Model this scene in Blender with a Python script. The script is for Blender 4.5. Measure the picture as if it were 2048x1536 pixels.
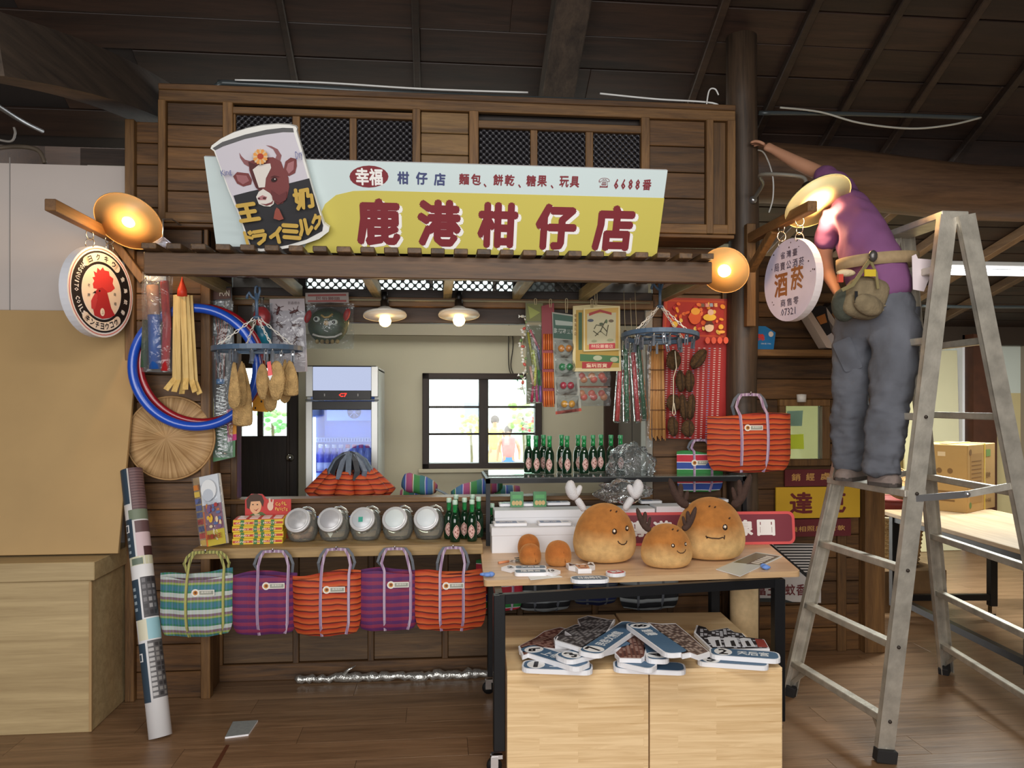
import bpy, bmesh, math, random
from mathutils import Vector, Matrix, Euler
random.seed(11)
SC = bpy.context.scene
COL = SC.collection
R = math.radians
PI = math.pi
for _o in list(bpy.data.objects):
    bpy.data.objects.remove(_o)

# ------------------------------------------------------------------ camera
# The shop front is parallel to the world X axis; the camera stands at the
# origin, 1.5 m up, turned 5.5 degrees to the right, held level.
FPX, CX, CY, EYE, YAW = 1540.0, 1024.0, 805.0, 1.5, R(5.5)
cam = bpy.data.cameras.new('camera')
cam.sensor_width = 36
cam.lens = 36 * FPX / 2048
cam.shift_y = (CY - 768) / 2048
cam.clip_start = 0.05
camo = bpy.data.objects.new('camera', cam)
camo.location = (0, 0, EYE)
camo.rotation_euler = (R(90), 0, -YAW)
COL.objects.link(camo)
SC.camera = camo

# ------------------------------------------------------------------ world, lights, exposure
SC.view_settings.view_transform = 'Standard'
SC.view_settings.look = 'None'
SC.view_settings.exposure = 0.0
SC.view_settings.gamma = 1
SC.view_settings.use_curve_mapping = False
w = bpy.data.worlds.new('world')
SC.world = w
w.use_nodes = True
w.node_tree.nodes['Background'].inputs[0].default_value = (0.93, 0.97, 1.0, 1)
w.node_tree.nodes['Background'].inputs[1].default_value = 7.0

def area(name, loc, target, sx, sy, power, col=(1, 1, 1), spread=180):
    l = bpy.data.lights.new(name, 'AREA')
    l.shape = 'RECTANGLE'; l.size = sx; l.size_y = sy
    l.energy = power; l.color = col; l.spread = R(spread)
    o = bpy.data.objects.new(name, l)
    o.location = loc
    o.rotation_euler = (Vector(target) - Vector(loc)).to_track_quat('-Z', 'Y').to_euler()
    COL.objects.link(o)
    return o

def point(name, loc, power, col, r=0.03):
    l = bpy.data.lights.new(name, 'POINT')
    l.energy = power; l.color = col; l.shadow_soft_size = r
    o = bpy.data.objects.new(name, l); o.location = loc
    COL.objects.link(o)
    return o

# added area lights: assumed daylight from behind the camera, assumed hall ceiling tubes
area('assumed_daylight_fill', (-0.6, -2.2, 2.0), (0.2, 4.0, 1.2), 5.0, 2.6, 265, (1.0, 0.97, 0.94))  # assumed source
area('assumed_overhead_fill', (0.9, 1.5, 2.9), (0.9, 2.6, 0.0), 2.4, 0.25, 36, (1.0, 0.97, 0.9))  # assumed tubes, added overhead without any fitting
area('side_room_tube_lamp', (3.9, 5.1, 2.30), (3.9, 5.4, 0.0), 1.3, 0.12, 120, (0.95, 1.0, 0.95))
area('back_room_fill', (0.35, 5.0, 2.72), (0.35, 5.2, 0.0), 1.6, 0.7, 14, (1.0, 0.98, 0.92))  # added fill light without any fixture, lifting the back room walls

# ------------------------------------------------------------------ picture geometry
_s, _c = math.sin(YAW), math.cos(YAW)
def ray(px, py):
    r = (px - CX) / FPX; u = (CY - py) / FPX
    return Vector((_s + r * _c, _c - r * _s, u))
CAMP = Vector((0, 0, EYE))
def W(px, py, d): return CAMP + ray(px, py) * d
def onY(px, py, Y): v = ray(px, py); return CAMP + v * (Y / v.y)
def onX(px, py, X): v = ray(px, py); return CAMP + v * (X / v.x)
def onZ(px, py, Z): v = ray(px, py); return CAMP + v * ((Z - EYE) / v.z)

class Fr:
    """a local frame: origin, and axes x (right), y (away), z (up the face)"""
    def __init__(s, O, rot=(0, 0, 0)):
        s.O = Vector(O)
        s.e = rot if isinstance(rot, Euler) else Euler(rot)
        s.R = s.e.to_matrix(); s.Ri = s.R.transposed()
    def uv(s, px, py, y=0.0):
        v = s.Ri @ ray(px, py); o = s.Ri @ (CAMP - s.O)
        p = o + v * ((y - o.y) / v.y)
        return p.x, p.z
    def xy(s, px, py, z=0.0):
        v = s.Ri @ ray(px, py); o = s.Ri @ (CAMP - s.O)
        p = o + v * ((z - o.z) / v.z)
        return p.x, p.y
    def loc(s, P): return s.Ri @ (Vector(P) - s.O)
    def poly(s, pts, y=0.0): return [s.uv(a, b, y) for a, b in pts]

# ------------------------------------------------------------------ materials
def lin(c):
    out = []
    for v in c[:3]:
        v /= 255.0
        out.append(v / 12.92 if v <= 0.04045 else ((v + 0.055) / 1.055) ** 2.4)
    return (*out, 1.0)

_M = {}
def _new(name):
    m = bpy.data.materials.new(name); m.use_nodes = True
    nt = m.node_tree
    return m, nt, nt.nodes['Principled BSDF']

def N(nt, t, **kw):
    n = nt.nodes.new(t)
    for k, v in kw.items():
        if k.startswith('i_'):
            n.inputs[k[2:].replace('_', ' ')].default_value = v
        else:
            setattr(n, k, v)
    return n

def flat(col, rough=0.6, metal=0.0, var=0.0, vs=8.0, bump=0.0, bs=60.0, spec=0.5, sheen=0.0, name=None, coat=0.0, emit=0.0):
    key = ('flat', tuple(col), rough, metal, var, vs, bump, bs, spec, sheen, coat, emit)
    if key in _M: return _M[key]
    m, nt, p = _new(name or 'mat')
    L = lin(col)
    p.inputs['Base Color'].default_value = L
    p.inputs['Roughness'].default_value = rough
    p.inputs['Metallic'].default_value = metal
    p.inputs['Specular IOR Level'].default_value = spec
    if sheen:
        p.inputs['Sheen Weight'].default_value = sheen
        p.inputs['Sheen Tint'].default_value = L
    if coat: p.inputs['Coat Weight'].default_value = coat
    if emit:
        p.inputs['Emission Color'].default_value = L
        p.inputs['Emission Strength'].default_value = emit
    tc = N(nt, 'ShaderNodeTexCoord')
    if var:
        no = N(nt, 'ShaderNodeTexNoise', i_Scale=vs, i_Detail=4.0)
        nt.links.new(tc.outputs['Object'], no.inputs['Vector'])
        rp = N(nt, 'ShaderNodeValToRGB')
        rp.color_ramp.elements[0].position = 0.3; rp.color_ramp.elements[1].position = 0.7
        rp.color_ramp.elements[0].color = tuple(max(0, x * (1 - var)) for x in L[:3]) + (1,)
        rp.color_ramp.elements[1].color = tuple(min(1, x * (1 + var)) for x in L[:3]) + (1,)
        nt.links.new(no.outputs['Fac'], rp.inputs['Fac'])
        nt.links.new(rp.outputs['Color'], p.inputs['Base Color'])
    if bump:
        nb = N(nt, 'ShaderNodeTexNoise', i_Scale=bs, i_Detail=3.0)
        nt.links.new(tc.outputs['Object'], nb.inputs['Vector'])
        b = N(nt, 'ShaderNodeBump', i_Strength=bump, i_Distance=0.01)
        nt.links.new(nb.outputs['Fac'], b.inputs['Height'])
        nt.links.new(b.outputs['Normal'], p.inputs['Normal'])
    _M[key] = m
    return m

def wood(dark, light, axis='X', scale=1.0, rough=0.55, rnd=0.35, stretch=14.0, mid=None, name='wood', knots=0.5, bump=0.12):
    """grain runs along `axis` of the object; each object differs"""
    key = ('wood', tuple(dark), tuple(light), axis, scale, rough, rnd, stretch)
    if key in _M: return _M[key]
    m, nt, p = _new(name)
    tc = N(nt, 'ShaderNodeTexCoord'); oi = N(nt, 'ShaderNodeObjectInfo')
    mp = N(nt, 'ShaderNodeMapping')
    sc = {'X': (1, stretch, stretch), 'Y': (stretch, 1, stretch), 'Z': (stretch, stretch, 1)}[axis]
    mp.inputs['Scale'].default_value = tuple(q * scale for q in sc)
    mul = N(nt, 'ShaderNodeMath', operation='MULTIPLY'); mul.inputs[1].default_value = 57.0
    nt.links.new(oi.outputs['Random'], mul.inputs[0])
    add = N(nt, 'ShaderNodeVectorMath', operation='ADD')
    nt.links.new(tc.outputs['Object'], add.inputs[0]); nt.links.new(mul.outputs[0], add.inputs[1])
    nt.links.new(add.outputs[0], mp.inputs['Vector'])
    n1 = N(nt, 'ShaderNodeTexNoise', i_Scale=1.6, i_Detail=6.0, i_Roughness=0.62, i_Distortion=0.8)
    n2 = N(nt, 'ShaderNodeTexNoise', i_Scale=9.0, i_Detail=3.0, i_Roughness=0.6)
    nt.links.new(mp.outputs[0], n1.inputs['Vector']); nt.links.new(mp.outputs[0], n2.inputs['Vector'])
    mx = N(nt, 'ShaderNodeMath', operation='MULTIPLY_ADD'); mx.inputs[1].default_value = 0.35
    nt.links.new(n2.outputs['Fac'], mx.inputs[0]); nt.links.new(n1.outputs['Fac'], mx.inputs[2])
    rp = N(nt, 'ShaderNodeValToRGB')
    rp.color_ramp.elements[0].position = 0.45; rp.color_ramp.elements[1].position = 0.92
    rp.color_ramp.elements[0].color = lin(dark); rp.color_ramp.elements[1].color = lin(light)
    nt.links.new(mx.outputs[0], rp.inputs['Fac'])
    hv = N(nt, 'ShaderNodeHueSaturation')
    mr = N(nt, 'ShaderNodeMapRange'); mr.inputs['To Min'].default_value = 1 - rnd; mr.inputs['To Max'].default_value = 1 + rnd
    nt.links.new(oi.outputs['Random'], mr.inputs['Value']); nt.links.new(mr.outputs[0], hv.inputs['Value'])
    nt.links.new(rp.outputs['Color'], hv.inputs['Color'])
    nt.links.new(hv.outputs[0], p.inputs['Base Color'])
    p.inputs['Roughness'].default_value = rough
    b = N(nt, 'ShaderNodeBump', i_Strength=bump, i_Distance=0.01)
    nt.links.new(mx.outputs[0], b.inputs['Height']); nt.links.new(b.outputs['Normal'], p.inputs['Normal'])
    _M[key] = m
    return m

def stripes(bands, period, axis='Z', wob=0.0, cross=None, cperiod=0.1, rough=0.75, weave=True, soft=False, name='striped_fabric'):
    """woven stripes: bands = [(pos, rgb)...] over one period; cross = second set mixed in along X"""
    key = ('str', str(bands), period, axis, wob, str(cross), cperiod, soft)
    if key in _M: return _M[key]
    m, nt, p = _new(name)
    tc = N(nt, 'ShaderNodeTexCoord')
    sp = N(nt, 'ShaderNodeSeparateXYZ'); nt.links.new(tc.outputs['Object'], sp.inputs[0])
    nz = N(nt, 'ShaderNodeTexNoise', i_Scale=7.0, i_Detail=2.0); nt.links.new(tc.outputs['Object'], nz.inputs['Vector'])
    def band(ax, bs, per, wb):
        a = N(nt, 'ShaderNodeMath', operation='MULTIPLY_ADD'); a.inputs[1].default_value = wb
        nt.links.new(nz.outputs['Fac'], a.inputs[0]); nt.links.new(sp.outputs[ax], a.inputs[2])
        d = N(nt, 'ShaderNodeMath', operation='DIVIDE'); d.inputs[1].default_value = per
        nt.links.new(a.outputs[0], d.inputs[0])
        f = N(nt, 'ShaderNodeMath', operation='FRACT'); nt.links.new(d.outputs[0], f.inputs[0])
        rp = N(nt, 'ShaderNodeValToRGB')
        rp.color_ramp.interpolation = 'LINEAR' if soft else 'CONSTANT'
        els = rp.color_ramp.elements
        els[0].position = bs[0][0]; els[0].color = lin(bs[0][1])
        els[1].position = bs[1][0]; els[1].color = lin(bs[1][1])
        for po, co in bs[2:]:
            e = els.new(po); e.color = lin(co)
        nt.links.new(f.outputs[0], rp.inputs['Fac'])
        return rp
    r1 = band(axis, bands, period, wob)
    out = r1.outputs['Color']
    if cross:
        r2 = band('X', cross, cperiod, 0.0)
        mx = N(nt, 'ShaderNodeMix', data_type='RGBA'); mx.inputs['Factor'].default_value = 0.45
        nt.links.new(out, mx.inputs[6]); nt.links.new(r2.outputs['Color'], mx.inputs[7])
        out = mx.outputs[2]
    nt.links.new(out, p.inputs['Base Color'])
    p.inputs['Roughness'].default_value = rough
    wv = N(nt, 'ShaderNodeTexNoise', i_Scale=260.0); nt.links.new(tc.outputs['Object'], wv.inputs['Vector'])
    b = N(nt, 'ShaderNodeBump', i_Strength=0.25, i_Distance=0.004)
    nt.links.new(wv.outputs['Fac'], b.inputs['Height']); nt.links.new(b.outputs['Normal'], p.inputs['Normal'])
    _M[key] = m
    return m

def glass(col=(235, 240, 240), alpha=0.12, rough=0.05, name='clear_glass', bump=0.0, bs=30.0):
    """thin clear sheet: mostly see-through with glossy highlights"""
    key = ('glass', tuple(col), alpha, rough, bump, bs)
    if key in _M: return _M[key]
    m, nt, p = _new(name)
    nt.nodes.remove(p)
    out = nt.nodes['Material Output']
    tr = N(nt, 'ShaderNodeBsdfTransparent'); tr.inputs[0].default_value = lin(col)
    gl = N(nt, 'ShaderNodeBsdfGlossy'); gl.inputs['Roughness'].default_value = rough; gl.inputs[0].default_value = (1, 1, 1, 1)
    df = N(nt, 'ShaderNodeBsdfDiffuse'); df.inputs[0].default_value = lin(col)
    fr = N(nt, 'ShaderNodeFresnel', i_IOR=1.45)
    m1 = N(nt, 'ShaderNodeMixShader'); m1.inputs[0].default_value = alpha
    nt.links.new(tr.outputs[0], m1.inputs[1]); nt.links.new(df.outputs[0], m1.inputs[2])
    m2 = N(nt, 'ShaderNodeMixShader')
    nt.links.new(fr.outputs[0], m2.inputs[0]); nt.links.new(m1.outputs[0], m2.inputs[1]); nt.links.new(gl.outputs[0], m2.inputs[2])
    if bump:
        tc = N(nt, 'ShaderNodeTexCoord')
        nz = N(nt, 'ShaderNodeTexNoise', i_Scale=bs, i_Detail=2.0, i_Distortion=1.0); nt.links.new(tc.outputs['Object'], nz.inputs['Vector'])
        b = N(nt, 'ShaderNodeBump', i_Strength=bump, i_Distance=0.02)
        nt.links.new(nz.outputs['Fac'], b.inputs['Height'])
        nt.links.new(b.outputs[0], fr.inputs['Normal']); nt.links.new(b.outputs[0], gl.inputs['Normal'])
    nt.links.new(m2.outputs[0], out.inputs['Surface'])
    _M[key] = m
    return m

def figured_glass(dens, dark, light, name='figured_glass', scale=26.0, rough=0.25):
    """pressed diamond-pattern glass: ridges let less light through"""
    key = ('fig', dens, tuple(dark), tuple(light), scale)
    if key in _M: return _M[key]
    m, nt, p = _new(name)
    out = nt.nodes['Material Output']
    tc = N(nt, 'ShaderNodeTexCoord')
    mp = N(nt, 'ShaderNodeMapping'); mp.inputs['Rotation'].default_value = (0, R(45), 0)
    nt.links.new(tc.outputs['Object'], mp.inputs['Vector'])
    sp = N(nt, 'ShaderNodeSeparateXYZ'); nt.links.new(mp.outputs[0], sp.inputs[0])
    def tri(ax):
        a = N(nt, 'ShaderNodeMath', operation='MULTIPLY'); a.inputs[1].default_value = scale
        nt.links.new(sp.outputs[ax], a.inputs[0])
        b = N(nt, 'ShaderNodeMath', operation='PINGPONG'); b.inputs[1].default_value = 1.0
        nt.links.new(a.outputs[0], b.inputs[0]); return b
    a, b = tri('X'), tri('Z')
    mn = N(nt, 'ShaderNodeMath', operation='MINIMUM'); nt.links.new(a.outputs[0], mn.inputs[0]); nt.links.new(b.outputs[0], mn.inputs[1])
    mul = N(nt, 'ShaderNodeMath', operation='MULTIPLY'); nt.links.new(a.outputs[0], mul.inputs[0]); nt.links.new(b.outputs[0], mul.inputs[1])
    rp = N(nt, 'ShaderNodeValToRGB'); rp.color_ramp.elements[0].position = 0.12; rp.color_ramp.elements[1].position = 0.3
    rp.color_ramp.elements[0].color = lin(dark); rp.color_ramp.elements[1].color = lin(light)
    nt.links.new(mul.outputs[0], rp.inputs['Fac'])
    nt.links.new(rp.outputs['Color'], p.inputs['Base Color'])
    p.inputs['Roughness'].default_value = rough
    bp = N(nt, 'ShaderNodeBump', i_Strength=0.9, i_Distance=0.01); nt.links.new(mul.outputs[0], bp.inputs['Height'])
    nt.links.new(bp.outputs[0], p.inputs['Normal'])
    tr = N(nt, 'ShaderNodeBsdfTransparent')
    mx = N(nt, 'ShaderNodeMixShader')
    md = N(nt, 'ShaderNodeMapRange'); md.inputs['From Min'].default_value = 0.10; md.inputs['From Max'].default_value = 0.28
    md.inputs['To Min'].default_value = 0.05; md.inputs['To Max'].default_value = dens
    nt.links.new(mul.outputs[0], md.inputs['Value'])
    nt.links.new(md.outputs[0], mx.inputs[0])
    nt.links.new(p.outputs[0], mx.inputs[1]); nt.links.new(tr.outputs[0], mx.inputs[2])
    nt.links.new(mx.outputs[0], out.inputs['Surface'])
    _M[key] = m
    return m

def emis(col, strength, name='glow'):
    key = ('em', tuple(col), strength)
    if key in _M: return _M[key]
    m, nt, p = _new(name); nt.nodes.remove(p)
    e = N(nt, 'ShaderNodeEmission'); e.inputs[0].default_value = lin(col); e.inputs[1].default_value = strength
    nt.links.new(e.outputs[0], nt.nodes['Material Output'].inputs['Surface'])
    _M[key] = m
    return m

# ------------------------------------------------------------------ mesh builder
class MB:
    def __init__(s):
        s.v = []; s.f = []; s.m = []; s.sm = []; s.mats = []
    def mi(s, m):
        if m not in s.mats: s.mats.append(m)
        return s.mats.index(m)
    def add(s, vs, fs, m, smooth=False, M=None):
        o = len(s.v); k = s.mi(m)
        for v in vs:
            v = Vector(v)
            s.v.append(M @ v if M else v)
        for f in fs:
            s.f.append([o + i for i in f]); s.m.append(k); s.sm.append(smooth)
        return s
    def box(s, c, d, m, M=None, ch=0.0):
        """centre, size; ch = chamfer"""
        x, y, z = [q / 2 for q in d]
        if ch <= 0:
            vs = [(c[0] + a * x, c[1] + b * y, c[2] + e * z) for a in (-1, 1) for b in (-1, 1) for e in (-1, 1)]
            fs = [(0, 1, 3, 2), (4, 6, 7, 5), (0, 4, 5, 1), (2, 3, 7, 6), (0, 2, 6, 4), (1, 5, 7, 3)]
            return s.add(vs, fs, m, False, M)
        bm = bmesh.new(); bmesh.ops.create_cube(bm, size=1)
        bmesh.ops.scale(bm, vec=d, verts=bm.verts)
        bmesh.ops.bevel(bm, geom=bm.edges[:], offset=ch, segments=1, affect='EDGES')
        bm.verts.index_update()
        s.add([v.co + Vector(c) for v in bm.verts], [[v.index for v in f.verts] for f in bm.faces], m, False, M)
        bm.free(); return s
    def bar(s, p0, p1, w, h, m, up=(0, 0, 1), ch=0.0):
        p0, p1 = Vector(p0), Vector(p1); a = (p1 - p0); L = a.length; a.normalize()
        u = Vector(up); b = a.cross(u)
        if b.length < 1e-5: b = a.cross(Vector((0, 1, 0)))
        b.normalize(); n = b.cross(a)
        M = Matrix((a, b, n)).transposed().to_4x4(); M.translation = (p0 + p1) / 2
        return s.box((0, 0, 0), (L, w, h), m, M, ch)
    def tube(s, pts, r, m, n=8, closed=False, caps=True, flatk=None, up=None):
        """flatk=(w,t): ribbon section instead of round"""
        pts = [Vector(p) for p in pts]; k = len(pts)
        rs = r if isinstance(r, (list, tuple)) else [r] * k
        vs = []; ref = None
        for i in range(k):
            if closed: t = pts[(i + 1) % k] - pts[i - 1]
            else: t = pts[min(i + 1, k - 1)] - pts[max(i - 1, 0)]
            t.normalize()
            if ref is None:
                ref = Vector(up) if up else (Vector((0, 0, 1)) if abs(t.z) < 0.9 else Vector((0, 1, 0)))
            b = t.cross(ref)
            if b.length < 1e-6: b = t.orthogonal()
            b.normalize(); nn = b.cross(t)
            ref = Vector(up) if up else nn
            if flatk:
                w_, t_ = flatk
                for q in ((-1, -1), (1, -1), (1, 1), (-1, 1)):
                    vs.append(pts[i] + b * (q[0] * w_ / 2) + nn * (q[1] * t_ / 2))
            else:
                for j in range(n):
                    an = 2 * PI * j / n
                    vs.append(pts[i] + (b * math.cos(an) + nn * math.sin(an)) * rs[i])
        if flatk: n = 4
        fs = []
        for i in range(k if closed else k - 1):
            i2 = (i + 1) % k
            for j in range(n):
                fs.append((i * n + j, i * n + (j + 1) % n, i2 * n + (j + 1) % n, i2 * n + j))
        if caps and not closed:
            fs.append(tuple(range(n - 1, -1, -1))); fs.append(tuple((k - 1) * n + j for j in range(n)))
        return s.add(vs, fs, m, not flatk)
    def lathe(s, prof, m, n=24, M=None, sx=1.0, sy=1.0, smooth=True):
        vs = []; fs = []; k = len(prof)
        for r, z in prof:
            for j in range(n):
                a = 2 * PI * j / n
                vs.append((r * math.cos(a) * sx, r * math.sin(a) * sy, z))
        for i in range(k - 1):
            for j in range(n):
                fs.append((i * n + j, i * n + (j + 1) % n, (i + 1) * n + (j + 1) % n, (i + 1) * n + j))
        if prof[0][0] > 1e-6: fs.append(tuple(range(n - 1, -1, -1)))
        if prof[-1][0] > 1e-6: fs.append(tuple((k - 1) * n + j for j in range(n)))
        return s.add(vs, fs, m, smooth, M)
    def prism(s, poly, y0, y1, m, M=None, side=None):
        """polygon in x,z; extruded from y0 (front) to y1; side material optional"""
        k = len(poly)
        ar = sum(poly[i][0] * poly[(i + 1) % k][1] - poly[(i + 1) % k][0] * poly[i][1] for i in range(k))
        if ar < 0: poly = poly[::-1]
        vs = [(x, y0, z) for x, z in poly] + [(x, y1, z) for x, z in poly]
        s.add(vs, [tuple(range(k)), tuple(range(2 * k - 1, k - 1, -1))], m, False, M)
        s.add(vs, [(i, i + k, (i + 1) % k + k, (i + 1) % k) for i in range(k)], side or m, False, M)
        return s
    def plate(s, poly, z0, z1, m, M=None, side=None):
        """polygon in x,y; extruded z0..z1"""
        k = len(poly)
        ar = sum(poly[i][0] * poly[(i + 1) % k][1] - poly[(i + 1) % k][0] * poly[i][1] for i in range(k))
        if ar < 0: poly = poly[::-1]
        vs = [(x, y, z0) for x, y in poly] + [(x, y, z1) for x, y in poly]
        s.add(vs, [tuple(range(k - 1, -1, -1)), tuple(range(k, 2 * k))], m, False, M)
        s.add(vs, [(i, (i + 1) % k, (i + 1) % k + k, i + k) for i in range(k)], side or m, False, M)
        return s
    def grid(s, fn, nu, nv, m, smooth=True, cu=False, cv=False):
        vs = [fn(i / nu, j / nv) for i in range(nu + 1) for j in range(nv + 1)]
        fs = [(i * (nv + 1) + j, (i + 1) * (nv + 1) + j, (i + 1) * (nv + 1) + j + 1, i * (nv + 1) + j + 1) for i in range(nu) for j in range(nv)]
        return s.add(vs, fs, m, smooth)
    def ball(s, c, r, m, nu=14, nv=9, M=None):
        if not isinstance(r, (list, tuple)): r = (r, r, r)
        prof = []
        for i in range(nv + 1):
            a = -PI / 2 + PI * i / nv
            prof.append((max(1e-7, math.cos(a)), math.sin(a)))
        T = Matrix.Translation(Vector(c)) @ Matrix.Diagonal((*r, 1))
        return s.lathe(prof, m, nu, (M @ T) if M else T)
    def text(s, body, x0, z0, x1, z1, m, y=0.0, off=0.02, M=None, rot=0.0, flatm=False, keep=False):
        """lettering fitted into the rectangle x0..x1, z0..z1, facing -y (flatm: lying, facing +z, rect in x,y)"""
        c = bpy.data.curves.new('t', 'FONT'); c.body = body; c.resolution_u = 1
        o = bpy.data.objects.new('t', c)
        me = bpy.data.meshes.new_from_object(o)
        vs0 = [v.co.copy() for v in me.vertices]
        if not vs0: return s
        # heavier strokes: the same glyph laid again a little to each side
        sh = [(0, 0)]
        if off > 0: sh += [(off, 0), (-off, 0), (0, off), (0, -off)]
        if off > .024: sh += [(off * .7, off * .7), (-off * .7, off * .7), (off * .7, -off * .7), (-off * .7, -off * .7)]
        vs = [v + Vector((q[0], q[1], 0)) for q in sh for v in vs0]
        pol = [list(p.vertices) for p in me.polygons]
        fcs = [[i + k * len(vs0) for i in p] for k in range(len(sh)) for p in pol]
        yo = [k * 1.5e-5 for k in range(len(sh)) for v in vs0]
        if rot:
            Rm = Matrix.Rotation(rot, 3, 'Z'); vs = [Rm @ v for v in vs]
        ax = min(v.x for v in vs); bx = max(v.x for v in vs); az = min(v.y for v in vs); bz = max(v.y for v in vs)
        kx = (x1 - x0) / max(1e-6, bx - ax); kz = (z1 - z0) / max(1e-6, bz - az)
        if keep: kx = kz = min(kx, kz)
        ox = (x0 + x1) / 2; oz = (z0 + z1) / 2; mx_, mz_ = (ax + bx) / 2, (az + bz) / 2
        if flatm: out = [(ox + (v.x - mx_) * kx, oz + (v.y - mz_) * kz, y + q) for v, q in zip(vs, yo)]
        else: out = [(ox + (v.x - mx_) * kx, y - q, oz + (v.y - mz_) * kz) for v, q in zip(vs, yo)]
        s.add(out, fcs, m, False, M)
        bpy.data.objects.remove(o); bpy.data.curves.remove(c); bpy.data.meshes.remove(me)
        return s
    def mesh(s, name):
        me = bpy.data.meshes.new(name)
        me.from_pydata([tuple(v) for v in s.v], [], s.f)
        for m in s.mats: me.materials.append(m)
        me.polygons.foreach_set('material_index', s.m)
        me.polygons.foreach_set('use_smooth', s.sm)
        me.update()
        return me
    def build(s, name, parent=None, loc=None, rot=None):
        return put(name, s.mesh(name), parent, loc, rot)

def put(name, me, parent=None, loc=None, rot=None):
    o = bpy.data.objects.new(name, me)
    COL.objects.link(o)
    if parent is not None: o.parent = parent
    if loc is not None: o.location = loc
    if rot is not None: o.rotation_euler = rot
    return o

def tag(o, label, cat, group=None, kind=None):
    o['label'] = label; o['category'] = cat
    if group: o['group'] = group
    if kind: o['kind'] = kind
    return o

def thing(name, label, cat, fr=None, group=None, loc=None, rot=None):
    o = bpy.data.objects.new(name, None)
    o.empty_display_size = 0.05
    COL.objects.link(o)
    if fr is not None: o.location = fr.O; o.rotation_euler = fr.e
    if loc is not None: o.location = loc
    if rot is not None: o.rotation_euler = rot
    return tag(o, label, cat, group)

def struct(name, mb=None, label=None):
    o = bpy.data.objects.new(name, mb.mesh(name) if mb else None)
    COL.objects.link(o); o['kind'] = 'structure'
    if label: o['label'] = label
    return o

def dup(o, loc, rot=None, label=None):
    c_ = o.copy(); COL.objects.link(c_); c_.location = loc
    if rot is not None: c_.rotation_euler = rot
    if label: c_['label'] = label
    def kids(a, b):
        for ch in list(a.children):
            if ch is b: continue
            d = ch.copy(); COL.objects.link(d); d.parent = b; kids(ch, d)
    kids(o, c_)
    return c_

def smooth_mod(o, lv=1):
    m = o.modifiers.new('s', 'SUBSURF'); m.levels = lv; m.render_levels = lv
    return o
def bevel_mod(o, w_=0.003, seg=2):
    m = o.modifiers.new('b', 'BEVEL'); m.width = w_; m.segments = seg; m.limit_method = 'ANGLE'
    return o

def arcpts(cx, cz, rx, rz, a0, a1, n):
    return [(cx + rx * math.cos(R(a0 + (a1 - a0) * i / n)), cz + rz * math.sin(R(a0 + (a1 - a0) * i / n))) for i in range(n + 1)]
def ellipse(cx, cz, rx, rz, n=24): return arcpts(cx, cz, rx, rz, 0, 360, n)[:-1]
def rrect(x0, z0, x1, z1, r, n=4):
    p = []
    for (cx, cz, a) in ((x1 - r, z1 - r, 0), (x0 + r, z1 - r, 90), (x0 + r, z0 + r, 180), (x1 - r, z0 + r, 270)):
        p += arcpts(cx, cz, r, r, a, a + 90, n)
    return p
def rect(x0, z0, x1, z1): return [(x0, z0), (x1, z0), (x1, z1), (x0, z1)]

def skin(name, nodes, edges, mat, parent=None, root=0, sub=2, mat_fn=None):
    """one continuous surface grown over a jointed skeleton; nodes = [(pos, rx, ry)]"""
    me = bpy.data.meshes.new(name)
    me.from_pydata([tuple(n[0]) for n in nodes], edges, [])
    o = put(name, me, parent)
    sk = o.modifiers.new('skin', 'SKIN'); sk.use_smooth_shade = True
    for i, n in enumerate(nodes):
        d = me.skin_vertices[0].data[i]
        d.radius = (n[1], n[2] if len(n) > 2 else n[1]); d.use_root = (i == root)
    sb = o.modifiers.new('s', 'SUBSURF'); sb.levels = sub; sb.render_levels = sub
    me.materials.append(mat)
    return o
# ------------------------------------------------------------------ shared materials
DKW = wood((54, 34, 16), (116, 80, 42), 'X', 1.0, name='stained_board')
DKWz = wood((56, 36, 18), (116, 82, 44), 'Z', 1.0, name='stained_upright')
DKWy = wood((52, 36, 22), (108, 80, 50), 'Y', 1.0, name='stained_rafter')
FRW = wood((78, 52, 26), (132, 96, 54), 'X', 1.2, rnd=0.2, name='frame_rail_wood')
FRWz = wood((78, 52, 26), (132, 96, 54), 'Z', 1.2, rnd=0.2, name='frame_stile_wood')
GRNW = wood((124, 114, 80), (176, 164, 122), 'Y', 1.2, rnd=0.2, name='treated_rafter')
DARKF = wood((30, 20, 14), (56, 40, 29), 'X', 1.0, name='dark_frame')
DARKFz = wood((30, 20, 14), (56, 40, 29), 'Z', 1.0, name='dark_frame_upright')
CEILW = wood((24, 16, 12), (56, 37, 27), 'X', 0.7, rnd=0.3, name='ceiling_board')
BEAMW = wood((44, 36, 30), (84, 70, 58), 'Y', 0.6, rough=.85, rnd=0.2, name='old_beam')
BEAMX = wood((56, 39, 27), (106, 78, 55), 'X', 0.6, rnd=0.2, name='old_log')
LOGW = wood((44, 33, 25), (92, 72, 54), 'Z', 0.8, rnd=0.2, name='log_post')
FLW = wood((104, 78, 54), (150, 118, 88), 'X', 1.0, rough=0.36, rnd=0.07, name='floor_board')
PLY = wood((160, 138, 100), (192, 170, 128), 'X', 0.7, rough=0.5, rnd=0.06, stretch=22, name='pale_plywood', bump=0.04)
MDF = flat((180, 149, 102), 0.75, var=0.07, vs=2.5, name='fibreboard')
WALLW = flat((200, 190, 184), 0.85, var=0.03, vs=3, name='white_panel')
PLAST = flat((196, 190, 166), 0.9, var=0.04, vs=2, name='plaster')
WHITE = flat((236, 236, 238), 0.55, name='white')
BLACK = flat((18, 18, 20), 0.45, name='black')
BLKMET = flat((22, 23, 26), 0.4, 0.3, name='black_steel')
STEEL = flat((190, 190, 192), 0.3, 0.9, name='steel')
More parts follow.
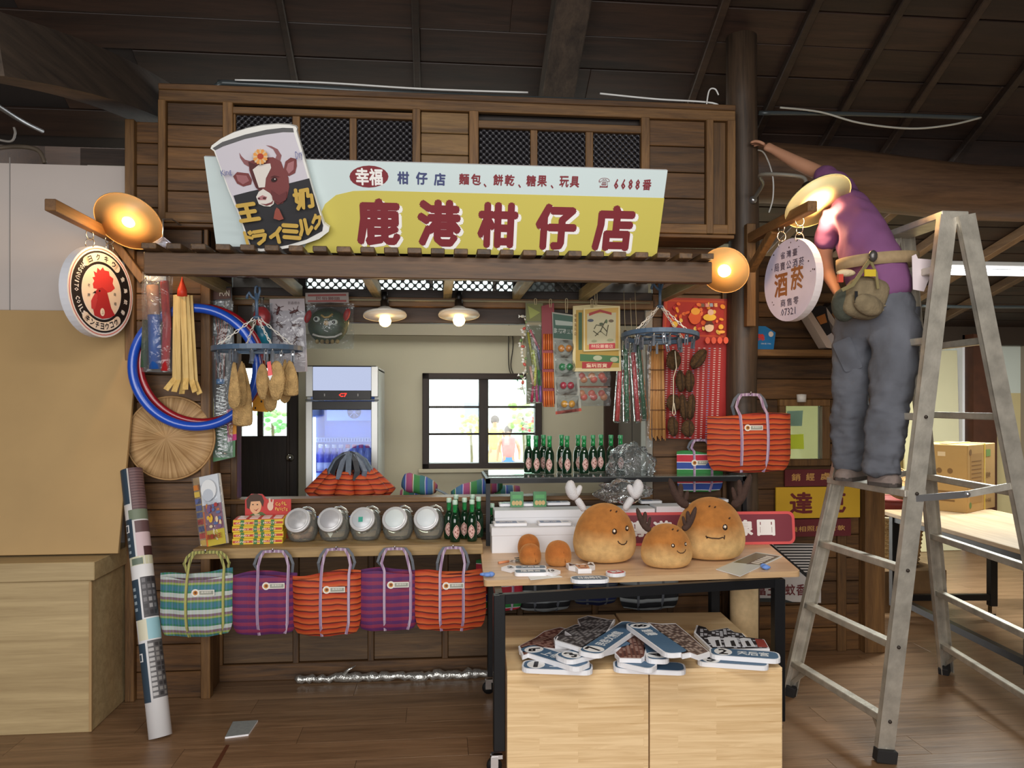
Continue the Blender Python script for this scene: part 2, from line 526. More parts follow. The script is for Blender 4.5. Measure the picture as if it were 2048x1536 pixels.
CHROME = flat((220, 220, 222), 0.12, 1.0, name='chrome')

_PM = {}
def plank_mesh(name, d, mat, ch=0.003):
    k = (name, tuple(round(q, 4) for q in d), mat.name)
    if k not in _PM: _PM[k] = MB().box((0, 0, 0), d, mat, None, ch).mesh(name)
    return _PM[k]
def planks(par, x0, x1, z0, z1, y, h, mat, th=0.018, name='plank', gap=0.004, lap=0.0):
    n = max(1, round((z1 - z0) / h)); hh = (z1 - z0) / n
    for i in range(n):
        o = put(name, plank_mesh(name, (x1 - x0, th, hh - gap), mat), par)
        o.location = ((x0 + x1) / 2, y + th / 2 + random.uniform(-lap, lap), z0 + hh * (i + .5))
def piece(par, name, x0, x1, y0, y1, z0, z1, mat, ch=0.003):
    o = put(name, plank_mesh(name, (x1 - x0, y1 - y0, z1 - z0), mat, ch), par)
    o.location = ((x0 + x1) / 2, (y0 + y1) / 2, (z0 + z1) / 2)
    return o
def X(px, Y): return onY(px, CY, Y).x
def Zy(py, px, Y): return onY(px, py, Y).z

# ------------------------------------------------------------------ floor
fl = struct('floor', MB().box((1.4, 2.3, -0.055), (9.6, 11.6, 0.1), flat((60, 44, 32), 0.8, name='floor_bed')))
pm = plank_mesh('floor_plank', (1.2185, 0.1788, 0.006), FLW, 0.0006)
for j in range(31):
    yy = 2.2 + 0.18 * j + .09
    off = (j * 0.47) % 1.22
    for i in range(8):
        xx = -3.3 + off + 1.22 * i
        o = put('floor_plank', pm, fl); o.location = (xx, yy, -0.003)
# ------------------------------------------------------------------ outer walls of the hall
HALLW = flat((150, 138, 122), 0.9, var=0.05, vs=2, name='hall_plaster')
struct('wall_rear', MB().box((1.4, -3.5, 2.6), (9.6, 0.1, 5.4), HALLW))
struct('wall_left', MB().box((-3.4, 2.2, 2.6), (0.1, 11.4, 5.4), DARKF))
struct('wall_right', MB().box((6.2, 2.2, 2.6), (0.1, 11.4, 5.4), HALLW))
# ------------------------------------------------------------------ ceiling: boards on a slope that falls away from the camera
SL = 0.55
def roofz(y): return 3.4 + SL * (4.6 - y)
DARKB = flat((30, 22, 18), 0.9, name='roof_deck')
ce = MB()
def slab(mb, x0, x1, ya, za, yb, zb, t, m):
    vs = [(x, y, z + k) for (y, z) in ((ya, za), (yb, zb)) for x in (x0, x1) for k in (0, t)]
    mb.add(vs, [(0, 2, 6, 4), (1, 5, 7, 3), (0, 4, 5, 1), (2, 3, 7, 6), (0, 1, 3, 2), (4, 6, 7, 5)], m)
slab(ce, -3.5, 6.3, 0.8, roofz(0.8) + .03, 5.15, roofz(5.15) + .03, .08, DARKB)
slab(ce, -3.5, 6.3, -3.6, 3.0, 0.85, roofz(0.85) + .05, .08, DARKB)
cei = struct('ceiling', ce)
ang = -math.atan(SL)
L = 0.215
for j in range(13):
    sdist = j * L
    yy = 5.05 - (sdist + L / 2) * math.cos(math.atan(SL)); zz = roofz(yy)
    for i in range(3):
        o = put('ceiling_board', plank_mesh('ceiling_board', (2.6, L - .006, 0.02), CEILW), cei)
        o.location = (-2.0 + 2.6 * i + 0.5 * (j % 3) + .6, yy, zz + .012 + 0.003 * (j % 2)); o.rotation_euler = (ang, 0, 0)
def rafter(px, wd, ht, mat, y0=2.8, y1=5.05, lab=None):
    v = ray(px, 0); k = (roofz(0) - EYE) / (v.z + SL * v.y); x = v.x * k
    m_ = MB().bar((x, y0, roofz(y0) - ht / 2 + .0), (x, y1, roofz(y1) - ht / 2), wd, ht, mat, ch=0.006)
    return m_
k = 1
for px, wd, ht, mt in ((1448, .05, .05, DARKF), (1632, .05, .05, DARKF), (1805, .05, .05, DARKF), (1965, .05, .05, DARKF), (2150, .05, .05, DARKF), (560, .04, .03, DARKF), (830, .04, .03, DARKF),
                      (1138, .19, .16, BEAMW)):
    struct('trim_%d' % k, rafter(px, wd, ht, mt)); k += 1
# big old beam at the upper left, and the long log beam on the right
a, b = W(-60, 85, 2.6), W(322, 214, 4.25)
bm_ = MB()
n = 10
pts = [a.lerp(b, i / n) + Vector((0, 0, 0.035 * math.sin(PI * i / n))) for i in range(n + 1)]
bm_.tube(pts, .1, BEAMW, flatk=(.19, .205), up=(0, 0, 1))
struct('trim_%d' % k, bm_); k += 1
lg = MB()
pts = [Vector((1.70 + i * 0.45, 4.85, 2.985 + 0.03 * math.sin(i * 1.1) - .012 * i)) for i in range(11)]
lg.tube(pts, [.195 - .003 * i for i in range(11)], BEAMX, n=16)
struct('trim_%d' % k, lg); k += 1
# log post of the shop front
lp = MB(); xL = 1.711
lp.tube([(xL + .008 * math.sin(i * 1.3), 4.2, z) for i, z in enumerate((0, .4, .8, 1.2, 1.6, 2.0, 2.4, 2.8, 3.2, 3.56))],
        [.088, .086, .087, .085, .084, .086, .083, .085, .084, .084], LOGW, n=18)
struct('trim_%d' % k, lp); k += 1
# side room on the right: lean-to roof, far wall, post
r2 = MB(); slab(r2, 1.6, 6.3, 4.95, 2.93, 7.7, 2.26, .08, DARKB)
sl2 = (2.93 - 2.26) / 2.75
rr = struct('ceiling_lean_to', r2)
for j in range(12):
    yy = 5.05 + .215 * j
    for i in range(2):
        o = put('ceiling_board', plank_mesh('ceiling_board', (2.2, .208, .02), CEILW), rr)
        o.location = (2.75 + 2.2 * i + .3 * (j % 2), yy, 2.93 - sl2 * (yy - 4.95) - .012); o.rotation_euler = (-math.atan(sl2), 0, 0)
for i, x in enumerate((1.95, 2.55, 3.15, 3.75, 4.35, 4.95)):
    struct('trim_%d' % k, MB().bar((x, 4.95, 2.87), (x, 7.6, 2.22), .07, .07, wood((84, 62, 42), (130, 104, 76), 'Y', .8, name='lean_to_rafter'), ch=.004)); k += 1
fw = MB()
fw.box((4.3, 7.66, .8), (3.9, .1, 1.6), flat((206, 190, 142), .8, var=.03, name='cream_board'))
fw.box((4.3, 7.66, 2.0), (3.9, .1, 0.8), flat((210, 218, 210), .8, name='pale_wall'))
struct('wall_back', fw)
x0, x1 = X(1943, 7.4), X(1990, 7.4)
struct('trim_%d' % k, MB().box(((x0 + x1) / 2, 7.45, 1.1), (x1 - x0, .16, 2.2), flat((70, 38, 22), .6, var=.2, name='brown_post'))); k += 1
x0, x1 = X(1925, 7.5), X(1942, 7.5)
struct('trim_%d' % k, MB().box(((x0 + x1) / 2, 7.55, 1.1), (x1 - x0, .1, 2.2), WHITE)); k += 1
struct('trim_%d' % k, MB().box((4.3, 7.55, 2.2), (3.9, .1, .2), flat((52, 40, 30), .7, name='dark_header'))); k += 1
# conduit pipes along the eave and loose wires
cm = flat((70, 76, 78), .35, .3, name='grey_conduit')
def wire(name, pts, r, mat, label, cat='wire'):
    # smooth spline through points
    P = [Vector(p) for p in pts]; out = []
    for i in range(len(P) - 1):
        p0 = P[max(i - 1, 0)]; p1 = P[i]; p2 = P[i + 1]; p3 = P[min(i + 2, len(P) - 1)]
        for q in range(6):
            t = q / 6
            out.append(0.5 * ((2 * p1) + (p2 - p0) * t + (2 * p0 - 5 * p1 + 4 * p2 - p3) * t * t + (3 * p1 - p0 - 3 * p2 + p3) * t ** 3))
    out.append(P[-1])
    return tag(MB().tube(out, r, mat, n=8).build(name), label, cat)
wire('conduit_pipe', [onY(416, 186, 4.1), onY(440, 170, 4.1), onY(470, 167, 4.1), onY(800, 186, 4.1), onY(1060, 198, 4.1), onY(1250, 206, 4.1), onY(1440, 218, 4.1)], .017, cm, 'dark grey conduit pipe along the top of the wooden shop front', 'pipe')
wire('conduit_pipe', [onY(1518, 226, 4.5), onY(1700, 228, 4.5), onY(1960, 236, 4.5)], .014, cm, 'thin grey conduit pipe under the ceiling to the right of the log post', 'pipe')
wire('cable', [onY(1560, 215, 4.45), onY(1640, 224, 4.45), onY(1720, 246, 4.4), onY(1820, 257, 4.4), onY(1900, 250, 4.4), onY(1962, 235, 4.45)], .006, flat((170, 168, 158), .6, name='cable_grey'), 'pale cable sagging in a curve below the ceiling at the right', 'cable')
wc = flat((220, 220, 218), .5, name='cable_white')
wire('cable', [onY(470, 160, 4.06), onY(640, 165, 4.06), onY(850, 178, 4.06), onY(1056, 185, 4.06)], .005, wc, 'long white cable lying on the conduit above the shop windows', 'cable')
wire('cable', [onY(1200, 187, 4.06), onY(1310, 198, 4.06), onY(1425, 206, 4.06), onY(1440, 222, 4.0)], .005, wc, 'short white cable on the conduit beside the log post', 'cable')
wire('cable', [onY(1412, 220, 4.04), onY(1418, 182, 4.04), onY(1430, 178, 4.04), onY(1437, 190, 4.04)], .004, wc, 'loose white wire end sticking up by the top of the log post', 'cable')
wire('cable', [onY(1506, 300, 4.13), onY(1528, 306, 4.2), onY(1545, 350, 4.28), onY(1546, 395, 4.28), onY(1538, 425, 4.28)], .004, wc, 'thin white wire hanging down beside the log post under the hand', 'cable')
wire('metal_bar', [onY(-30, 195, 3.9), onY(40, 240, 4.2), onY(84, 262, 4.6)], .012, flat((130, 130, 130), .4, .5, name='bar_grey'), 'grey metal bar hanging in the dark above the white panel', 'bar')
wire('conduit_pipe', [onY(-30, 300, 4.3), onY(30, 293, 4.3), onY(75, 300, 4.3), onY(90, 326, 4.3)], .012, flat((96, 84, 70), .5, name='brown_conduit'), 'bent brown pipe above the white panel at the upper left', 'pipe')
wire('cable', [onY(-20, 275, 4.2), onY(20, 283, 4.2), onY(30, 268, 4.2), onY(28, 255, 4.2)], .006, flat((150, 145, 138), .5, name='cable_g2'), 'knotted grey cable over the bent brown pipe', 'cable')

# ------------------------------------------------------------------ shop front
YU, YW, YL, YR = 4.0, 4.27, 4.05, 4.45
wf = struct('wall_front')           # upper storey band
U = lambda px: X(px, YU)
zT, zB = 3.06, 2.40
piece(wf, 'backing_board', -1.385, 1.585, 4.06, 4.08, zB, zT, DARKF)
piece(wf, 'side_board', 1.565, 1.585, 4.0, 4.27, zB, zT, DKWz)
piece(wf, 'side_board', -1.385, -1.365, 4.0, 4.27, zB, zT, DKWz)
piece(wf, 'soffit_board', -1.385, 1.585, 4.0, 4.27, zB - .02, zB, DKW)
piece(wf, 'top_board', -1.385, 1.585, 3.98, 4.27, zT, zT + .03, DKW)
piece(wf, 'rail', -1.385, 1.585, 3.985, 4.02, zT - .055, zT, FRW)
piece(wf, 'rail', -1.385, 1.585, 3.985, 4.02, zB, zB + .05, FRW)
piece(wf, 'rail', U(447), U(826), 3.99, 4.02, 2.955, 2.99, FRW)
piece(wf, 'rail', U(952), U(1290), 3.99, 4.02, 2.925, 2.965, FRW)
piece(wf, 'rail', U(447), U(826), 3.99, 4.02, 2.47, 2.51, FRW)
piece(wf, 'rail', U(952), U(1290), 3.99, 4.02, 2.47, 2.51, FRW)
for a_, b_ in ((318, 333), (447, 467), (825, 841), (938, 957), (1281, 1298), (1411, 1425), (1453, 1469)):
    piece(wf, 'stile', U(a_), U(b_), 3.982, 4.02, zB, zT - .05, FRWz)
planks(wf, U(334), U(446), zB + .05, zT - .055, 4.005, .115, DKW)
planks(wf, U(842), U(937), zB + .05, zT - .055, 4.005, .115, wood((92, 66, 38), (150, 116, 70), 'X', 1.0, rnd=.12, name='lit_board'))  # same stained boards; the light falling on them is put into this paler tone
planks(wf, U(1299), U(1410), zB + .05, zT - .055, 4.005, .125, DKW)
planks(wf, U(1426), U(1452), zB + .05, zT - .055, 4.005, .6, DKWz)
FG1 = figured_glass(0.0, (56, 55, 60), (22, 21, 24), rough=.28, scale=88)
def window_panes(name, Y, panes, z0, z1, mats, munt, fmat):
    w_ = struct(name)
    for (a_, b_), m_ in zip(panes, mats):
        x0, x1 = X(a_, Y), X(b_, Y)
        o = put('pane', MB().box((0, 0, 0), (x1 - x0, .006, z1 - z0), m_).mesh('pane'), w_)
        o.location = ((x0 + x1) / 2, Y, (z0 + z1) / 2)
    for a_, b_ in munt:
        piece(w_, 'muntin', X(a_, Y), X(b_, Y), Y - .02, Y + .015, z0 - .02, z1 + .02, fmat)
    return w_
window_panes('window_1', 4.022, ((472, 588), (600, 702), (713, 826)), 2.5, 2.96, (FG1,) * 3, ((586, 601), (700, 714), (466, 473)), FRWz)
window_panes('window_2', 4.022, ((959, 1062), (1073, 1172), (1184, 1282)), 2.5, 2.93, (FG1,) * 3, ((1060, 1074), (1170, 1185)), FRWz)

# middle storey: transom, lintel, jambs of the opening
wm = struct('wall_middle')
xa, xb = X(470, YW), X(1297, YW)          # the opening
piece(wm, 'rail', -1.16, xb + .02, YW, YW + .06, 2.305, 2.42, DARKF)
piece(wm, 'transom_rail', -1.16, xb + .02, YW - .01, YW + .06, 2.055, 2.12, DARKF)
piece(wm, 'lintel_board', -1.16, xb + .02, YW + .01, YW + .08, 1.94, 2.053, DARKF)
for a_, b_ in ((597, 612), (747, 758), (885, 898), (1026, 1038), (1162, 1178)):
    piece(wm, 'mullion', X(a_, YW), X(b_, YW), YW - .01, YW + .05, 2.12, 2.305, DARKFz)
FG2 = figured_glass(.93, (70, 74, 74), (225, 230, 222), rough=.3, scale=62)
FG3 = figured_glass(.10, (70, 68, 64), (96, 92, 86), rough=.4, scale=62)  # same pattern glass, darkened in colour because little light stands behind it
GRYG = flat((104, 100, 92), .35, var=.08, vs=80, name='unlit_pane')  # end panes with no light behind them; that darkness is put into the grey
window_panes('window_3', YW + .02, ((466, 598), (611, 748), (757, 886), (897, 1027), (1037, 1163), (1177, 1296)), 2.12, 2.31, (GRYG, FG2, FG2, FG2, FG3, GRYG), (), DARKF)
piece(wm, 'jamb', X(462, YW), xa + .012, YW - .01, YW + .09, .80, 2.06, DKWz)
piece(wm, 'jamb', xb - .02, xb + .022, YW - .01, YW + .09, .80, 2.06, flat((150, 146, 136), .6, name='grey_jamb'))
piece(wm, 'sill_board', -1.16, xb + .02, YW - .025, YW + .10, .955, .98, FRW)
planks(wm, -1.16, xb, .80, .955, YW, .08, DKW)
planks(wm, -1.17, X(463, YW), .98, 2.35, YW, .14, DKW)
# base below the shelf
piece(wm, 'base_backing', -1.17, 1.66, YW + .03, YW + .05, 0, .8, DARKF)
sts = (440, 592, 742, 890, 1040, 1190, 1340)
for p in sts: piece(wm, 'stile', X(p - 6, YW), X(p + 6, YW), YW - .008, YW + .03, .0, .78, DKWz)
for p, q in zip(sts[:-1], sts[1:]):
    planks(wm, X(p + 6, YW), X(q - 6, YW), .09, .78, YW + .005, .23, wood((58, 40, 24), (110, 82, 50), 'X', 1.0, rnd=.2, name='base_panel'))
piece(wm, 'bottom_rail', -1.17, 1.66, YW - .012, YW + .03, .0, .09, DKW)
# left wing
wl = struct('wall_front_left')
lx0, lx1 = -1.56, -1.165
piece(wl, 'backing_board', lx0, lx1, YL + .03, YL + .05, 0, 2.92, DARKF)
piece(wl, 'return_board', lx1 - .02, lx1, YL, YW, 0, 2.40, DKWz)
piece(wl, 'post', lx0, lx0 + .045, YL - .03, YL + .03, 0, 2.92, FRWz)
piece(wl, 'post', X(404, YL), X(423, YL), YL - .025, YL + .03, 0, 2.1, FRWz)
planks(wl, lx0 + .045, X(404, YL), .0, 2.05, YL, .135, DKW)
planks(wl, lx0 + .045, X(318, YL), 2.05, 2.92, YL, .11, DKW)
planks(wl, X(318, YL), X(404, YL), 2.05, 2.38, YL, .11, DKW)
# wall to the right of the opening and the right wing
wr = struct('wall_front_right')
planks(wr, xb + .025, 1.66, .0, 2.38, YW, .135, DKW)
piece(wr, 'stile', X(1444, YW - .02), X(1456, YW - .02), YW - .03, YW, 0, 2.38, DKWz)
rx1 = X(1757, YR)
piece(wr, 'post', X(1718, YR), rx1, YR - .07, YR + .05, 0, 2.38, wood((74, 50, 26), (128, 92, 52), 'Z', .8, rnd=.1, name='corner_post'))
wx0, wx1, wz0, wz1 = X(1568, YR), X(1640, YR), Zy(918, 1600, YR), Zy(812, 1600, YR)
planks(wr, 1.77, X(1718, YR), .0, wz0 - .04, YR, .135, DKW)
planks(wr, 1.77, X(1718, YR), wz1 + .04, 2.38, YR, .125, DKW)
planks(wr, 1.77, wx0 - .04, wz0 - .04, wz1 + .04, YR, .12, DKW)
planks(wr, wx1 + .05, X(1718, YR), wz0 - .04, wz1 + .04, YR, .12, DKW)
piece(wr, 'stile', X(1672, YR), X(1690, YR), YR - .02, YR, 0, 2.38, DKWz)
piece(wr, 'shelf_board', 1.76, X(1690, YR), YR - .2, YR, Zy(712, 1600, YR - .2), Zy(699, 1600, YR - .2), FRW)
piece(wr, 'bracket_board', 1.76, X(1690, YR), YR - .02, YR, 2.1, 2.16, FRW)
piece(wr, 'backing_board', xb + .025, 1.70, YW + .02, YW + .035, 0, 2.38, DARKF)
for q in ((1.77, wx0 - .02, 0, 2.38), (wx1 + .03, X(1718, YR), 0, 2.38), (wx0 - .02, wx1 + .03, 0, wz0 - .02), (wx0 - .02, wx1 + .03, wz1 + .02, 2.38)): piece(wr, 'backing_board', q[0], q[1], YR + .02, YR + .032, q[2], q[3], DARKF)
piece(wm, 'backing_board', -1.17, X(463, YW), YW + .02, YW + .035, .95, 2.35, DARKF)
w4 = struct('window_4')
for nm, q in (('frame_rail', (wx0 - .04, wx1 + .05, wz1, wz1 + .04)), ('frame_rail', (wx0 - .04, wx1 + .05, wz0 - .04, wz0)), ('frame_stile', (wx0 - .04, wx0, wz0, wz1)), ('frame_stile', (wx1, wx1 + .05, wz0, wz1))):
    piece(w4, nm, q[0], q[1], YR - .03, YR + .03, q[2], q[3], FRWz)
put('pane', MB().box(((wx0 + wx1) / 2, YR + .005, (wz0 + wz1) / 2), (wx1 - wx0, .006, wz1 - wz0), glass((220, 232, 224), .03)).mesh('pane'), w4)

# counter shelf along the front
ySh = 3.8
sh = tag(bevel_mod(MB().box(((X(385, ySh) + X(966, ySh)) / 2, (ySh + YW) / 2, .775), (X(966, ySh) - X(385, ySh), YW - ySh - .012, .05), wood((120, 96, 60), (172, 142, 94), 'X', 1.0, rnd=.0, name='shelf_top')).build('counter_shelf')), 'long plank counter shelf along the shop front carrying jars and bottles', 'shelf')

# awning: front beam, rafters, slats, back rod
aw = thing('awning', 'flat wooden slatted awning below the long shop sign', 'awning', loc=(0, 3.9, 2.1))
def ap(nm, mb): o = mb.build(nm, aw); o.location = (0, -3.9, -2.1); return o
ap('front_beam', MB().bar((-1.285, 3.54, 2.112), (1.285, 3.54, 2.112), .05, .10, wood((62, 42, 24), (108, 76, 46), 'X', 1.0, rnd=0, name='awning_beam'), ch=.004))
ap('back_rail', MB().bar((-1.16, 4.235, 2.045), (1.2, 4.235, 2.045), .05, .05, FRW, ch=.003))
for p in (455, 596, 754, 895, 1033, 1166, 1326):
    x = X(p, 4.2)
    ap('rafter', MB().bar((x, 3.565, 2.095), (x, 4.21, 2.095), .045, .06, GRNW, ch=.003))
for i in range(25):
    x = -1.24 + i * .1033
    ap('slat', MB().bar((x, 3.45, 2.176), (x, 4.23, 2.176), .062, .026, DKWy, ch=.003))

# projecting arms with braces
def bracket(x, yp, yf, z, br, label, uz=-.2, ul=.56):
    t = thing('sign_bracket', label, 'bracket', loc=(x, yp, z))
    MB().bar((0, 0, 0), (0, yf - yp, 0), .045, .05, wood((84, 56, 30), (132, 94, 54), 'Y', 1, rnd=0, name='bracket_wood'), ch=.003).build('arm', t)
    MB().bar(br[0], br[1], .04, .04, FRWz, ch=.003).build('brace', t)
    MB().box((0, 0.01, uz), (.05, .045, ul), FRWz, None, .003).build('upright', t)
    return t
bracket(-1.6, 4.0, 3.36, 2.32, ((-.01, -.02, .0), (.15, -.02, -.22)), 'wooden arm bracket on the left post above the rooster sign', -.08, .30)
bracket(1.70, 4.06, 3.36, 2.395, ((0, -.005, -.17), (0, -.30, -.02)), 'wooden arm bracket on the log post above the liquor sign')

# ------------------------------------------------------------------ back room
YB = 5.75
bx0, bx1 = -1.95, 1.88
d1a, d1b, d1t = X(455, YB), X(597, YB), 2.02
winx0, winx1 = X(845, YB), X(1082, YB); winz0, winz1 = Zy(936, 960, YB), Zy(747, 960, YB)
clx0, clx1 = -1.0, .9
wb = MB()
def wallseg(x0, x1, z0, z1): wb.box(((x0 + x1) / 2, YB + .06, (z0 + z1) / 2), (x1 - x0, .12, z1 - z0), PLAST)
wallseg(bx0, d1a, 0, 2.76); wallseg(d1a, d1b, d1t, 2.9 if False else 2.3)
wallseg(d1b, winx0, 0, 2.3); wallseg(winx0, winx1, 0, winz0); wallseg(winx0, winx1, winz1, 2.3); wallseg(winx1, bx1, 0, 2.3)
wallseg(bx0, clx0, 2.3, 2.9) if False else None
wallseg(d1a, clx0, 2.3, 2.76); wallseg(clx1, bx1, 2.3, 2.76); wallseg(clx0, clx1, 2.72, 2.76)
struct('wall_back_room', wb)
struct('wall_back_room_left', MB().box((bx0 - .05, 5.05, 1.38), (.1, 1.5, 2.76), PLAST))
struct('wall_back_room_right', MB().box((1.84, 5.08, 1.38), (.1, 1.3, 2.76), PLAST))
struct('wall_back_left', MB().box((-2.7, 7.0, 2.6), (1.5, .1, 5.2), DARKF))
struct('ceiling_back_room', MB().box((-.03, 5.1, 2.76), (3.7, 1.5, .04), flat((196, 190, 176), .9, name='room_ceiling')))
struct('trim_%d' % k, MB().box(((d1b + bx1) / 2, YB - .03, 2.06), (bx1 - d1b, .06, .13), flat((176, 168, 148), .9, name='wall_band'))); k += 1
wn = struct('window_5')
fm = DARKF
def pc(nm, x0, x1, z0, z1, y0=-.05, y1=.06, m=DARKFz): return piece(wn, nm, x0, x1, YB + y0, YB + y1, z0, z1, m)
pc('frame_rail', winx0, winx1, winz1 - .045, winz1, m=fm); pc('frame_rail', winx0, winx1, winz0, winz0 + .04, m=fm)
pc('frame_stile', winx0, winx0 + .05, winz0, winz1); pc('frame_stile', winx1 - .05, winx1, winz0, winz1)
xm = X(967, YB); pc('meeting_stile', xm - .035, xm + .035, winz0, winz1, -.03, .05)
for py in (814, 868):
    zz = Zy(py, 960, YB); pc('glazing_bar', winx0, winx1, zz - .008, zz + .008, 0, .03, fm)
for (a_, b_) in ((winx0 + .05, xm - .035), (xm + .035, winx1 - .05)):
    put('pane', MB().box(((a_ + b_) / 2, YB + .04, (winz0 + winz1) / 2), (b_ - a_, .005, winz1 - winz0), glass((240, 248, 245), .04)).mesh('pane'), wn)
piece(wn, 'sill_board', winx0 - .03, winx1 + .03, YB - .05, YB, winz0 - .03, winz0, PLAST)
w6 = struct('assumed_window_6')  # assumed clerestory, added so that the transom panes before it look bright
for i in range(5):
    x0 = clx0 + i * (clx1 - clx0) / 4
    if i < 4: put('pane', MB().box((x0 + .237, YB + .04, 2.51), (.46, .005, .42), glass((240, 248, 245), .04)).mesh('pane'), w6)
    piece(w6, 'mullion', x0 - .015, x0 + .015, YB, YB + .06, 2.3, 2.72, DARKFz)
dr = struct('door_1')
def dp(nm, x0, x1, z0, z1, y0, y1, m): return piece(dr, nm, x0, x1, YB + y0, YB + y1, z0, z1, m)
gz0, gz1 = Zy(872, 540, YB), 1.75
dp('frame_post', d1b - .055, d1b, 0, d1t, -.05, .1, DARKFz); dp('frame_post', d1a, d1a + .05, 0, d1t, -.05, .1, DARKFz); dp('frame_head', d1a, d1b, d1t - .05, d1t, -.05, .1, DARKF)
ga, gb = X(482, YB), X(573, YB); gm = X(520, YB)
dp('stile', gb, d1b - .055, 0, d1t - .05, 0, .04, DARKFz); dp('stile', d1a + .05, ga, 0, d1t - .05, 0, .04, DARKFz)
dp('lower_panel', ga, gb, 0, gz0, .01, .035, DARKFz); dp('top_rail', ga, gb, gz1, d1t - .05, 0, .04, DARKF); dp('muntin', gm - .02, gm + .02, gz0, gz1, 0, .04, DARKFz)
put('pane', MB().box(((ga + gb) / 2, YB + .02, (gz0 + gz1) / 2), (gb - ga, .005, gz1 - gz0), glass((240, 248, 245), .04)).mesh('pane'), dr)
kp = onY(580, 915, YB - .05)
put('knob', MB().ball((0, 0, 0), .032, CHROME).tube([(0, 0, 0), (0, .05, 0)], .012, CHROME).mesh('knob'), dr).location = kp
# grey folding door at the right of the back room
d2 = struct('door_2')
piece(d2, 'frame_post', X(1207, YB), X(1233, YB), YB - .06, YB, 0, 2.0, flat((58, 36, 24), .6, name='brown_jamb'))
piece(d2, 'leaf', X(1234, YB), X(1262, YB), YB - .03, YB, 0, 2.0, flat((128, 124, 116), .6, name='grey_leaf'))
piece(d2, 'leaf', X(1263, YB), X(1300, YB), YB - .03, YB, 0, 2.0, flat((128, 124, 116), .6, name='grey_leaf'))

# ------------------------------------------------------------------ outside, seen through the window
og = struct('ground_outside', MB().box((0, 15, -.09), (26, 18, .1), flat((226, 224, 218), .9, name='pale_paving')))
# ================================================================== signs, lamps, the left side
class Art:
    """flat print built up in thin layers on the face of a frame; points given in picture pixels or face metres"""
    def __init__(s, fr, conv=None, y0=0.0, step=0.0007):
        s.fr = fr; s.c = conv or (lambda p: p); s.y = y0; s.st = step; s.mb = MB(); s.k = 0
    def lay(s): s.k += 1; return s.y - s.k * s.st
    def P(s, pts): return s.fr.poly([s.c(p) for p in pts])
    def poly(s, pts, col, **kw):
        y = s.lay(); s.mb.prism(s.P(pts), y, y + s.st, flat(col, .6, **kw)); return s
    def ell(s, cx, cy, rx, ry, col, rot=0, n=20):
        p = []
        for i in range(n):
            a = 2 * PI * i / n; x, y = rx * math.cos(a), ry * math.sin(a)
            p.append((cx + x * math.cos(R(rot)) - y * math.sin(R(rot)), cy + x * math.sin(R(rot)) + y * math.cos(R(rot))))
        return s.poly(p, col)
    def loc(s, pts, col): y = s.lay(); s.mb.prism(pts, y, y + s.st, flat(col, .6)); return s
    def text(s, t, px0, py0, px1, py1, col, off=.02, up=True, **kw):
        (a, b), (c, d) = s.fr.uv(*s.c((px0, py1))), s.fr.uv(*s.c((px1, py0)))
        y = s.lay() if up else s.y - s.k * s.st - .0002
        s.mb.text(t, a, b, c, d, flat(col, .6), y, off, **kw); return s
    def build(s, name, parent):
        o = s.mb.build(name, parent)
        if parent.name.split('.')[0] not in ('shop_sign', 'can_sign'): o['kind'] = 'stuff'
        return o

# ---- long shop sign
F_SIGN = Fr((0.02, 3.56, 2.20), (R(27.9), 0, 0))
t = thing('shop_sign', 'long tilted shop sign with big maroon characters on yellow above the awning', 'sign', F_SIGN)
c4 = F_SIGN.poly([(405, 318), (1333, 345), (1312, 515), (432, 497)])
MB().prism(rect(-1.008, .0, 1.008, .389), 0, .02, flat((206, 222, 224), .5), side=WHITE).build('board', t)
a = Art(F_SIGN)
a.poly([(604, 505), (636, 440), (650, 408), (672, 390), (706, 382), (740, 381), (1328.6, 396), (1313, 513)], (204, 192, 92))
a.ell(738, 353, 39, 22, (126, 40, 48))
a.text('幸福', 712, 337, 765, 370, (240, 238, 236), .03)
for ch, x0, y0 in (('柑', 795, 343), ('仔', 832, 344), ('店', 868, 346)):
    a.text(ch, x0, y0, x0 + 23, y0 + 25, (66, 74, 118), .035, up=False)
for i, ch in enumerate(('麵', '包', '餅', '乾', '糖', '果', '玩', '具')):
    x0 = 918 + (0, 24, 68, 91, 134, 156, 200, 221)[i]
    a.text(ch, x0, 347 + .025 * (x0 - 918), x0 + 20.5, 369 + .025 * (x0 - 918), (128, 44, 52), .03, up=False)
for x0 in (967, 1036, 1101): a.text('、', x0, 366 + .02 * (x0 - 918), x0 + 6, 373 + .02 * (x0 - 918), (128, 44, 52), .03, up=False)
a.text('☎', 1196, 356, 1220, 376, (128, 44, 52), .0, up=False)
for i, ch in enumerate('6688番'): a.text(ch, 1227 + i * 14.2, 357.5 + .3 * i, 1227 + i * 14.2 + (11 if i < 4 else 20), 378 + .5 * i, (128, 44, 52), .03, up=False)
big = (('鹿', 715, 397, 800, 490), ('港', 835, 400, 923, 492), ('柑', 954, 405, 1038, 495), ('仔', 1068, 408, 1157, 499), ('店', 1182, 411, 1273, 502))
for ch, x0, y0, x1, y1 in big: a.text(ch, x0 + 6, y0 + 5, x1 + 6, y1 + 5, (244, 242, 240), .05, up=False)
a.lay()
for ch, x0, y0, x1, y1 in big: a.text(ch, x0, y0, x1, y1, (124, 36, 46), .05, up=False)
a.build('print', t)

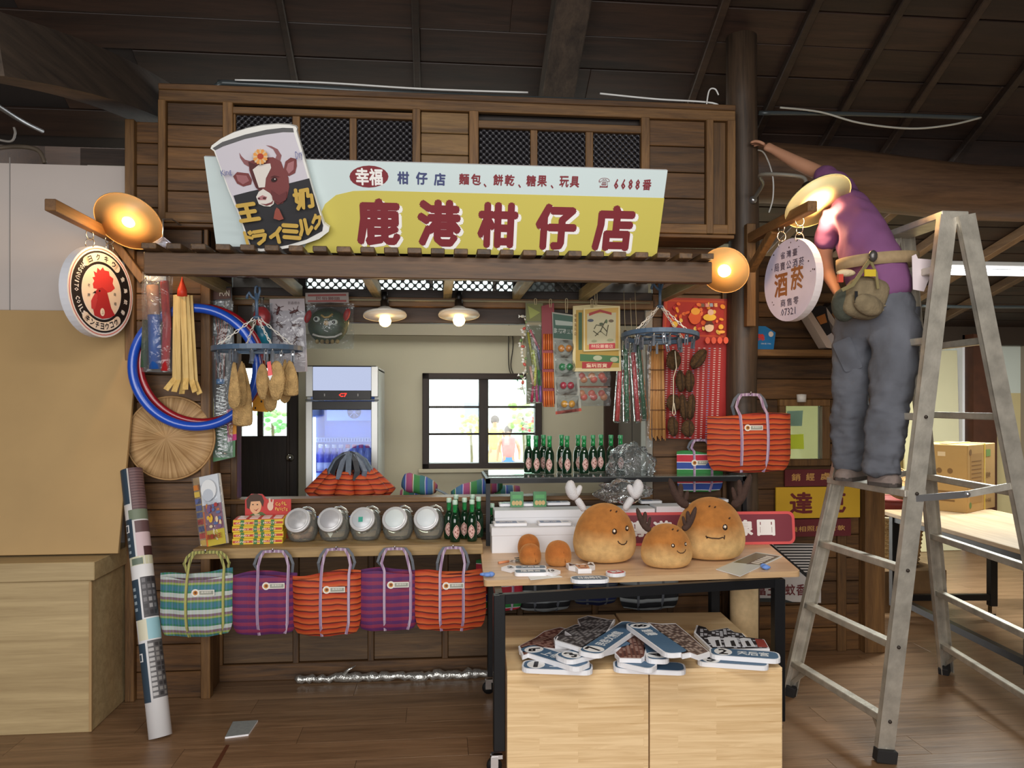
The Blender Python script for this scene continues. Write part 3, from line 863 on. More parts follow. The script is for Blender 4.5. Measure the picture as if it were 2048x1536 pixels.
# ---- tin-can cutout in front of the sign
F_CAN = Fr(F_SIGN.O + F_SIGN.R @ Vector((0, -.05, 0)), F_SIGN.e)
cc = lambda p: (420 + p[0] / 5.69, 240 + p[1] / 5.69)
t = thing('can_sign', 'flat cutout sign of a dry milk can with a cow head over the long sign', 'sign', F_CAN)
outl = [(5, 325), (20, 290), (120, 215), (260, 145), (420, 95), (580, 62), (760, 48), (900, 55), (975, 75), (990, 100), (985, 130), (1075, 440), (1170, 790), (1300, 1180), (1358, 1225), (1350, 1270), (1240, 1355), (1080, 1410), (900, 1455), (720, 1485), (580, 1495), (480, 1480), (445, 1450), (440, 1410), (330, 1090), (200, 780), (100, 500), (45, 355)]
MB().prism(F_CAN.poly([cc(p) for p in outl]), 0, .03, flat((232, 232, 228), .5)).build('board', t)
a = Art(F_CAN, cc)
inn = [(60, 350), (150, 300), (400, 215), (640, 165), (830, 140), (955, 145), (1050, 440), (1150, 790), (1290, 1200), (1280, 1265), (1100, 1360), (900, 1420), (720, 1455), (580, 1465), (470, 1445), (345, 1090), (215, 780), (110, 500)]
a.poly(inn, (206, 202, 212))
a.poly([(30, 320), (140, 250), (400, 165), (640, 110), (830, 88), (945, 92), (955, 140), (830, 138), (640, 165), (400, 215), (150, 300), (60, 345)], (92, 92, 94))
a.poly([(268, 860), (440, 815), (640, 770), (900, 720), (1130, 662), (1165, 790), (1288, 1200), (1278, 1262), (1100, 1358), (900, 1418), (720, 1452), (580, 1463), (472, 1443), (345, 1090)], (44, 44, 48))
BR, BD, CR = (122, 62, 62), (84, 40, 42), (222, 216, 210)
a.poly([(335, 370), (345, 430), (390, 500), (440, 530), (470, 470), (400, 450), (360, 410)], (140, 90, 92))
a.poly([(640, 285), (720, 330), (760, 400), (740, 450), (800, 470), (815, 400), (770, 330), (700, 295)], (140, 90, 92))
a.poly([(265, 640), (310, 590), (440, 605), (480, 680), (470, 730), (380, 755), (310, 720)], BR)
a.poly([(840, 560), (860, 470), (920, 425), (985, 440), (990, 520), (970, 600), (900, 635), (850, 620)], BR)
a.poly([(445, 470), (560, 430), (720, 420), (810, 470), (850, 580), (895, 650), (905, 760), (880, 880), (830, 945), (770, 960), (700, 900), (640, 800), (560, 800), (520, 760), (480, 660), (450, 570)], BR)
a.poly([(300, 620), (420, 630), (450, 690), (380, 730), (320, 690)], (156, 100, 104)); a.poly([(870, 560), (890, 490), (960, 460), (955, 560), (900, 610)], (166, 112, 116))
a.poly([(440, 470), (560, 520), (600, 700), (590, 800), (530, 770), (485, 660)], BD)
a.poly([(490, 560), (560, 505), (690, 490), (700, 540), (640, 660), (630, 760), (560, 765), (525, 660)], CR)
a.poly([(530, 870), (560, 810), (610, 780), (690, 830), (735, 900), (730, 950), (690, 980), (620, 975), (560, 950)], CR)
a.poly([(545, 880), (600, 850), (655, 870), (640, 905), (560, 905)], (176, 120, 124)); a.ell(562, 888, 14, 10, BD); a.ell(625, 882, 20, 12, BD)
a.poly([(580, 945), (640, 950), (700, 930), (725, 905), (715, 945), (650, 968)], (120, 60, 62))
a.ell(735, 672, 34, 24, (40, 18, 20), -15); a.ell(745, 665, 7, 7, (240, 230, 225)); a.poly([(690, 640), (740, 622), (800, 640), (740, 636)], BD)
a.poly([(700, 790), (790, 850), (880, 800), (870, 900), (800, 940), (720, 900)], (104, 50, 52))
for i in range(16):
    an = 2 * PI * i / 16; cx_, cz_ = 585 + 62 * math.cos(an), 405 + 66 * math.sin(an)
    a.mb.prism(a.P([(585 + 22 * math.cos(an + .3), 405 + 22 * math.sin(an + .3)), (cx_ + 22 * math.cos(an + 1), cz_ + 22 * math.sin(an + 1)), (cx_ + 26 * math.cos(an), cz_ + 26 * math.sin(an)), (cx_ + 22 * math.cos(an - 1), cz_ + 22 * math.sin(an - 1)), (585 + 22 * math.cos(an - .3), 405 + 22 * math.sin(an - .3))]), a.y - .024 - .0003 * (i % 2), a.y - .0235, flat((226, 156, 78) if i % 2 else (216, 190, 150), .6))
a.k += 13; a.ell(587, 402, 36, 34, (176, 66, 40))
a.poly([(770, 980), (800, 1000), (850, 1110), (800, 1125), (735, 1105), (750, 1020)], (146, 74, 62))
GO = (198, 164, 78)
a.text('王', 328, 915, 575, 1155, GO, .06, rot=R(10)); a.text('奶', 965, 755, 1185, 1015, GO, .05, rot=R(12))
for ch, x0, y0, x1, y1 in (('ド', 405, 1235, 500, 1405), ('ラ', 500, 1222, 655, 1408), ('イ', 690, 1190, 830, 1388), ('ミ', 838, 1160, 1040, 1345), ('ル', 1025, 1100, 1180, 1310), ('ク', 1170, 1050, 1275, 1235)):
    a.text(ch, x0, y0, x1, y1, GO, .06, up=False, rot=R(10))
a.text('King', 140, 555, 262, 625, (112, 116, 160), .01, up=False, rot=R(10)); a.text('Dry', 985, 345, 1060, 440, (112, 116, 160), .01, up=False, rot=R(10))
a.build('print', t)

# ---- round hanging signs
def arc_text(mb, s_, r, a_c, da, size, col, y, inward=False, off=.03):
    """characters set around a circle; a_c = angle of the middle (deg, 90 = top), da = step"""
    n = len(s_)
    for i, ch in enumerate(s_):
        if ch == ' ': continue
        an = a_c - da * (i - (n - 1) / 2) * (-1 if inward else 1)
        rot = R(an - 90 + (180 if inward else 0))
        M = Matrix.Translation((r * math.cos(R(an)), 0, r * math.sin(R(an)))) @ Matrix.Rotation(-rot, 4, 'Y')
        mb.text(ch, -size[0] / 2, -size[1] / 2, size[0] / 2, size[1] / 2, flat(col, .6), y, off, M=M, keep=(ch in 'IJ'))
def ring(mb, r0, r1, a0, a1, y, m, th=.0005, n=24):
    p = arcpts(0, 0, r1, r1, a0, a1, n) + arcpts(0, 0, r0, r0, a1, a0, n)
    for i in range(n):
        q = [p[i], p[i + 1], p[2 * n - i], p[2 * n + 1 - i]]
        mb.prism(q, y, y + th, m)
def loops(t, pts, r=.024):
    """steel split rings that carry a hanging sign; pts = local points where the chain starts and how many rings"""
    for (x, z, n, ax) in pts:
        for i in range(n):
            c = Vector((x, .015, z + i * r * 1.65)); pl = []
            for q in range(16):
                an = 2 * PI * q / 16
                pl.append(c + (Vector((math.cos(an) * r, 0, math.sin(an) * r)) if (i + ax) % 2 else Vector((0, math.cos(an) * r, math.sin(an) * r))))
            MB().tube(pl, .0022, flat((200, 196, 186), .25, .9), n=6, closed=True).build('split_ring', t)
RS = .214
P = onX(195, 584, -1.6)
F_R = Fr((-1.58, P.y, P.z), (0, 0, R(73)))
t = thing('round_sign', 'round white hanging sign with a red rooster head ringed in black', 'sign', F_R)
m = MB(); m.prism(ellipse(0, 0, RS, RS, 48), 0, .045, flat((236, 232, 230), .5), side=flat((226, 228, 236), .5)); m.build('disc', t)
m = MB()
ring(m, .200, .205, 0, 360, -.0006, flat((206, 120, 110), .6), n=48)
ring(m, .130, .192, 0, 360, -.0006, flat((26, 22, 24), .6), n=48)
CRm = flat((238, 222, 204), .6)
ring(m, .142, .183, 52, 128, -.0013, CRm); ring(m, .142, .183, 230, 310, -.0013, CRm)
for an in (52, 128, 230, 310): m.prism(ellipse(.1625 * math.cos(R(an)), .1625 * math.sin(R(an)), .0205, .0205, 14), -.0013, -.0006, CRm)
m.prism(ellipse(0, 0, .127, .127, 40), -.0006, 0, CRm)
arc_text(m, 'ヨクキウ', .162, 90, 19, (.026, .03), (26, 22, 24), -.002)
arc_text(m, 'キンチヨウコウ', .162, 270, 11.5, (.024, .03), (26, 22, 24), -.002, inward=True)
arc_text(m, 'MOSQUITO COILS', .162, 180, 6.6, (.015, .026), (240, 238, 236), -.002, inward=True)
arc_text(m, '金鳥蚊香', .162, 0, 20, (.024, .026), (240, 238, 236), -.002)
RD, RL = flat((176, 44, 50), .6), flat((206, 60, 62), .6)
comb = [(-.055, .01), (-.06, .03), (-.05, .045), (-.062, .06), (-.045, .065), (-.055, .09), (-.035, .085), (-.03, .11), (-.012, .10), (.005, .118), (.015, .105), (.045, .105), (.05, .085), (.075, .075), (.07, .05), (.085, .03), (.06, .01), (.03, .0), (.0, .02), (-.03, .01)]
m.prism(comb, -.0013, -.0006, RL)
m.prism([(-.045, -.005), (-.03, .012), (.0, .022), (.03, .008), (.045, -.03), (.06, -.07), (.085, -.10), (.05, -.117), (0, -.127), (-.05, -.116), (-.06, -.08), (-.045, -.07), (-.03, -.04)], -.002, -.0013, RD)
m.prism([(-.045, -.01), (-.03, -.02), (-.035, -.05), (-.05, -.09), (-.07, -.085), (-.072, -.05), (-.06, -.03)], -.0027, -.002, flat((190, 60, 66), .6))
m.prism([(-.045, .0), (-.062, -.012), (-.04, -.012)], -.003, -.002, flat((40, 26, 24), .6)); m.prism(ellipse(-.018, .003, .005, .005, 10), -.003, -.002, flat((30, 20, 20), .6))
m.prism(ellipse(.0, -.095, .014, .019, 14), -.0035, -.0027, CRm); m.text('上品', -.006, -.105, .006, -.085, flat((60, 40, 36), .6), -.004, .0)
for x, z, ch in ((-.085, .02, '老'), (-.085, -.025, '牌'), (.085, .0, '商'), (.088, -.045, '標')): m.text(ch, x - .008, z - .008, x + .008, z + .008, flat((50, 40, 40), .6), -.0015, 0)
m.build('print', t)
loops(t, ((-.06, RS + .005, 3, 0), (.07, RS + .01, 2, 1)))

P = onX(1578, 560, 1.70)
F_L = Fr((1.70, P.y, P.z), (0, 0, R(-79)))
t = thing('round_sign', 'round lilac-white hanging sign with brown characters and the number 07321', 'sign', F_L)
m = MB(); m.prism(ellipse(0, 0, .20, .20, 48), 0, .04, flat((186, 178, 200), .5, var=.08, vs=6), side=flat((236, 226, 226), .5)); m.build('disc', t)
m = MB(); dk = flat((52, 44, 70), .6); br = flat((126, 76, 40), .6)
def lt(s_, x0, z0, x1, z1, mm, off=.02): m.text(s_, x0, z0, x1, z1, mm, -.001, off)
for i, ch in enumerate('省灣臺'): lt(ch, -.065 + i * .047, .11, -.030 + i * .047, .145, dk, .01)
for i, ch in enumerate('局賣公酒菸'): lt(ch, -.115 + i * .048, .055, -.078 + i * .048, .095, dk, .01)
lt('酒', -.115, -.075, -.01, .045, br, .03); lt('菸', .015, -.055, .11, .06, br, .03)
for i, ch in enumerate('商售零'): lt(ch, -.065 + i * .05, -.125, -.027 + i * .05, -.088, dk, .01)
lt('07321', -.06, -.17, .05, -.135, dk, .005)
for i in range(14):
    an = random.uniform(0, 2 * PI); rr_ = random.uniform(.15, .193); m.prism(ellipse(rr_ * math.cos(an), rr_ * math.sin(an), random.uniform(.002, .006), random.uniform(.002, .005), 7), -.0006, 0, flat((70, 54, 60), .8))
m.build('print', t)['kind'] = 'stuff'
loops(t, ((-.08, .19, 3, 1), (.06, .195, 3, 0)))

# ---- lamps
LIT_ENAM = flat((226, 176, 110), .4, name='enamel')  # white enamel; the warm lamplight on it is put into this colour
BULB = emis((255, 214, 130), 14, 'bulb_glow')
def lamp(label, C0, nrm, r, depth, arm, power, group=None, name='wall_lamp', emp=None, shade=LIT_ENAM, outer=flat((70, 62, 54), .4, .4), lz=.2):
    C0 = Vector(C0); nv = Vector(nrm).normalized()
    q = nv.to_track_quat('Z', 'Y'); e = q.to_euler()
    f = Fr(C0, e)
    t = thing(name, label, 'lamp', f)
    prof = [(r, 0), (r * .97, -.010), (r * .8, -depth * .28), (r * .55, -depth * .5), (r * .42, -depth * .62), (r * .34, -depth * .8), (r * .22, -depth)]
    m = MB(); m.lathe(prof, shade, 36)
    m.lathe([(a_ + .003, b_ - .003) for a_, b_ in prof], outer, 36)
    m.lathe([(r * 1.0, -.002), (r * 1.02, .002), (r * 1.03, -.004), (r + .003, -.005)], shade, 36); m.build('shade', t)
    MB().lathe([(.0, -depth - .045), (.022, -depth - .04), (.024, -depth), (.02, -depth + .02)], flat((60, 50, 40), .4, .5), 14).build('socket', t)
    b = -depth + .02
    MB().lathe([(.012, b), (.016, b + .01), (.028, b + .035), (.033, b + .052), (.028, b + .07), (.015, b + .081), (0, b + .085)], BULB, 16).build('bulb', t)
    if arm:
        pts = [f.loc(p) for p in arm] + [Vector((0, 0, -depth - .1)), Vector((0, 0, -depth - .04))]
        out = []
        for i in range(len(pts) - 1):
            p0 = pts[max(i - 1, 0)]; p1 = pts[i]; p2 = pts[i + 1]; p3 = pts[min(i + 2, len(pts) - 1)]
            for k_ in range(6):
                u = k_ / 6; out.append(.5 * ((2 * p1) + (p2 - p0) * u + (2 * p0 - 5 * p1 + 4 * p2 - p3) * u * u + (3 * p1 - p0 - 3 * p2 + p3) * u ** 3))
        out.append(pts[-1])
        MB().tube(out, .010, flat((160, 156, 146), .35, .6), n=8).build('arm', t)
        MB().ball(pts[0], .022, STEEL, 10, 6).build('wall_cap', t)
    point('bulb_light', f.O + f.R @ Vector((0, 0, b + lz)), power, (1.0, .60, .26), .03)
    return t
def dirn(d, rt, up):
    v = (CAMP - Vector(d)).normalized(); rgt = Vector((_c, -_s, 0)); u = Vector((0, 0, 1))
    return v, rgt, u
def nrm(C0, k, rt, up):
    v, rg, u = dirn(C0, 0, 0); return v * k + rg * rt + u * up
c = W(257, 444, 3.62)
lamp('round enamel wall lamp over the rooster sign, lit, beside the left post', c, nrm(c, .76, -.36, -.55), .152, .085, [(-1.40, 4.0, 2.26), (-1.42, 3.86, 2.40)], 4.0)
c = W(1636, 404, 3.69)
lamp('brightest round enamel lamp on a grey gooseneck arm over the liquor sign', c, nrm(c, .62, .50, -.72), .160, .085, [(1.735, 4.11, 2.62), (1.72, 3.95, 2.66), (1.64, 3.78, 2.66)], 15, shade=flat((246, 230, 170), .4), lz=.15)  # yellow lamplight put into this shade's colour
c = W(1449, 541, 3.85)
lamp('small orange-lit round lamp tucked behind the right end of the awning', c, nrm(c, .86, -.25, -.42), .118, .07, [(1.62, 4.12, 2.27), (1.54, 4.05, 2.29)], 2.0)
c = onY(770, 632, 4.15)
pend = lamp('left one of the two small white cone lamps hanging over the opening', c, (0.03, -.16, -1), .112, .045, None, 1.0, 'pendants', 'pendant_lamp', shade=flat((232, 228, 216), .35), outer=flat((226, 222, 210), .35))
c2 = onY(918, 631, 4.15)
lamp('right one of the two small white cone lamps hanging over the opening', c2, (0.0, -.16, -1), .108, .045, None, 1.0, 'pendants', 'pendant_lamp', shade=flat((232, 228, 216), .35), outer=flat((226, 222, 210), .35))
for o in [o for o in bpy.data.objects if o.name.startswith('pendant_lamp')]:
    o['group'] = 'pendant lamps over the opening'
    MB().tube([(0, 0, -.08), (0, -.0, -.13)], .018, BLACK, n=8).build('cap', o)
# small clear glass shade without light, behind the left lamp
c = onY(326, 494, 3.75); f = Fr(c)
t = thing('glass_lamp', 'small clear glass cone lamp on a thin rod behind the left wall lamp', 'lamp', f)
MB().lathe([(.058, 0), (.05, .012), (.02, .035), (.008, .045)], glass((225, 225, 235), .35), 20).build('shade', t)
MB().tube([(0, 0, .04), (0, .0, .13), (0, .12, .16), (0, .25, .16)], .004, STEEL, n=6).build('rod', t)

# ---- white panel, leaning board and cabinet at the left
struct('wall_panel_left', MB().box(((-3.3 - 1.565) / 2, 4.175, 1.36), (3.3 - 1.565, .04, 2.72), WALLW))
struct('trim_90', MB().box((X(19, 4.15), 4.153, 1.9), (.004, .004, 1.7), flat((150, 146, 142), .9)))
cx1 = -1.56
t = thing('plywood_cabinet', 'pale plywood cabinet with a thick overhanging top at the left edge', 'cabinet', loc=(-2.3, 3.9, 0))
MB().box((-.0, .0, .345), (1.48, .46, .69), PLY, None, .003).build('body', t).location = (-.01, 0, .0)
MB().box((0, -.0, .735), (1.50, .49, .085), PLY, None, .003).build('top', t)
MB().box((.728, -.229, .345), (.012, .012, .68), flat((168, 138, 96), .5)).build('edge_strip', t)
b0 = onZ(232, 1110, .78); 
m = MB(); th = math.atan2(4.09 - 3.78, 1.19)
m.box((-.85, .011, .605), (1.7, .022, 1.21), MDF, None, .002)
o = m.build('leaning_board'); o.location = (-1.505, 3.80, .787); o.rotation_euler = (-R(13.4), 0, 0)
tag(o, 'large tan fibreboard sheet leaning on top of the plywood cabinet', 'board')
# ================================================================== goods hanging round the opening
CLEAR = glass((240, 244, 246), .03, .08, bump=.5, bs=26)
CLEAR2 = glass((236, 240, 242), .07, .12, bump=.7, bs=18)
CORD = flat((190, 176, 140), .8, name='cord')
def sheet(mb, x0, z0, x1, z1, y, m, bulge=.012, seg=6, wob=.002):
    """a soft bag front: bulging and a bit crumpled"""
    ph = random.uniform(0, 6)
    mb.grid(lambda u, v: (x0 + (x1 - x0) * u + wob * math.sin(9 * v + ph), y - bulge * math.sin(PI * u) * math.sin(PI * min(1, max(0, v))) - wob * math.sin(7 * u + 11 * v + ph), z0 + (z1 - z0) * v), seg, seg + 4, m)
def bagof(mb, x0, z0, x1, z1, d=.012, m=None):
    m = m or CLEAR
    sheet(mb, x0, z0, x1, z1, -d * .3, m, d); sheet(mb, x0, z0, x1, z1, d * .3, m, -d * .5)
def frame_at(px, py, Y, rz=0): return Fr(onY(px, py, Y), (0, 0, rz))
def cord_loop(t, x, z0, z1, y=0.0, w_=.012):
    pl = [(x - w_ * .3, y, z0)] + [(x - w_ / 2, y, z0 + (z1 - z0) * .6)] + [(x + w_ / 2 * math.cos(q), y, z1 - w_ / 2 + w_ / 2 * math.sin(q)) for q in (PI, PI * .75, PI * .5, PI * .25, 0)] + [(x + w_ / 2, y, z0 + (z1 - z0) * .6), (x + w_ * .3, y, z0)]
    MB().tube(pl, .0022, CORD, n=5).build('cord', t)

# rod of bamboo that carries the goods
P0, P1 = onY(470, 597, 4.19), onY(1300, 606, 4.19)
tag(MB().tube([P0, P0.lerp(P1, .3), P0.lerp(P1, .6), P1], .006, flat((150, 140, 110), .6)).build('bamboo_rod'), 'thin bamboo rod along the top of the opening carrying the packets', 'rod')

# --- bag of paper tubes
f = frame_at(316, 640, 3.87); u = f.uv
t = thing('tube_bag', 'clear bag of blue, red and pale tubes hanging by the left post', 'bag', f)
def tb(nm, pts, r, m): MB().tube([(u(*p)[0], 0.0, u(*p)[1]) for p in pts], r, m, n=14).build(nm, t)
tb('tube', [(308, 630), (311, 738)], .029, flat((32, 92, 176), .35)); tb('tube', [(305, 571), (308, 629)], .028, flat((206, 158, 128), .5))
tb('tube', [(329, 562), (334, 650), (330, 742)], .020, flat((188, 38, 46), .35)); tb('tube', [(292, 640), (288, 735)], .016, flat((64, 96, 70), .4))
x0, z0 = u(286, 744); x1, z1 = u(343, 545)
m = MB(); bagof(m, x0, z0, x1, z1, .045, CLEAR2); m.build('plastic_bag', t)
m = MB(); m.box(((u(315, 550))[0], -.0, u(315, 552)[1]), (.09, .03, .05), flat((205, 208, 208), .3)); m.build('header_fold', t)
# --- bundle of yellow flat strips
f = frame_at(365, 680, 3.87); u = f.uv
t = thing('strip_bundle', 'bundle of yellow wood strips flared at the bottom under a red tip', 'bundle', f)
YS = wood((176, 142, 74), (226, 196, 126), 'Z', 2.0, rnd=.1, name='yellow_strip', bump=.03)
for i, (xt, xb, fl_, yo) in enumerate(((352, 350, -14, 0), (357, 358, -4, -.012), (362, 366, 0, .012), (367, 374, 2, -.01), (373, 384, 10, 0), (378, 390, 12, .014))):
    pl = []
    for k_ in range(9):
        q = k_ / 8
        px = xt + (xb - xt) * q + (fl_ * max(0, (q - .86) / .14) ** 2); py = 590 + (190 + 4 * (i % 3)) * q
        a_ = u(px, py); pl.append((a_[0], yo - .03 * max(0, (q - .9) / .1) ** 2, a_[1]))
    MB().tube(pl, .01, YS, flatk=(.026, .004), up=(0, 1, 0)).build('strip', t)
m = MB(); a_ = u(365, 572); m.lathe([(.0, .06), (.008, .03), (.022, -.01), (.024, -.04), (.0, -.045)], flat((214, 60, 34), .5), 10, Matrix.Translation((a_[0], -.005, a_[1] - .01))); m.build('red_tip', t)
# --- hoops
def hoop(cx, cy, Y, r, rt, col, label, tilt):
    f = frame_at(cx, cy, Y)
    o = MB().tube([(r * math.cos(2 * PI * i / 72), .0, r * math.sin(2 * PI * i / 72)) for i in range(72)], rt, flat(col, .28, coat=.4), n=12, closed=True).build('hula_hoop')
    o.location = f.O; o.rotation_euler = tilt
    return tag(o, label, 'hoop', 'hula hoops')
hoop(391, 735, 3.93, .292, .023, (28, 78, 190), 'thick glossy blue hula hoop hanging in front of the straw hat', (R(3), 0, R(4)))
hoop(405, 729, 3.975, .286, .017, (146, 22, 34), 'dark red hula hoop hanging just behind the blue one', (R(2), 0, R(8)))
# --- straw hat
f = Fr(onY(342, 876, 4.012), (R(87), 0, R(6)))
t = thing('straw_hat', 'round conical straw hat hung against the left plank wall', 'hat', f)
def straw():
    m, nt, p = _new('straw'); tc = N(nt, 'ShaderNodeTexCoord'); sp = N(nt, 'ShaderNodeSeparateXYZ'); nt.links.new(tc.outputs['Object'], sp.inputs[0])
    at = N(nt, 'ShaderNodeMath', operation='ARCTAN2'); nt.links.new(sp.outputs['Y'], at.inputs[0]); nt.links.new(sp.outputs['X'], at.inputs[1])
    cb = N(nt, 'ShaderNodeCombineXYZ'); nt.links.new(at.outputs[0], cb.inputs[0]); nt.links.new(sp.outputs['Z'], cb.inputs[1])
    mp = N(nt, 'ShaderNodeMapping'); mp.inputs['Scale'].default_value = (9, 4, 1); nt.links.new(cb.outputs[0], mp.inputs['Vector'])
    nz = N(nt, 'ShaderNodeTexNoise', i_Scale=1.6, i_Detail=6.0); nt.links.new(mp.outputs[0], nz.inputs['Vector'])
    rp = N(nt, 'ShaderNodeValToRGB'); rp.color_ramp.elements[0].position = .35; rp.color_ramp.elements[1].position = .7
    rp.color_ramp.elements[0].color = lin((150, 114, 72)); rp.color_ramp.elements[1].color = lin((206, 170, 122)); nt.links.new(nz.outputs['Fac'], rp.inputs['Fac'])
    nt.links.new(rp.outputs[0], p.inputs['Base Color']); p.inputs['Roughness'].default_value = .6
    b = N(nt, 'ShaderNodeBump', i_Strength=.4, i_Distance=.006); nt.links.new(nz.outputs['Fac'], b.inputs['Height']); nt.links.new(b.outputs[0], p.inputs['Normal'])
    return m
ST = straw()
MB().lathe([(.207, -.0), (.2, .012), (.17, .02), (.13, .03), (.112, .042), (.10, .05), (.06, .074), (.02, .094), (0.0, .098)], ST, 40).build('cone', t)
MB().tube([(.207 * math.cos(2 * PI * i / 48), .207 * math.sin(2 * PI * i / 48), 0) for i in range(48)], .006, flat((170, 132, 84), .6), n=8, closed=True).build('rim', t)
# --- firework pack with silver coil
f = frame_at(442, 745, 4.08); u = f.uv
t = thing('toy_pack', 'tall glossy toy pack with red sticks and a silver coil, left of the opening', 'packet', f)
m = MB(); m.prism(f.poly([(413, 575), (462, 572), (470, 760), (466, 915), (424, 925), (416, 760)]), .012, .016, flat((46, 44, 46), .3)); m.build('card', t)
a = Art(f, y0=.0115)
a.poly([(422, 860), (470, 850), (469, 914), (425, 924)], (84, 130, 90)); a.poly([(452, 820), (472, 815), (472, 880), (454, 884)], (196, 40, 120)); a.poly([(456, 850), (472, 848), (472, 868), (457, 870)], (222, 150, 40)); a.poly([(416, 760), (424, 760), (428, 850), (417, 850)], (206, 180, 60))
a.poly([(418, 578), (460, 576), (461, 596), (418, 600)], (92, 60, 50)); a.text('FUN', 438, 580, 458, 592, (220, 210, 190), .02)
a.build('print', t)
for i in range(5):
    p, q = (438 + i * 3, 680 - i * 2 % 5), (430 + i * 7, 626 + (i % 3) * 5)
    MB().tube([(u(*p)[0], 0, u(*p)[1]), (u(*q)[0], -.004, u(*q)[1])], .003, flat((150, 70, 56), .4)).build('stick', t)
for i in range(4):
    p, q = (424 + i * 8, 760), (428 + i * 7, 672)
    MB().tube([(u(*p)[0], 0, u(*p)[1]), (u(*q)[0], -.004, u(*q)[1])], .0035, flat((130, 62, 52), .4)).build('stick', t)
pl = []
for i in range(40):
    q = i / 39; px = 441 + 4 * q + (11 if i % 2 else -11) * (0.7 + .3 * math.sin(3 * q)); py = 770 + 138 * q
    pl.append((u(px, py)[0], -.006 + .008 * (i % 2), u(px, py)[1]))
MB().tube(pl, .007, flat((214, 216, 214), .15, .9), n=8).build('silver_coil', t)
MB().tube([(u(441, 758)[0], 0, u(441, 758)[1]), (u(441, 768)[0], 0, u(441, 768)[1])], .022, flat((70, 130, 186), .3), n=12).build('blue_cap', t)
m = MB(); x0, z0 = u(415, 915); x1, z1 = u(466, 602); bagof(m, x0, z0, x1, z1, .02, CLEAR2); m.build('plastic_bag', t)

# --- peg drying hangers
BLUE = flat((70, 92, 116), .45, name='hanger_blue'); CHN = flat((224, 222, 216), .4, name='chain_white')
def drying_hanger(px, py, Y, r, hook_py, apex_py, label, tilt, pegs):
    O = onY(px, py, Y); f = Fr(O, tilt)
    t = thing('drying_hanger', label, 'hanger', f, 'round peg drying hangers')
    n = 40
    MB().tube([(r * math.cos(2 * PI * i / n), r * math.sin(2 * PI * i / n), 0) for i in range(n)], .008, BLUE, flatk=(.02, .022), closed=True, up=(0, 0, 1)).build('ring', t)
    m = MB()
    for k_ in range(2): m.tube([(r * math.cos(PI * k_ / 2 + .4), r * math.sin(PI * k_ / 2 + .4), 0), (-r * math.cos(PI * k_ / 2 + .4), -r * math.sin(PI * k_ / 2 + .4), 0)], .006, BLUE, n=6)
    m.tube([(r * .5 * math.cos(2 * PI * i / 24), r * .5 * math.sin(2 * PI * i / 24), 0) for i in range(24)], .006, BLUE, n=6, closed=True); m.build('inner_frame', t)
    za = onY(px, apex_py, Y).z - O.z; zh = onY(px, hook_py, Y).z - O.z
    for k_ in range(4):
        an = PI / 2 * k_ + .55; p = Vector((r * .93 * math.cos(an), r * .93 * math.sin(an), .01)); q = Vector((.008 * math.cos(an), .008 * math.sin(an), za))
        d = (q - p); L_ = d.length; nl = max(4, int(L_ / .024)); m = MB(); dn = d.normalized(); sd = dn.cross(Vector((0, 0, 1))).normalized(); s2 = dn.cross(sd)
        for j in range(nl):
            c = p + d * ((j + .5) / nl); s_ = sd if j % 2 else s2; hl = L_ / nl * .62
            m.tube([c + dn * (hl * math.cos(w_)) + s_ * (.0055 * math.sin(w_)) for w_ in [2 * PI * e / 10 for e in range(10)]], .0021, CHN, n=5, closed=True)
        m.build('chain', t)
    m = MB(); m.ball((0, 0, za), (.02, .02, .01), BLUE, 10, 6); m.tube([(0, 0, za), (0, 0, zh - .03)], .008, BLUE, n=8)
    m.tube([(0, 0, zh - .06), (-.022, 0, zh - .045), (-.034, 0, zh - .025), (-.042, 0, zh - .04), (-.045, 0, zh - .055)], .007, BLUE, n=8)
    m.tube([(-.002, 0, zh - .05), (-.006, 0, zh - .02), (-.004, 0, zh), (.006, -.0, zh + .004)], .006, BLUE, n=8); m.tube([(.004, 0, zh - .06), (.016, 0, zh - .02), (.014, 0, zh)], .006, BLUE, n=8); m.build('hook', t)
    for i in range(pegs):
        an = 2 * PI * i / pegs + .2; rr_ = r * (.9 if i % 2 else .55); c = (rr_ * math.cos(an), rr_ * math.sin(an))
        m = MB(); Mt = Matrix.Translation((c[0], c[1], -.01)) @ Matrix.Rotation(an + i, 4, 'Z') @ Matrix.Rotation(random.uniform(-.25, .25), 4, 'Y')
        m.box((.006, 0, -.028), (.005, .012, .052), flat((96, 104, 116), .4), Mt); m.box((-.006, 0, -.028), (.005, .012, .052), flat((96, 104, 116), .4), Mt); m.tube([Mt @ Vector((0, 0, .014)), Mt @ Vector((0, 0, -.02))], .003, STEEL, n=6); m.box((0, 0, -.02), (.014, .008, .008), STEEL, Mt)
        m.build('peg', t)
    return t
drying_hanger(515, 698, 3.72, .196, 574, 635, 'blue peg drying hanger on the left holding tan loofahs', (R(0), R(-1), 0), 14)
drying_hanger(1320, 673, 3.9, .19, 556, 612, 'blue peg drying hanger on the right holding brown fibre brushes', (R(-5), R(1.5), 0), 16)
LOOF = flat((186, 152, 100), .95, var=.25, vs=30, bump=.9, bs=120, name='loofah')
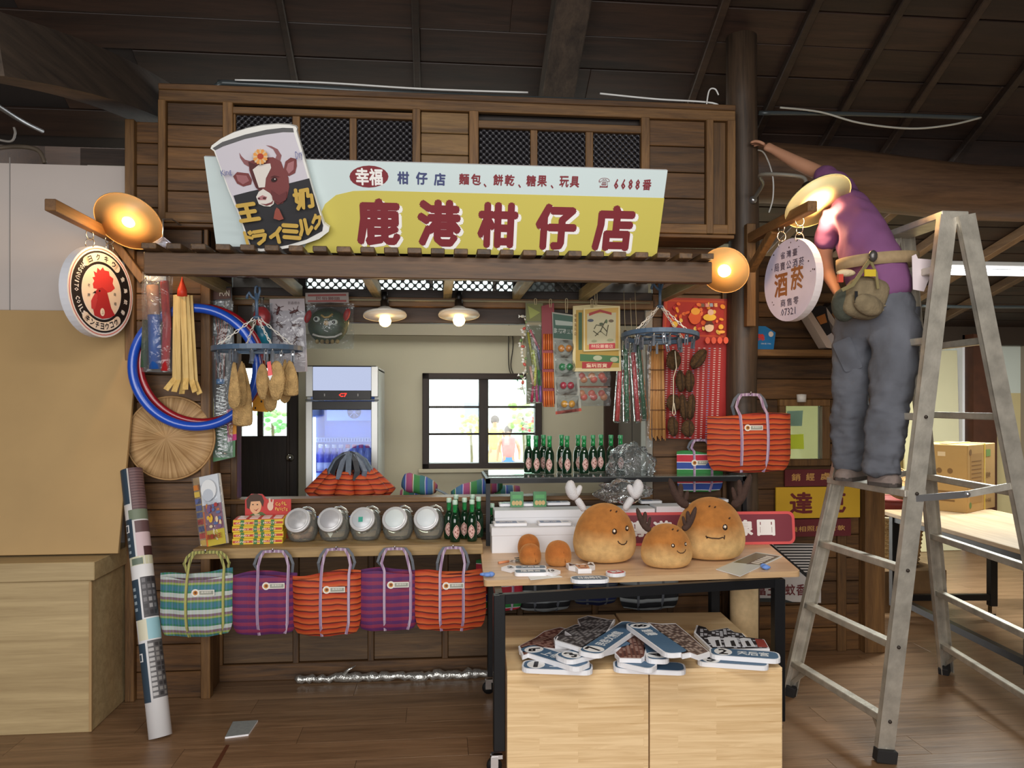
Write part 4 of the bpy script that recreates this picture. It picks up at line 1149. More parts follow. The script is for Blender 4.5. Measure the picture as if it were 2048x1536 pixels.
def loofah(px0, py0, px1, py1, Y, lab, shp=0):
    cx = (px0 + px1) / 2; f = frame_at(cx, (py0 + py1) / 2, Y); x1, z1 = f.uv(px1, py0); x0, z0 = f.uv(px0, py1); w_, h = (x1 - x0) / 2, (z1 - z0) / 2
    pr = {0: [(.12, 1), (.3, .85), (.5, .5), (.75, .1), (1, -.4), (.96, -.7), (.7, -.92), (0, -1)], 1: [(.15, 1), (.35, .8), (.7, .4), (.9, 0), (1, -.5), (1, -.9), (.9, -.98), (0, -1)], 2: [(.15, 1), (.55, .85), (.9, .45), (1, .0), (.85, -.5), (.5, -.9), (.2, -1), (0, -.97)]}[shp]
    m = MB(); m.lathe([(max(1e-6, a_ * w_), b_ * h) for a_, b_ in pr], LOOF, 18, None, 1.0, .5)
    rg = random.Random(int(px0 * 7 + py0))
    for i, v in enumerate(m.v): m.v[i] = v + Vector((rg.uniform(-1, 1), rg.uniform(-1, 1), rg.uniform(-1, 1))) * .0022
    o = m.build('loofah'); o.location = f.O; o.rotation_euler = (0, 0, rg.uniform(-.5, .5)); smooth_mod(o)
    return tag(o, lab, 'loofah', 'dried loofahs on the drying hanger')
loofah(462, 724, 508, 853, 3.84, 'largest and lowest dried loofah, flat sheet shape, on the left hanger', 1)
loofah(474, 722, 494, 814, 3.78, 'slim dried loofah tucked between two others at the left of the hanger')
loofah(455, 722, 482, 818, 3.68, 'pale long dried loofah hanging leftmost on the hanger')
loofah(525, 738, 557, 824, 3.84, 'dried loofah whose bottom hangs lowest in the right cluster')
loofah(557, 718, 583, 807, 3.82, 'dried loofah half hidden behind the right end cluster')
loofah(511, 727, 540, 800, 3.72, 'dried loofah left of the red tag on the hanger', 2)
loofah(562, 720, 598, 792, 3.74, 'dried loofah at the right end of the left hanger', 1)
loofah(534, 721, 572, 802, 3.66, 'broad oval dried loofah in front beside the red tag', 2)
f = frame_at(538, 742, 3.64)
o = MB().prism(f.poly([(534, 724), (541, 722), (545, 750), (540, 760), (536, 752)]), 0, .004, flat((226, 60, 60), .4)).prism(f.poly([(536, 752), (545, 750), (540, 761)]), -.001, .004, WHITE).build('red_tag'); o.location = f.O
tag(o, 'small red and white tag pegged between the loofahs', 'tag')
# --- red and teal toy bag, duck balloon
f = frame_at(524, 650, 4.12); u = f.uv
t = thing('toy_bag', 'clear toy bag with a red ball above a teal tub behind the left hanger', 'packet', f)
def at_(px, py, y=0): a_ = u(px, py); return Matrix.Translation((a_[0], y, a_[1]))
MB().ball((0, 0, 0), (.045, .03, .055), flat((186, 26, 34), .3), 16, 10, at_(524, 634)).build('red_ball', t)
MB().lathe([(.038, -.055), (.048, .0), (.047, .05), (.0, .052)], flat((24, 122, 150), .3), 18, at_(525, 672)).build('teal_tub', t)
MB().lathe([(.0, -.05), (.02, -.045), (.024, .02), (.0, .025)], flat((226, 120, 30), .35), 12, at_(523, 722)).build('orange_stick', t)
m = MB(); x0, z0 = u(505, 692); x1, z1 = u(545, 606); bagof(m, x0, z0, x1, z1, .05, CLEAR); m.lathe([(.022, -.02), (.006, 0), (.012, .03)], CLEAR2, 10, at_(524, 606)); m.build('plastic_bag', t)
f = frame_at(526, 800, 4.1); u = f.uv
t = thing('yellow_toy', 'yellow dotted paper toy with a teal top below the left hanger', 'toy', f)
m = MB(); m.prism(f.poly([(506, 792), (522, 790), (548, 815), (535, 824), (506, 822)]), -.012, .012, flat((226, 158, 30), .5)); m.prism(f.poly([(507, 790), (514, 775), (523, 790)]), -.01, .01, flat((60, 180, 200), .5)); m.build('body', t)
a = Art(f, y0=-.012); a.ell(524, 803, 2, 2.4, (40, 24, 20)); a.ell(512, 816, 1.6, 2.2, (40, 24, 20)); a.ell(535, 815, 2, 2, (206, 96, 30)); a.build('dots', t)
MB().tube([(u(514, 777)[0], 0, u(514, 777)[1]), (u(512, 600)[0], .06, u(512, 600)[1])], .0014, CORD, n=4).build('cord', t)
# --- card with insects
f = frame_at(577, 670, 4.16); u = f.uv
t = thing('insect_card', 'pale card with plastic insects in rows beside the lion mask', 'card', f)
MB().prism(f.poly([(539, 598), (609, 597), (615, 743), (543, 746)]), .0, .003, flat((186, 176, 180), .5)).build('card', t)
for i in range(4):
    for j in range(2):
        px, py = 557 + 33 * j + i, 620 + 28 * i + 3 * j; a_ = u(px, py); m = MB(); an = random.uniform(0, 3)
        Mt = Matrix.Translation((a_[0], -.008, a_[1])) @ Matrix.Rotation(an, 4, 'Y'); dk = flat((84, 44, 44), .4)
        m.ball((0, 0, 0), (.02, .006, .007), dk, 10, 6, Mt); m.ball((.022, 0, .0), (.007, .005, .006), dk, 8, 5, Mt)
        for q in (-.012, 0, .012):
            for s_ in (-1, 1): m.tube([Mt @ Vector((q, 0, 0)), Mt @ Vector((q * 1.6, -.004, s_ * .012)), Mt @ Vector((q * 2.2, .004, s_ * .021))], .0014, dk, n=4)
        m.build('insect', t)
m = MB(); x0, z0 = u(542, 742); x1, z1 = u(611, 622); bagof(m, x0, z0, x1, z1, .022, CLEAR2); m.build('blister', t)
a = Art(f); a.text('昆蟲標本', 576, 603, 600, 609, (120, 108, 110), .01); a.poly([(548, 722), (556, 716), (570, 735), (562, 738)], (216, 218, 220)); a.build('print', t)
# --- lion mask in a bag
f = frame_at(656, 640, 4.13); u = f.uv
t = thing('mask_bag', 'dark green toy lion mask with red ears in a clear bag', 'mask', f)
m = MB(); GM = flat((40, 58, 36), .5, var=.4, vs=30); m.ball((0, 0, 0), (.105, .045, .095), GM, 24, 14, at_(656, 652)); m.build('face', t)
for px, py in ((694, 630), (617, 634)): MB().ball((0, 0, 0), (.017, .012, .035), flat((168, 30, 34), .5), 12, 8, at_(px, py, -.015) @ Matrix.Rotation(.3, 4, 'Y')).build('ear', t)
for px, py in ((636, 640), (671, 646)):
    m = MB(); m.ball((0, 0, 0), (.018, .01, .015), flat((196, 200, 190), .4), 12, 8, at_(px, py, -.042)); m.ball((0, 0, 0), (.009, .008, .009), BLACK, 10, 6, at_(px - 1, py, -.05)); m.build('eye', t)
MB().ball((0, 0, 0), (.014, .014, .014), flat((150, 120, 60), .4), 12, 8, at_(655, 648, -.05)).build('nose', t)
m = MB(); m.tube([Matrix(at_(px, py, -.045)).translation for px, py in ((628, 670), (640, 674), (656, 676), (672, 675), (686, 668))], .0055, flat((196, 190, 182), .5), n=6); m.build('mouth', t)
for i in range(5): MB().ball((0, 0, 0), (.011, .01, .012), flat((150, 130, 84), .6), 8, 6, at_(636 + 10 * i, 684, -.028)).build('tooth', t)
MB().tube([Matrix(at_(px, py, -.048)).translation for px, py in ((645, 632), (652, 637), (660, 636), (668, 630))], .006, flat((160, 130, 70), .5), n=6).build('brow', t)
x0, z0 = u(611, 697); x1, z1 = u(707, 606); m = MB(); bagof(m, x0, z0, x1, z1, .075, CLEAR); m.build('plastic_bag', t)
MB().prism(f.poly([(611, 586), (697, 585), (698, 606), (611, 607)]), -.004, .004, flat((160, 150, 144), .6)).build('header_card', t)
a = Art(f, y0=-.004); a.poly([(616, 589), (692, 588), (693, 592), (616, 593)], (150, 70, 66)); a.poly([(616, 601), (693, 600), (693, 604), (616, 604)], (150, 70, 66)); a.text('民俗獅頭', 632, 594, 680, 600, (110, 60, 56), .01); a.build('print', t)

# --- goods on the right of the opening
f = frame_at(1046, 712, 4.16); u = f.uv
t = thing('garland', 'string of small white and green wrapped sweets hanging at the right', 'garland', f)
pl = [u(1048 + 4 * math.sin(i), 633 + i * 12) for i in range(14)]
MB().tube([(p[0], 0, p[1]) for p in pl], .0025, CORD, n=5).build('string', t)
for i, p in enumerate(pl[:-1]):
    m = MB(); Mt = Matrix.Translation((p[0] - .008 + .012 * (i % 2), -.004, p[1])) @ Matrix.Rotation(i * 1.3, 4, 'Y')
    m.ball((0, 0, 0), (.012, .008, .008), flat(((206, 206, 196), (110, 140, 90), (196, 90, 80))[i % 3], .35), 8, 6, Mt)
    m.prism([(.01, 0), (.022, .009), (.022, -.009)], -.001, .001, flat((214, 214, 206), .3), Mt); m.prism([(-.01, 0), (-.022, -.009), (-.022, .009)], -.001, .001, flat((214, 214, 206), .3), Mt); m.build('sweet', t)
def strip_card(name, pts, Y, label, col, cord=None, cat='packet', th=.004):
    cx = sum(p[0] for p in pts) / len(pts); cy = sum(p[1] for p in pts) / len(pts)
    f = frame_at(cx, cy, Y); t = thing(name, label, cat, f); MB().prism(f.poly(pts), 0, th, flat(col, .5)).build('card', t)
    if cord:
        xa_, za = f.uv(cord[0], cord[1]); _, zb = f.uv(cord[0], cord[2]); cord_loop(t, xa_, zb, za)
    return t, f
t, f = strip_card('pen_pack', [(1051, 605), (1086, 606), (1087, 806), (1053, 808)], 4.15, 'clear hanging pack of coloured pens on a green card', (104, 104, 70), (1071, 597, 610))
a = Art(f); a.poly([(1053, 607), (1085, 608), (1085, 642), (1053, 642)], (116, 118, 66)); a.poly([(1056, 612), (1080, 625), (1060, 638)], (150, 158, 80)); a.poly([(1053, 645), (1085, 645), (1085, 652), (1053, 652)], (150, 140, 110)); a.build('print', t)
for i, (p, q, c_) in enumerate((((1060, 660), (1078, 700), (190, 110, 120)), ((1056, 665), (1066, 730), (150, 150, 70)), ((1066, 700), (1071, 735), (170, 180, 70)), ((1074, 690), (1082, 740), (90, 90, 120)), ((1060, 733), (1066, 770), (206, 160, 140)), ((1071, 735), (1069, 772), (196, 196, 80)), ((1077, 740), (1078, 770), (60, 130, 70)), ((1066, 772), (1063, 804), (160, 50, 80)), ((1072, 770), (1074, 804), (180, 70, 110)), ((1080, 772), (1081, 804), (120, 90, 150)))):
    A_, B_ = f.uv(*p), f.uv(*q); MB().tube([(A_[0], -.008, A_[1]), (B_[0], -.008, B_[1])], .0075, flat(c_, .35), n=8).build('pen', t)
m = MB(); x0, z0 = f.uv(1053, 806); x1, z1 = f.uv(1086, 650); bagof(m, x0, z0, x1, z1, .022, CLEAR); m.build('plastic_bag', t)
t, f = strip_card('pencil_card', [(1083, 612), (1108, 606), (1110, 808), (1085, 812)], 4.13, 'dark red hanging card with four bundles of orange pencils', (134, 30, 38), (1101, 598, 615))
for k_ in range(4):
    for j in range(5):
        A_, B_ = f.uv(1088 + j * 4.4, 668 + k_ * 38), f.uv(1088 + j * 4.4 + k_ * .3, 700 + k_ * 38); MB().tube([(A_[0], -.006, A_[1]), (B_[0], -.006, B_[1])], .0055, flat(((214, 120, 60), (196, 96, 44))[j % 2], .4), n=6).build('pencil', t)
t, f = strip_card('ball_card', [(1104, 624), (1148, 630), (1163, 822), (1111, 830)], 4.11, 'hanging card of paired coloured ball toys with a dark green header', (150, 150, 138), (1133, 597, 626))
a = Art(f); a.poly([(1106, 627), (1147, 633), (1150, 680), (1107, 676)], (60, 92, 78)); a.poly([(1110, 640), (1145, 644), (1146, 652), (1111, 650)], (160, 170, 160)); a.poly([(1108, 656), (1148, 660), (1149, 668), (1108, 666)], (150, 160, 150)); a.poly([(1111, 823), (1162, 816), (1163, 822), (1111, 829)], (176, 66, 44)); a.text('玩具', 1112, 656, 1145, 668, (50, 80, 66), .02); a.build('print', t)
for k_, c_ in enumerate(((206, 130, 40), (30, 130, 70), (186, 30, 60), (224, 160, 40))):
    for j in range(2):
        a_ = f.uv(1122 + 15 * j + 2 * k_, 697 + 37 * k_); MB().ball((a_[0], -.012, a_[1]), (.019, .014, .02), flat(c_, .2, coat=.5), 12, 8).build('ball', t)
for k_ in range(4):
    m = MB(); x0, z0 = f.uv(1108 + 2 * k_, 716 + 37 * k_); x1, z1 = f.uv(1148 + 3 * k_, 680 + 37 * k_); sheet(m, x0, z0, x1, z1, -.006, CLEAR, .035); m.build('blister', t)
t, f = strip_card('poster_bag', [(1146, 612), (1185, 609), (1240, 612), (1242, 742), (1145, 743)], 4.10, 'larger cream and green vintage print bag behind the framed lantern print', (206, 190, 140), (1192, 583, 612), 'picture')
a = Art(f); a.poly([(1152, 620), (1236, 620), (1238, 735), (1151, 736)], (176, 144, 62)); a.poly([(1157, 625), (1164, 625), (1164, 700), (1157, 700)], (60, 92, 62)); a.poly([(1160, 708), (1238, 712), (1238, 726), (1160, 722)], (70, 112, 66)); a.ell(1195, 716, 9, 5, (176, 182, 150)); a.ell(1228, 719, 8, 5, (176, 182, 150)); a.poly([(1164, 724), (1226, 724), (1220, 736), (1164, 737)], (166, 40, 44)); a.text('童玩百貨', 1172, 727, 1214, 735, (226, 190, 160), .03)
for i in range(5): a.text('懷舊童玩店'[i], 1148.5, 628 + i * 9, 1153.5, 635 + i * 9, (150, 120, 70), .01, up=False)
a.build('print', t)
t, f = strip_card('framed_print', [(1167, 616), (1240, 612), (1240, 700), (1167, 703)], 4.085, 'cream vintage print with a drawn plant and red caption bars at the right', (214, 200, 150), (1184, 598, 616), 'picture')
a = Art(f); a.poly([(1170, 619), (1237, 615), (1237, 697), (1170, 700)], (196, 160, 84)); a.poly([(1174, 628), (1232, 625), (1231, 688), (1174, 690)], (190, 184, 150)); a.poly([(1178, 626), (1200, 619), (1223, 625), (1223, 630), (1200, 624), (1178, 632)], (160, 60, 56))
a.poly([(1178, 688), (1230, 686), (1230, 697), (1178, 699)], (190, 60, 70)); a.text('林投叢書店', 1182, 689, 1226, 696, (230, 180, 160), .02); a.ell(1181, 641, 6, 3, (80, 86, 100)); a.ell(1222, 642, 5, 3, (110, 96, 76))
for q in (((1188, 658), (1192, 650), (1204, 652), (1214, 664)), ((1200, 664), (1206, 650), (1212, 640)), ((1190, 672), (1200, 662), (1212, 672), (1216, 650)), ((1186, 662), (1196, 670))):
    y = a.lay(); a.mb.tube([(f.uv(*p)[0], y, f.uv(*p)[1]) for p in q], .0022, flat((80, 82, 66), .6), n=5)
a.ell(1202, 648, 4, 2.4, (70, 84, 60)); a.ell(1212, 643, 2, 4, (80, 104, 70)); a.ell(1188, 682, 5, 2, (150, 156, 120)); a.ell(1220, 680, 6, 2.4, (150, 156, 120)); a.build('print', t)
f = frame_at(1186, 776, 4.14)
t = thing('candy_bag', 'clear bag of red and orange sweets hanging below the vintage prints', 'packet', f)
for i in range(3):
    for j in range(2):
        for k_ in range(2):
            a_ = f.uv(1163 + 20 * i, 752 + 35 * j + 7 * k_); MB().ball((a_[0] + .012 * k_, -.004, a_[1]), (.021, .014, .02), flat(((178, 70, 56), (196, 120, 70), (206, 84, 60))[(i + j + k_) % 3], .3), 10, 7).build('sweet', t)
m = MB()
for za, zb in ((812, 775), (772, 738)): x0, z0 = f.uv(1150, za); x1, z1 = f.uv(1220, zb); bagof(m, x0, z0, x1, z1, .05, CLEAR2)
m.build('plastic_bag', t)
MB().box((0, .0, f.uv(1186, 774)[1]), (.16, .012, .012), flat((120, 70, 50), .6)).build('seam', t)
for nm, p, q, c_, lab in (('r', (1240, 740), (1234, 842), (186, 50, 48), 'leftmost red long stick in a clear sleeve beside the opening'), ('g', (1251, 690), (1254, 842), (40, 96, 62), 'straight green long stick in a clear sleeve'), ('r', (1266, 705), (1276, 842), (170, 40, 48), 'red patterned long stick leaning right in a clear sleeve'), ('g', (1276, 690), (1289, 838), (30, 80, 50), 'green long stick leaning rightmost in a clear sleeve')):
    f = frame_at((p[0] + q[0]) / 2, (p[1] + q[1]) / 2, 4.12); A_, B_ = f.uv(*p), f.uv(*q)
    t = thing('candy_stick', lab, 'stick', f, 'sleeved sticks by the opening')
    MB().tube([(A_[0], 0, A_[1]), (A_[0] * .4 + B_[0] * .6, -.004, A_[1] * .4 + B_[1] * .6), (B_[0], 0, B_[1])], [.012, .013, .014], flat(c_, .35, var=.15, vs=60), n=12).build('stick', t)
    d_ = Vector((A_[0] - B_[0], 0, A_[1] - B_[1])).normalized() * .05
    MB().tube([(A_[0] + d_.x * 1.6, 0, A_[1] + d_.z * 1.6), (A_[0] + d_.x, 0, A_[1] + d_.z), (A_[0], 0, A_[1]), (B_[0], 0, B_[1]), (B_[0] - d_.x * .2, 0, B_[1] - d_.z * .2)], [.008, .012, .019, .021, .016], CLEAR, n=10).build('sleeve', t)
    MB().tube([(A_[0] + d_.x * 1.6, 0, A_[1] + d_.z * 1.6), (A_[0] + d_.x * 2, .03, f.uv(0, 606, 0)[1] if False else A_[1] + .3)], .0015, CORD, n=4).build('cord', t)
f = frame_at(1307, 785, 4.17)
t = thing('stick_bundle', 'hanging bundle of thin bamboo sticks beside the red raffle board', 'bundle', f)
BAM = wood((150, 98, 50), (206, 156, 96), 'Z', 2.0, rnd=.25, name='bamboo_stick')
for i in range(16):
    A_, B_ = f.uv(1300 + i * 1.7, 690), f.uv(1296 + i * 2.3 - (i % 3), 872 + 3 * (i % 4)); MB().tube([(A_[0], -.006 * (i % 3), A_[1]), (B_[0], -.008 * (i % 3), B_[1])], .0045, BAM, n=6).build('stick', t)
for py in (700, 740, 780, 820, 858): A_ = f.uv(1298, py); B_ = f.uv(1328, py); MB().tube([(A_[0], -.02, A_[1]), (B_[0], -.02, B_[1])], .003, flat((96, 60, 34), .6), n=6).build('binding', t)
m = MB(); x0, z0 = f.uv(1293, 895); x1, z1 = f.uv(1304, 690); sheet(m, x0, z0, x1, z1, -.01, CLEAR2, .01); m.build('plastic_sleeve', t)
# raffle board
F_RB = frame_at(1385, 738, 4.235); f = F_RB
t = thing('raffle_board', 'large red raffle board with a cartoon print on top and rows of numbered tags below', 'board', f)
MB().prism(f.poly([(1328, 595), (1456, 598), (1452, 882), (1316, 876)]), .0, .012, flat((158, 30, 26), .5)).build('board', t)
a = Art(f); a.poly([(1331, 599), (1453, 602), (1451, 675), (1328, 671)], (186, 66, 30)); a.poly([(1335, 603), (1449, 606), (1447, 671), (1332, 667)], (168, 34, 28))
for i in range(46):
    px, py = random.uniform(1338, 1446), random.uniform(608, 666); a.ell(px, py, random.uniform(2, 6), random.uniform(2, 5), random.choice(((236, 150, 40), (226, 96, 40), (240, 200, 90), (190, 26, 40), (236, 120, 60))), random.uniform(0, 180), 9)
a.ell(1386, 636, 12, 14, (222, 90, 36)); a.ell(1387, 624, 9, 7, (240, 170, 60)); a.ell(1415, 636, 13, 7, (240, 190, 60)); a.ell(1417, 626, 6, 6, (230, 190, 170)); a.ell(1414, 656, 9, 9, (244, 208, 170)); a.poly([(1404, 653), (1408, 645), (1418, 643), (1424, 652), (1414, 650)], (90, 40, 26)); a.ell(1437, 655, 5, 5, (240, 180, 60)); a.ell(1438, 665, 7, 3, (236, 170, 70)); a.ell(1345, 650, 6, 6, (240, 190, 60))
for i, (ch, c_) in enumerate(zip('抽抽樂福', ((110, 96, 84), (226, 160, 150), (150, 170, 190), (240, 180, 110)))): a.text(ch, 1397 + i * 8.5, 608, 1404 + i * 8.5, 616, c_, .05)
for i in range(4): a.ell(1410 + i * 12, 682, 5, 7, (224, 90, 60), 0, 8)
a.build('print', t)
m = MB(); W1, W2 = flat((206, 176, 170), .6), flat((140, 140, 166), .6)
for c_ in range(12):
    for r_ in range(40):
        q = r_ / 39; x_, z_ = f.uv(1326 - 8 * q + c_ * (10.4 + .1 * q), 694 + r_ * 4.6 + .3 * c_)
        m.prism(rect(x_ - .0075, z_ - .0026, x_ + .0045, z_ + .0026), -.0012, 0, W1 if (c_ % 3) else W2)
o = m.build('number_tags', t); o['kind'] = 'stuff'
# brown brushes
BRU = flat((92, 66, 38), .95, var=.35, vs=60, bump=1.0, bs=200, name='coir')
for i, (cx, cy, w_, h, rt, lab) in enumerate(((1347, 720, 30, 40, 0, 'coir brush uppermost at the left of the brush string'), (1397, 718, 26, 46, -38, 'tilted coir brush at the upper right, long and lighter'), (1361, 762, 20, 44, 4, 'coir brush in the second row, left one'), (1379, 762, 20, 44, 0, 'coir brush in the second row, right one'), (1347, 806, 30, 34, 8, 'round coir brush in the third row at the left of the string'), (1367, 814, 18, 52, 6, 'narrow coir brush in the third row, middle one'), (1382, 814, 18, 52, -4, 'narrow coir brush in the third row, right one'), (1346, 853, 22, 40, 4, 'coir brush in the bottom row, left one'), (1376, 857, 28, 34, 0, 'coir brush in the bottom row, right one'))):
    f = frame_at(cx, cy, 4.13 + .012 * (i % 2)); sx_, sz_ = w_ * f.O.y / FPX / 2, h * f.O.y / FPX / 2
    t = thing('coir_brush', lab, 'brush', f, 'coir brushes on a string', rot=(0, R(-rt), 0))
    m = MB(); rg = random.Random(i)
    m.ball((0, 0, 0), (sx_, .026, sz_), BRU, 18, 12)
    for k_, v in enumerate(m.v): m.v[k_] = v * rg.uniform(.9, 1.08)
    for k_ in range(90):
        th_, ph = rg.uniform(0, 2 * PI), rg.uniform(-1.2, 1.2); d_ = Vector((math.cos(th_) * math.cos(ph) * sx_, math.sin(th_) * math.cos(ph) * .026, math.sin(ph) * sz_)); m.tube([d_ * .95, d_ * 1.14 + Vector((rg.uniform(-1, 1), rg.uniform(-1, 1), rg.uniform(-1, 1))) * .003], .0006, BRU, n=3, caps=False)
    m.build('bristles', t); MB().tube([(0, -.027, -sz_ * .9), (0, -.03, 0), (0, -.027, sz_ * .9)], .003, flat((60, 42, 26), .8), n=6).build('binding', t)
P = [onY(1350, 702, 4.05), onY(1353, 735, 4.05), onY(1347, 755, 4.05), onY(1347, 805, 4.05), onY(1345, 826, 4.05), onY(1348, 831, 4.05), onY(1351, 826, 4.05), onY(1348, 806, 4.05)]
tag(MB().tube(P, .003, flat((214, 200, 172), .7), n=6).build('pull_cord'), 'white pull cord with a loop hanging from the right hanger', 'cord')
# ================================================================== counter goods and tote bags
OR = stripes([(0, (196, 96, 44)), (.3, (190, 76, 32)), (.66, (168, 48, 24)), (.82, (74, 20, 16)), (.9, (92, 26, 18)), (.99, (196, 92, 42))], .0285, 'Z', .03, name='orange_stripe', soft=True)
PU = stripes([(0, (72, 34, 92)), (.36, (84, 36, 96)), (.46, (150, 46, 66)), (.86, (154, 50, 70)), (.95, (72, 34, 92))], .0345, 'Z', .006, soft=True, name='purple_stripe', cross=[(0, (110, 40, 84)), (.5, (92, 36, 90))], cperiod=.07)
GP = stripes([(0, (228, 226, 222)), (.13, (40, 110, 80)), (.25, (54, 110, 140)), (.52, (60, 120, 100)), (.6, (176, 178, 70)), (.72, (150, 72, 104)), (.88, (228, 226, 222))], .078, 'Z', .004, cross=[(0, (70, 120, 140)), (.25, (60, 130, 90)), (.5, (110, 140, 150)), (.75, (60, 120, 84))], cperiod=.03, name='green_plaid')
TB = stripes([(0, (44, 124, 60)), (.22, (232, 232, 236)), (.25, (46, 74, 150)), (.55, (232, 232, 236)), (.58, (186, 42, 62)), (.9, (232, 232, 236)), (.93, (44, 124, 60))], .118, 'Z', .002, name='tricolour_stripe')
BW = stripes([(0, (28, 30, 34)), (.5, (126, 132, 136)), (.62, (150, 156, 158)), (.9, (28, 30, 34))], .05, 'Z', .02, name='black_white_stripe')
NB = stripes([(0, (28, 38, 84)), (.3, (60, 76, 70)), (.42, (30, 44, 96)), (.7, (20, 30, 70)), (.9, (86, 92, 96))], .09, 'Z', .006, name='navy_stripe')
LIL = stripes([(0, (150, 122, 152)), (.35, (196, 180, 196)), (.6, (150, 122, 152))], .02, 'X', name='lilac_strap', soft=True)
OLV = stripes([(0, (150, 148, 80)), (.4, (92, 96, 56)), (.6, (170, 166, 96))], .016, 'X', name='olive_strap', soft=True)
GRS = flat((96, 100, 108), .6, name='grey_strap')
TAGW = flat((228, 224, 214), .5); TAGG = flat((150, 152, 140), .5); TAGO = flat((196, 130, 50), .5)
def tote(label, px0, px1, pyt, pyb, hx, hy, Y, mat, strap, sx, group, tagp=None, back_up=10, bot=.86, depth=.05, name='tote_bag', hooked=True, sw=.013, tilt=0.0):
    """woven shopping bag hung by its straps; sx = picture x of the two straps, (hx, hy) = its hook"""
    cx = (px0 + px1) / 2; f = frame_at(cx, pyt, Y); u = f.uv
    (x0, zb), (x1, zt) = u(px0, pyb), u(px1, pyt)
    t = thing(name, label, 'bag', f, group)
    rg = random.Random(int(px0 * 3 + pyt))
    p1, p2 = rg.uniform(0, 6), rg.uniform(0, 6)
    xc, hw = (x0 + x1) / 2, (x1 - x0) / 2
    def shape(u_, v_, side):
        # v 0 bottom .. 1 top
        k_ = bot + (1 - bot) * min(1, v_ / .25) ** .5 if v_ < .25 else 1.0
        x = xc + hw * (2 * u_ - 1) * k_ + tilt * (v_ - .5)
        edge = math.sin(PI * u_) ** .5
        puff = depth * edge * (0.25 + .75 * math.sin(PI * min(1, .15 + .75 * (1 - v_)))) * (1 if v_ > 0.03 else .6)
        fold = .006 * math.sin(9 * u_ + p1 + 2 * v_) * (1 - v_ * .5) + .004 * math.sin(17 * u_ + p2)
        z = zb + (zt - zb) * v_ + .010 * math.sin(5 * u_ + p1) * v_ - .010 * (2 * u_ - 1) ** 2 * (1 - v_) * -1
        if side > 0: z += back_up * .0024 * v_ * (.4 + .6 * u_)
        return (x, -side * 0 - (puff + fold) if side < 0 else puff * .6 - fold, z)
    m = MB(); nu, nv = 20, 14
    m.grid(lambda a_, b_: shape(a_, b_, -1), nu, nv, mat); m.grid(lambda a_, b_: shape(1 - a_, b_, 1), nu, nv, mat)
    # closed bottom and sides
    m.grid(lambda a_, b_: tuple(Vector(shape(a_, 0, -1)).lerp(Vector(shape(a_, 0, 1)), b_)), nu, 2, mat)
    for e_ in (0, 1): m.grid(lambda a_, b_: tuple(Vector(shape(e_, a_, -1)).lerp(Vector(shape(e_, a_, 1)), b_)), nv, 2, mat)
    m.build('bag_body', t)
    hxx, hz = u(hx, hy)
    for side, mm in ((-1, strap), (1, GRS if side_is_grey(strap) else strap)):
        pts = []
        ux = [(u(sx[0], pyt)[0]), (u(sx[1], pyt)[0])]
        def on(xw, v_):
            u_ = min(.98, max(.02, ((xw - tilt * (v_ - .5)) - xc) / hw / 2 + .5)); p = Vector(shape(u_, v_, side)); p.y += .003 * side; return p
        off = 0.012 if side > 0 else 0
        for v_ in ([0.0, .2, .4, .6, .8, 1.0]): pts.append(on(ux[0] - off, v_))
        top = hz if hooked else zt + .12
        a0 = pts[-1]; b0 = on(ux[1] + off, 1.0)
        H = top - max(a0.z, b0.z)
        for k_ in range(1, 10):
            q = k_ / 10; an = PI * (1 - q)
            x = (hxx if hooked else (a0.x + b0.x) / 2) + (abs(b0.x - a0.x) / 2) * math.cos(an) * (1.08 if side < 0 else 1.18) * (1 - .0 * math.sin(an))
            pts.append(Vector((x, .004 * side, max(a0.z, b0.z) - .01 + (H + .01) * min(1.0, 1.28 * math.sin(an)) if 1.28 * math.sin(an) < .93 else top - .012 * abs(q - .5))))
        for v_ in (1.0, .8, .6, .4, .2, 0.0): pts.append(on(ux[1] + off, v_))
        if side > 0: pts = pts[5:-5]
        MB().tube(pts, .01, mm, flatk=(sw, .003), up=(0, 1, 0)).build('strap', t)
    if hooked:
        m = MB(); m.tube([(hxx, .03, hz + .004), (hxx, -.012, hz + .002), (hxx, -.018, hz + .012)], .0035, CHROME, n=6); m.ball((hxx, -.019, hz + .012), .005, CHROME, 8, 5); m.build('hook', t)
    if tagp:
        tx, tz = u(*tagp); v_ = (tz - zb) / (zt - zb); u_ = (tx - xc) / hw / 2 + .5
        yy = min(shape(min(.98, u_ + d_), v_, -1)[1] for d_ in (0, .1, .2)) - .004
        m = MB(); m.prism(ellipse(tx, tz, .018, .018, 16), yy, yy + .002, TAGW); m.prism(rect(tx, tz - .013, tx + .085, tz + .013), yy + .0002, yy + .002, TAGW)
        m.prism(ellipse(tx, tz, .011, .011, 12), yy - .0006, yy, TAGO); m.prism(ellipse(tx + .001, tz + .001, .006, .006, 10), yy - .001, yy, flat((110, 60, 30), .5))
        m.prism(rect(tx + .018, tz - .009, tx + .081, tz + .009), yy - .0005, yy, TAGG); m.text('鹿港囝仔', tx + .026, tz - .002, tx + .072, tz + .007, TAGW, yy - .0012, .01); m.build('label_tag', t)
    return t
def side_is_grey(st): return st is not OLV
G1 = 'woven totes hanging along the shop front'
tote('green and white plaid tote with olive straps, leftmost under the shelf', 321, 466, 1152, 1274, 413, 1104, 3.74, GP, OLV, (379, 449), G1, (397, 1181), 14)
tote('purple and red striped tote hanging right of the green plaid tote', 464, 594, 1150, 1270, 547, 1102, 3.75, PU, LIL, (519, 578), G1, (536, 1168), 8)
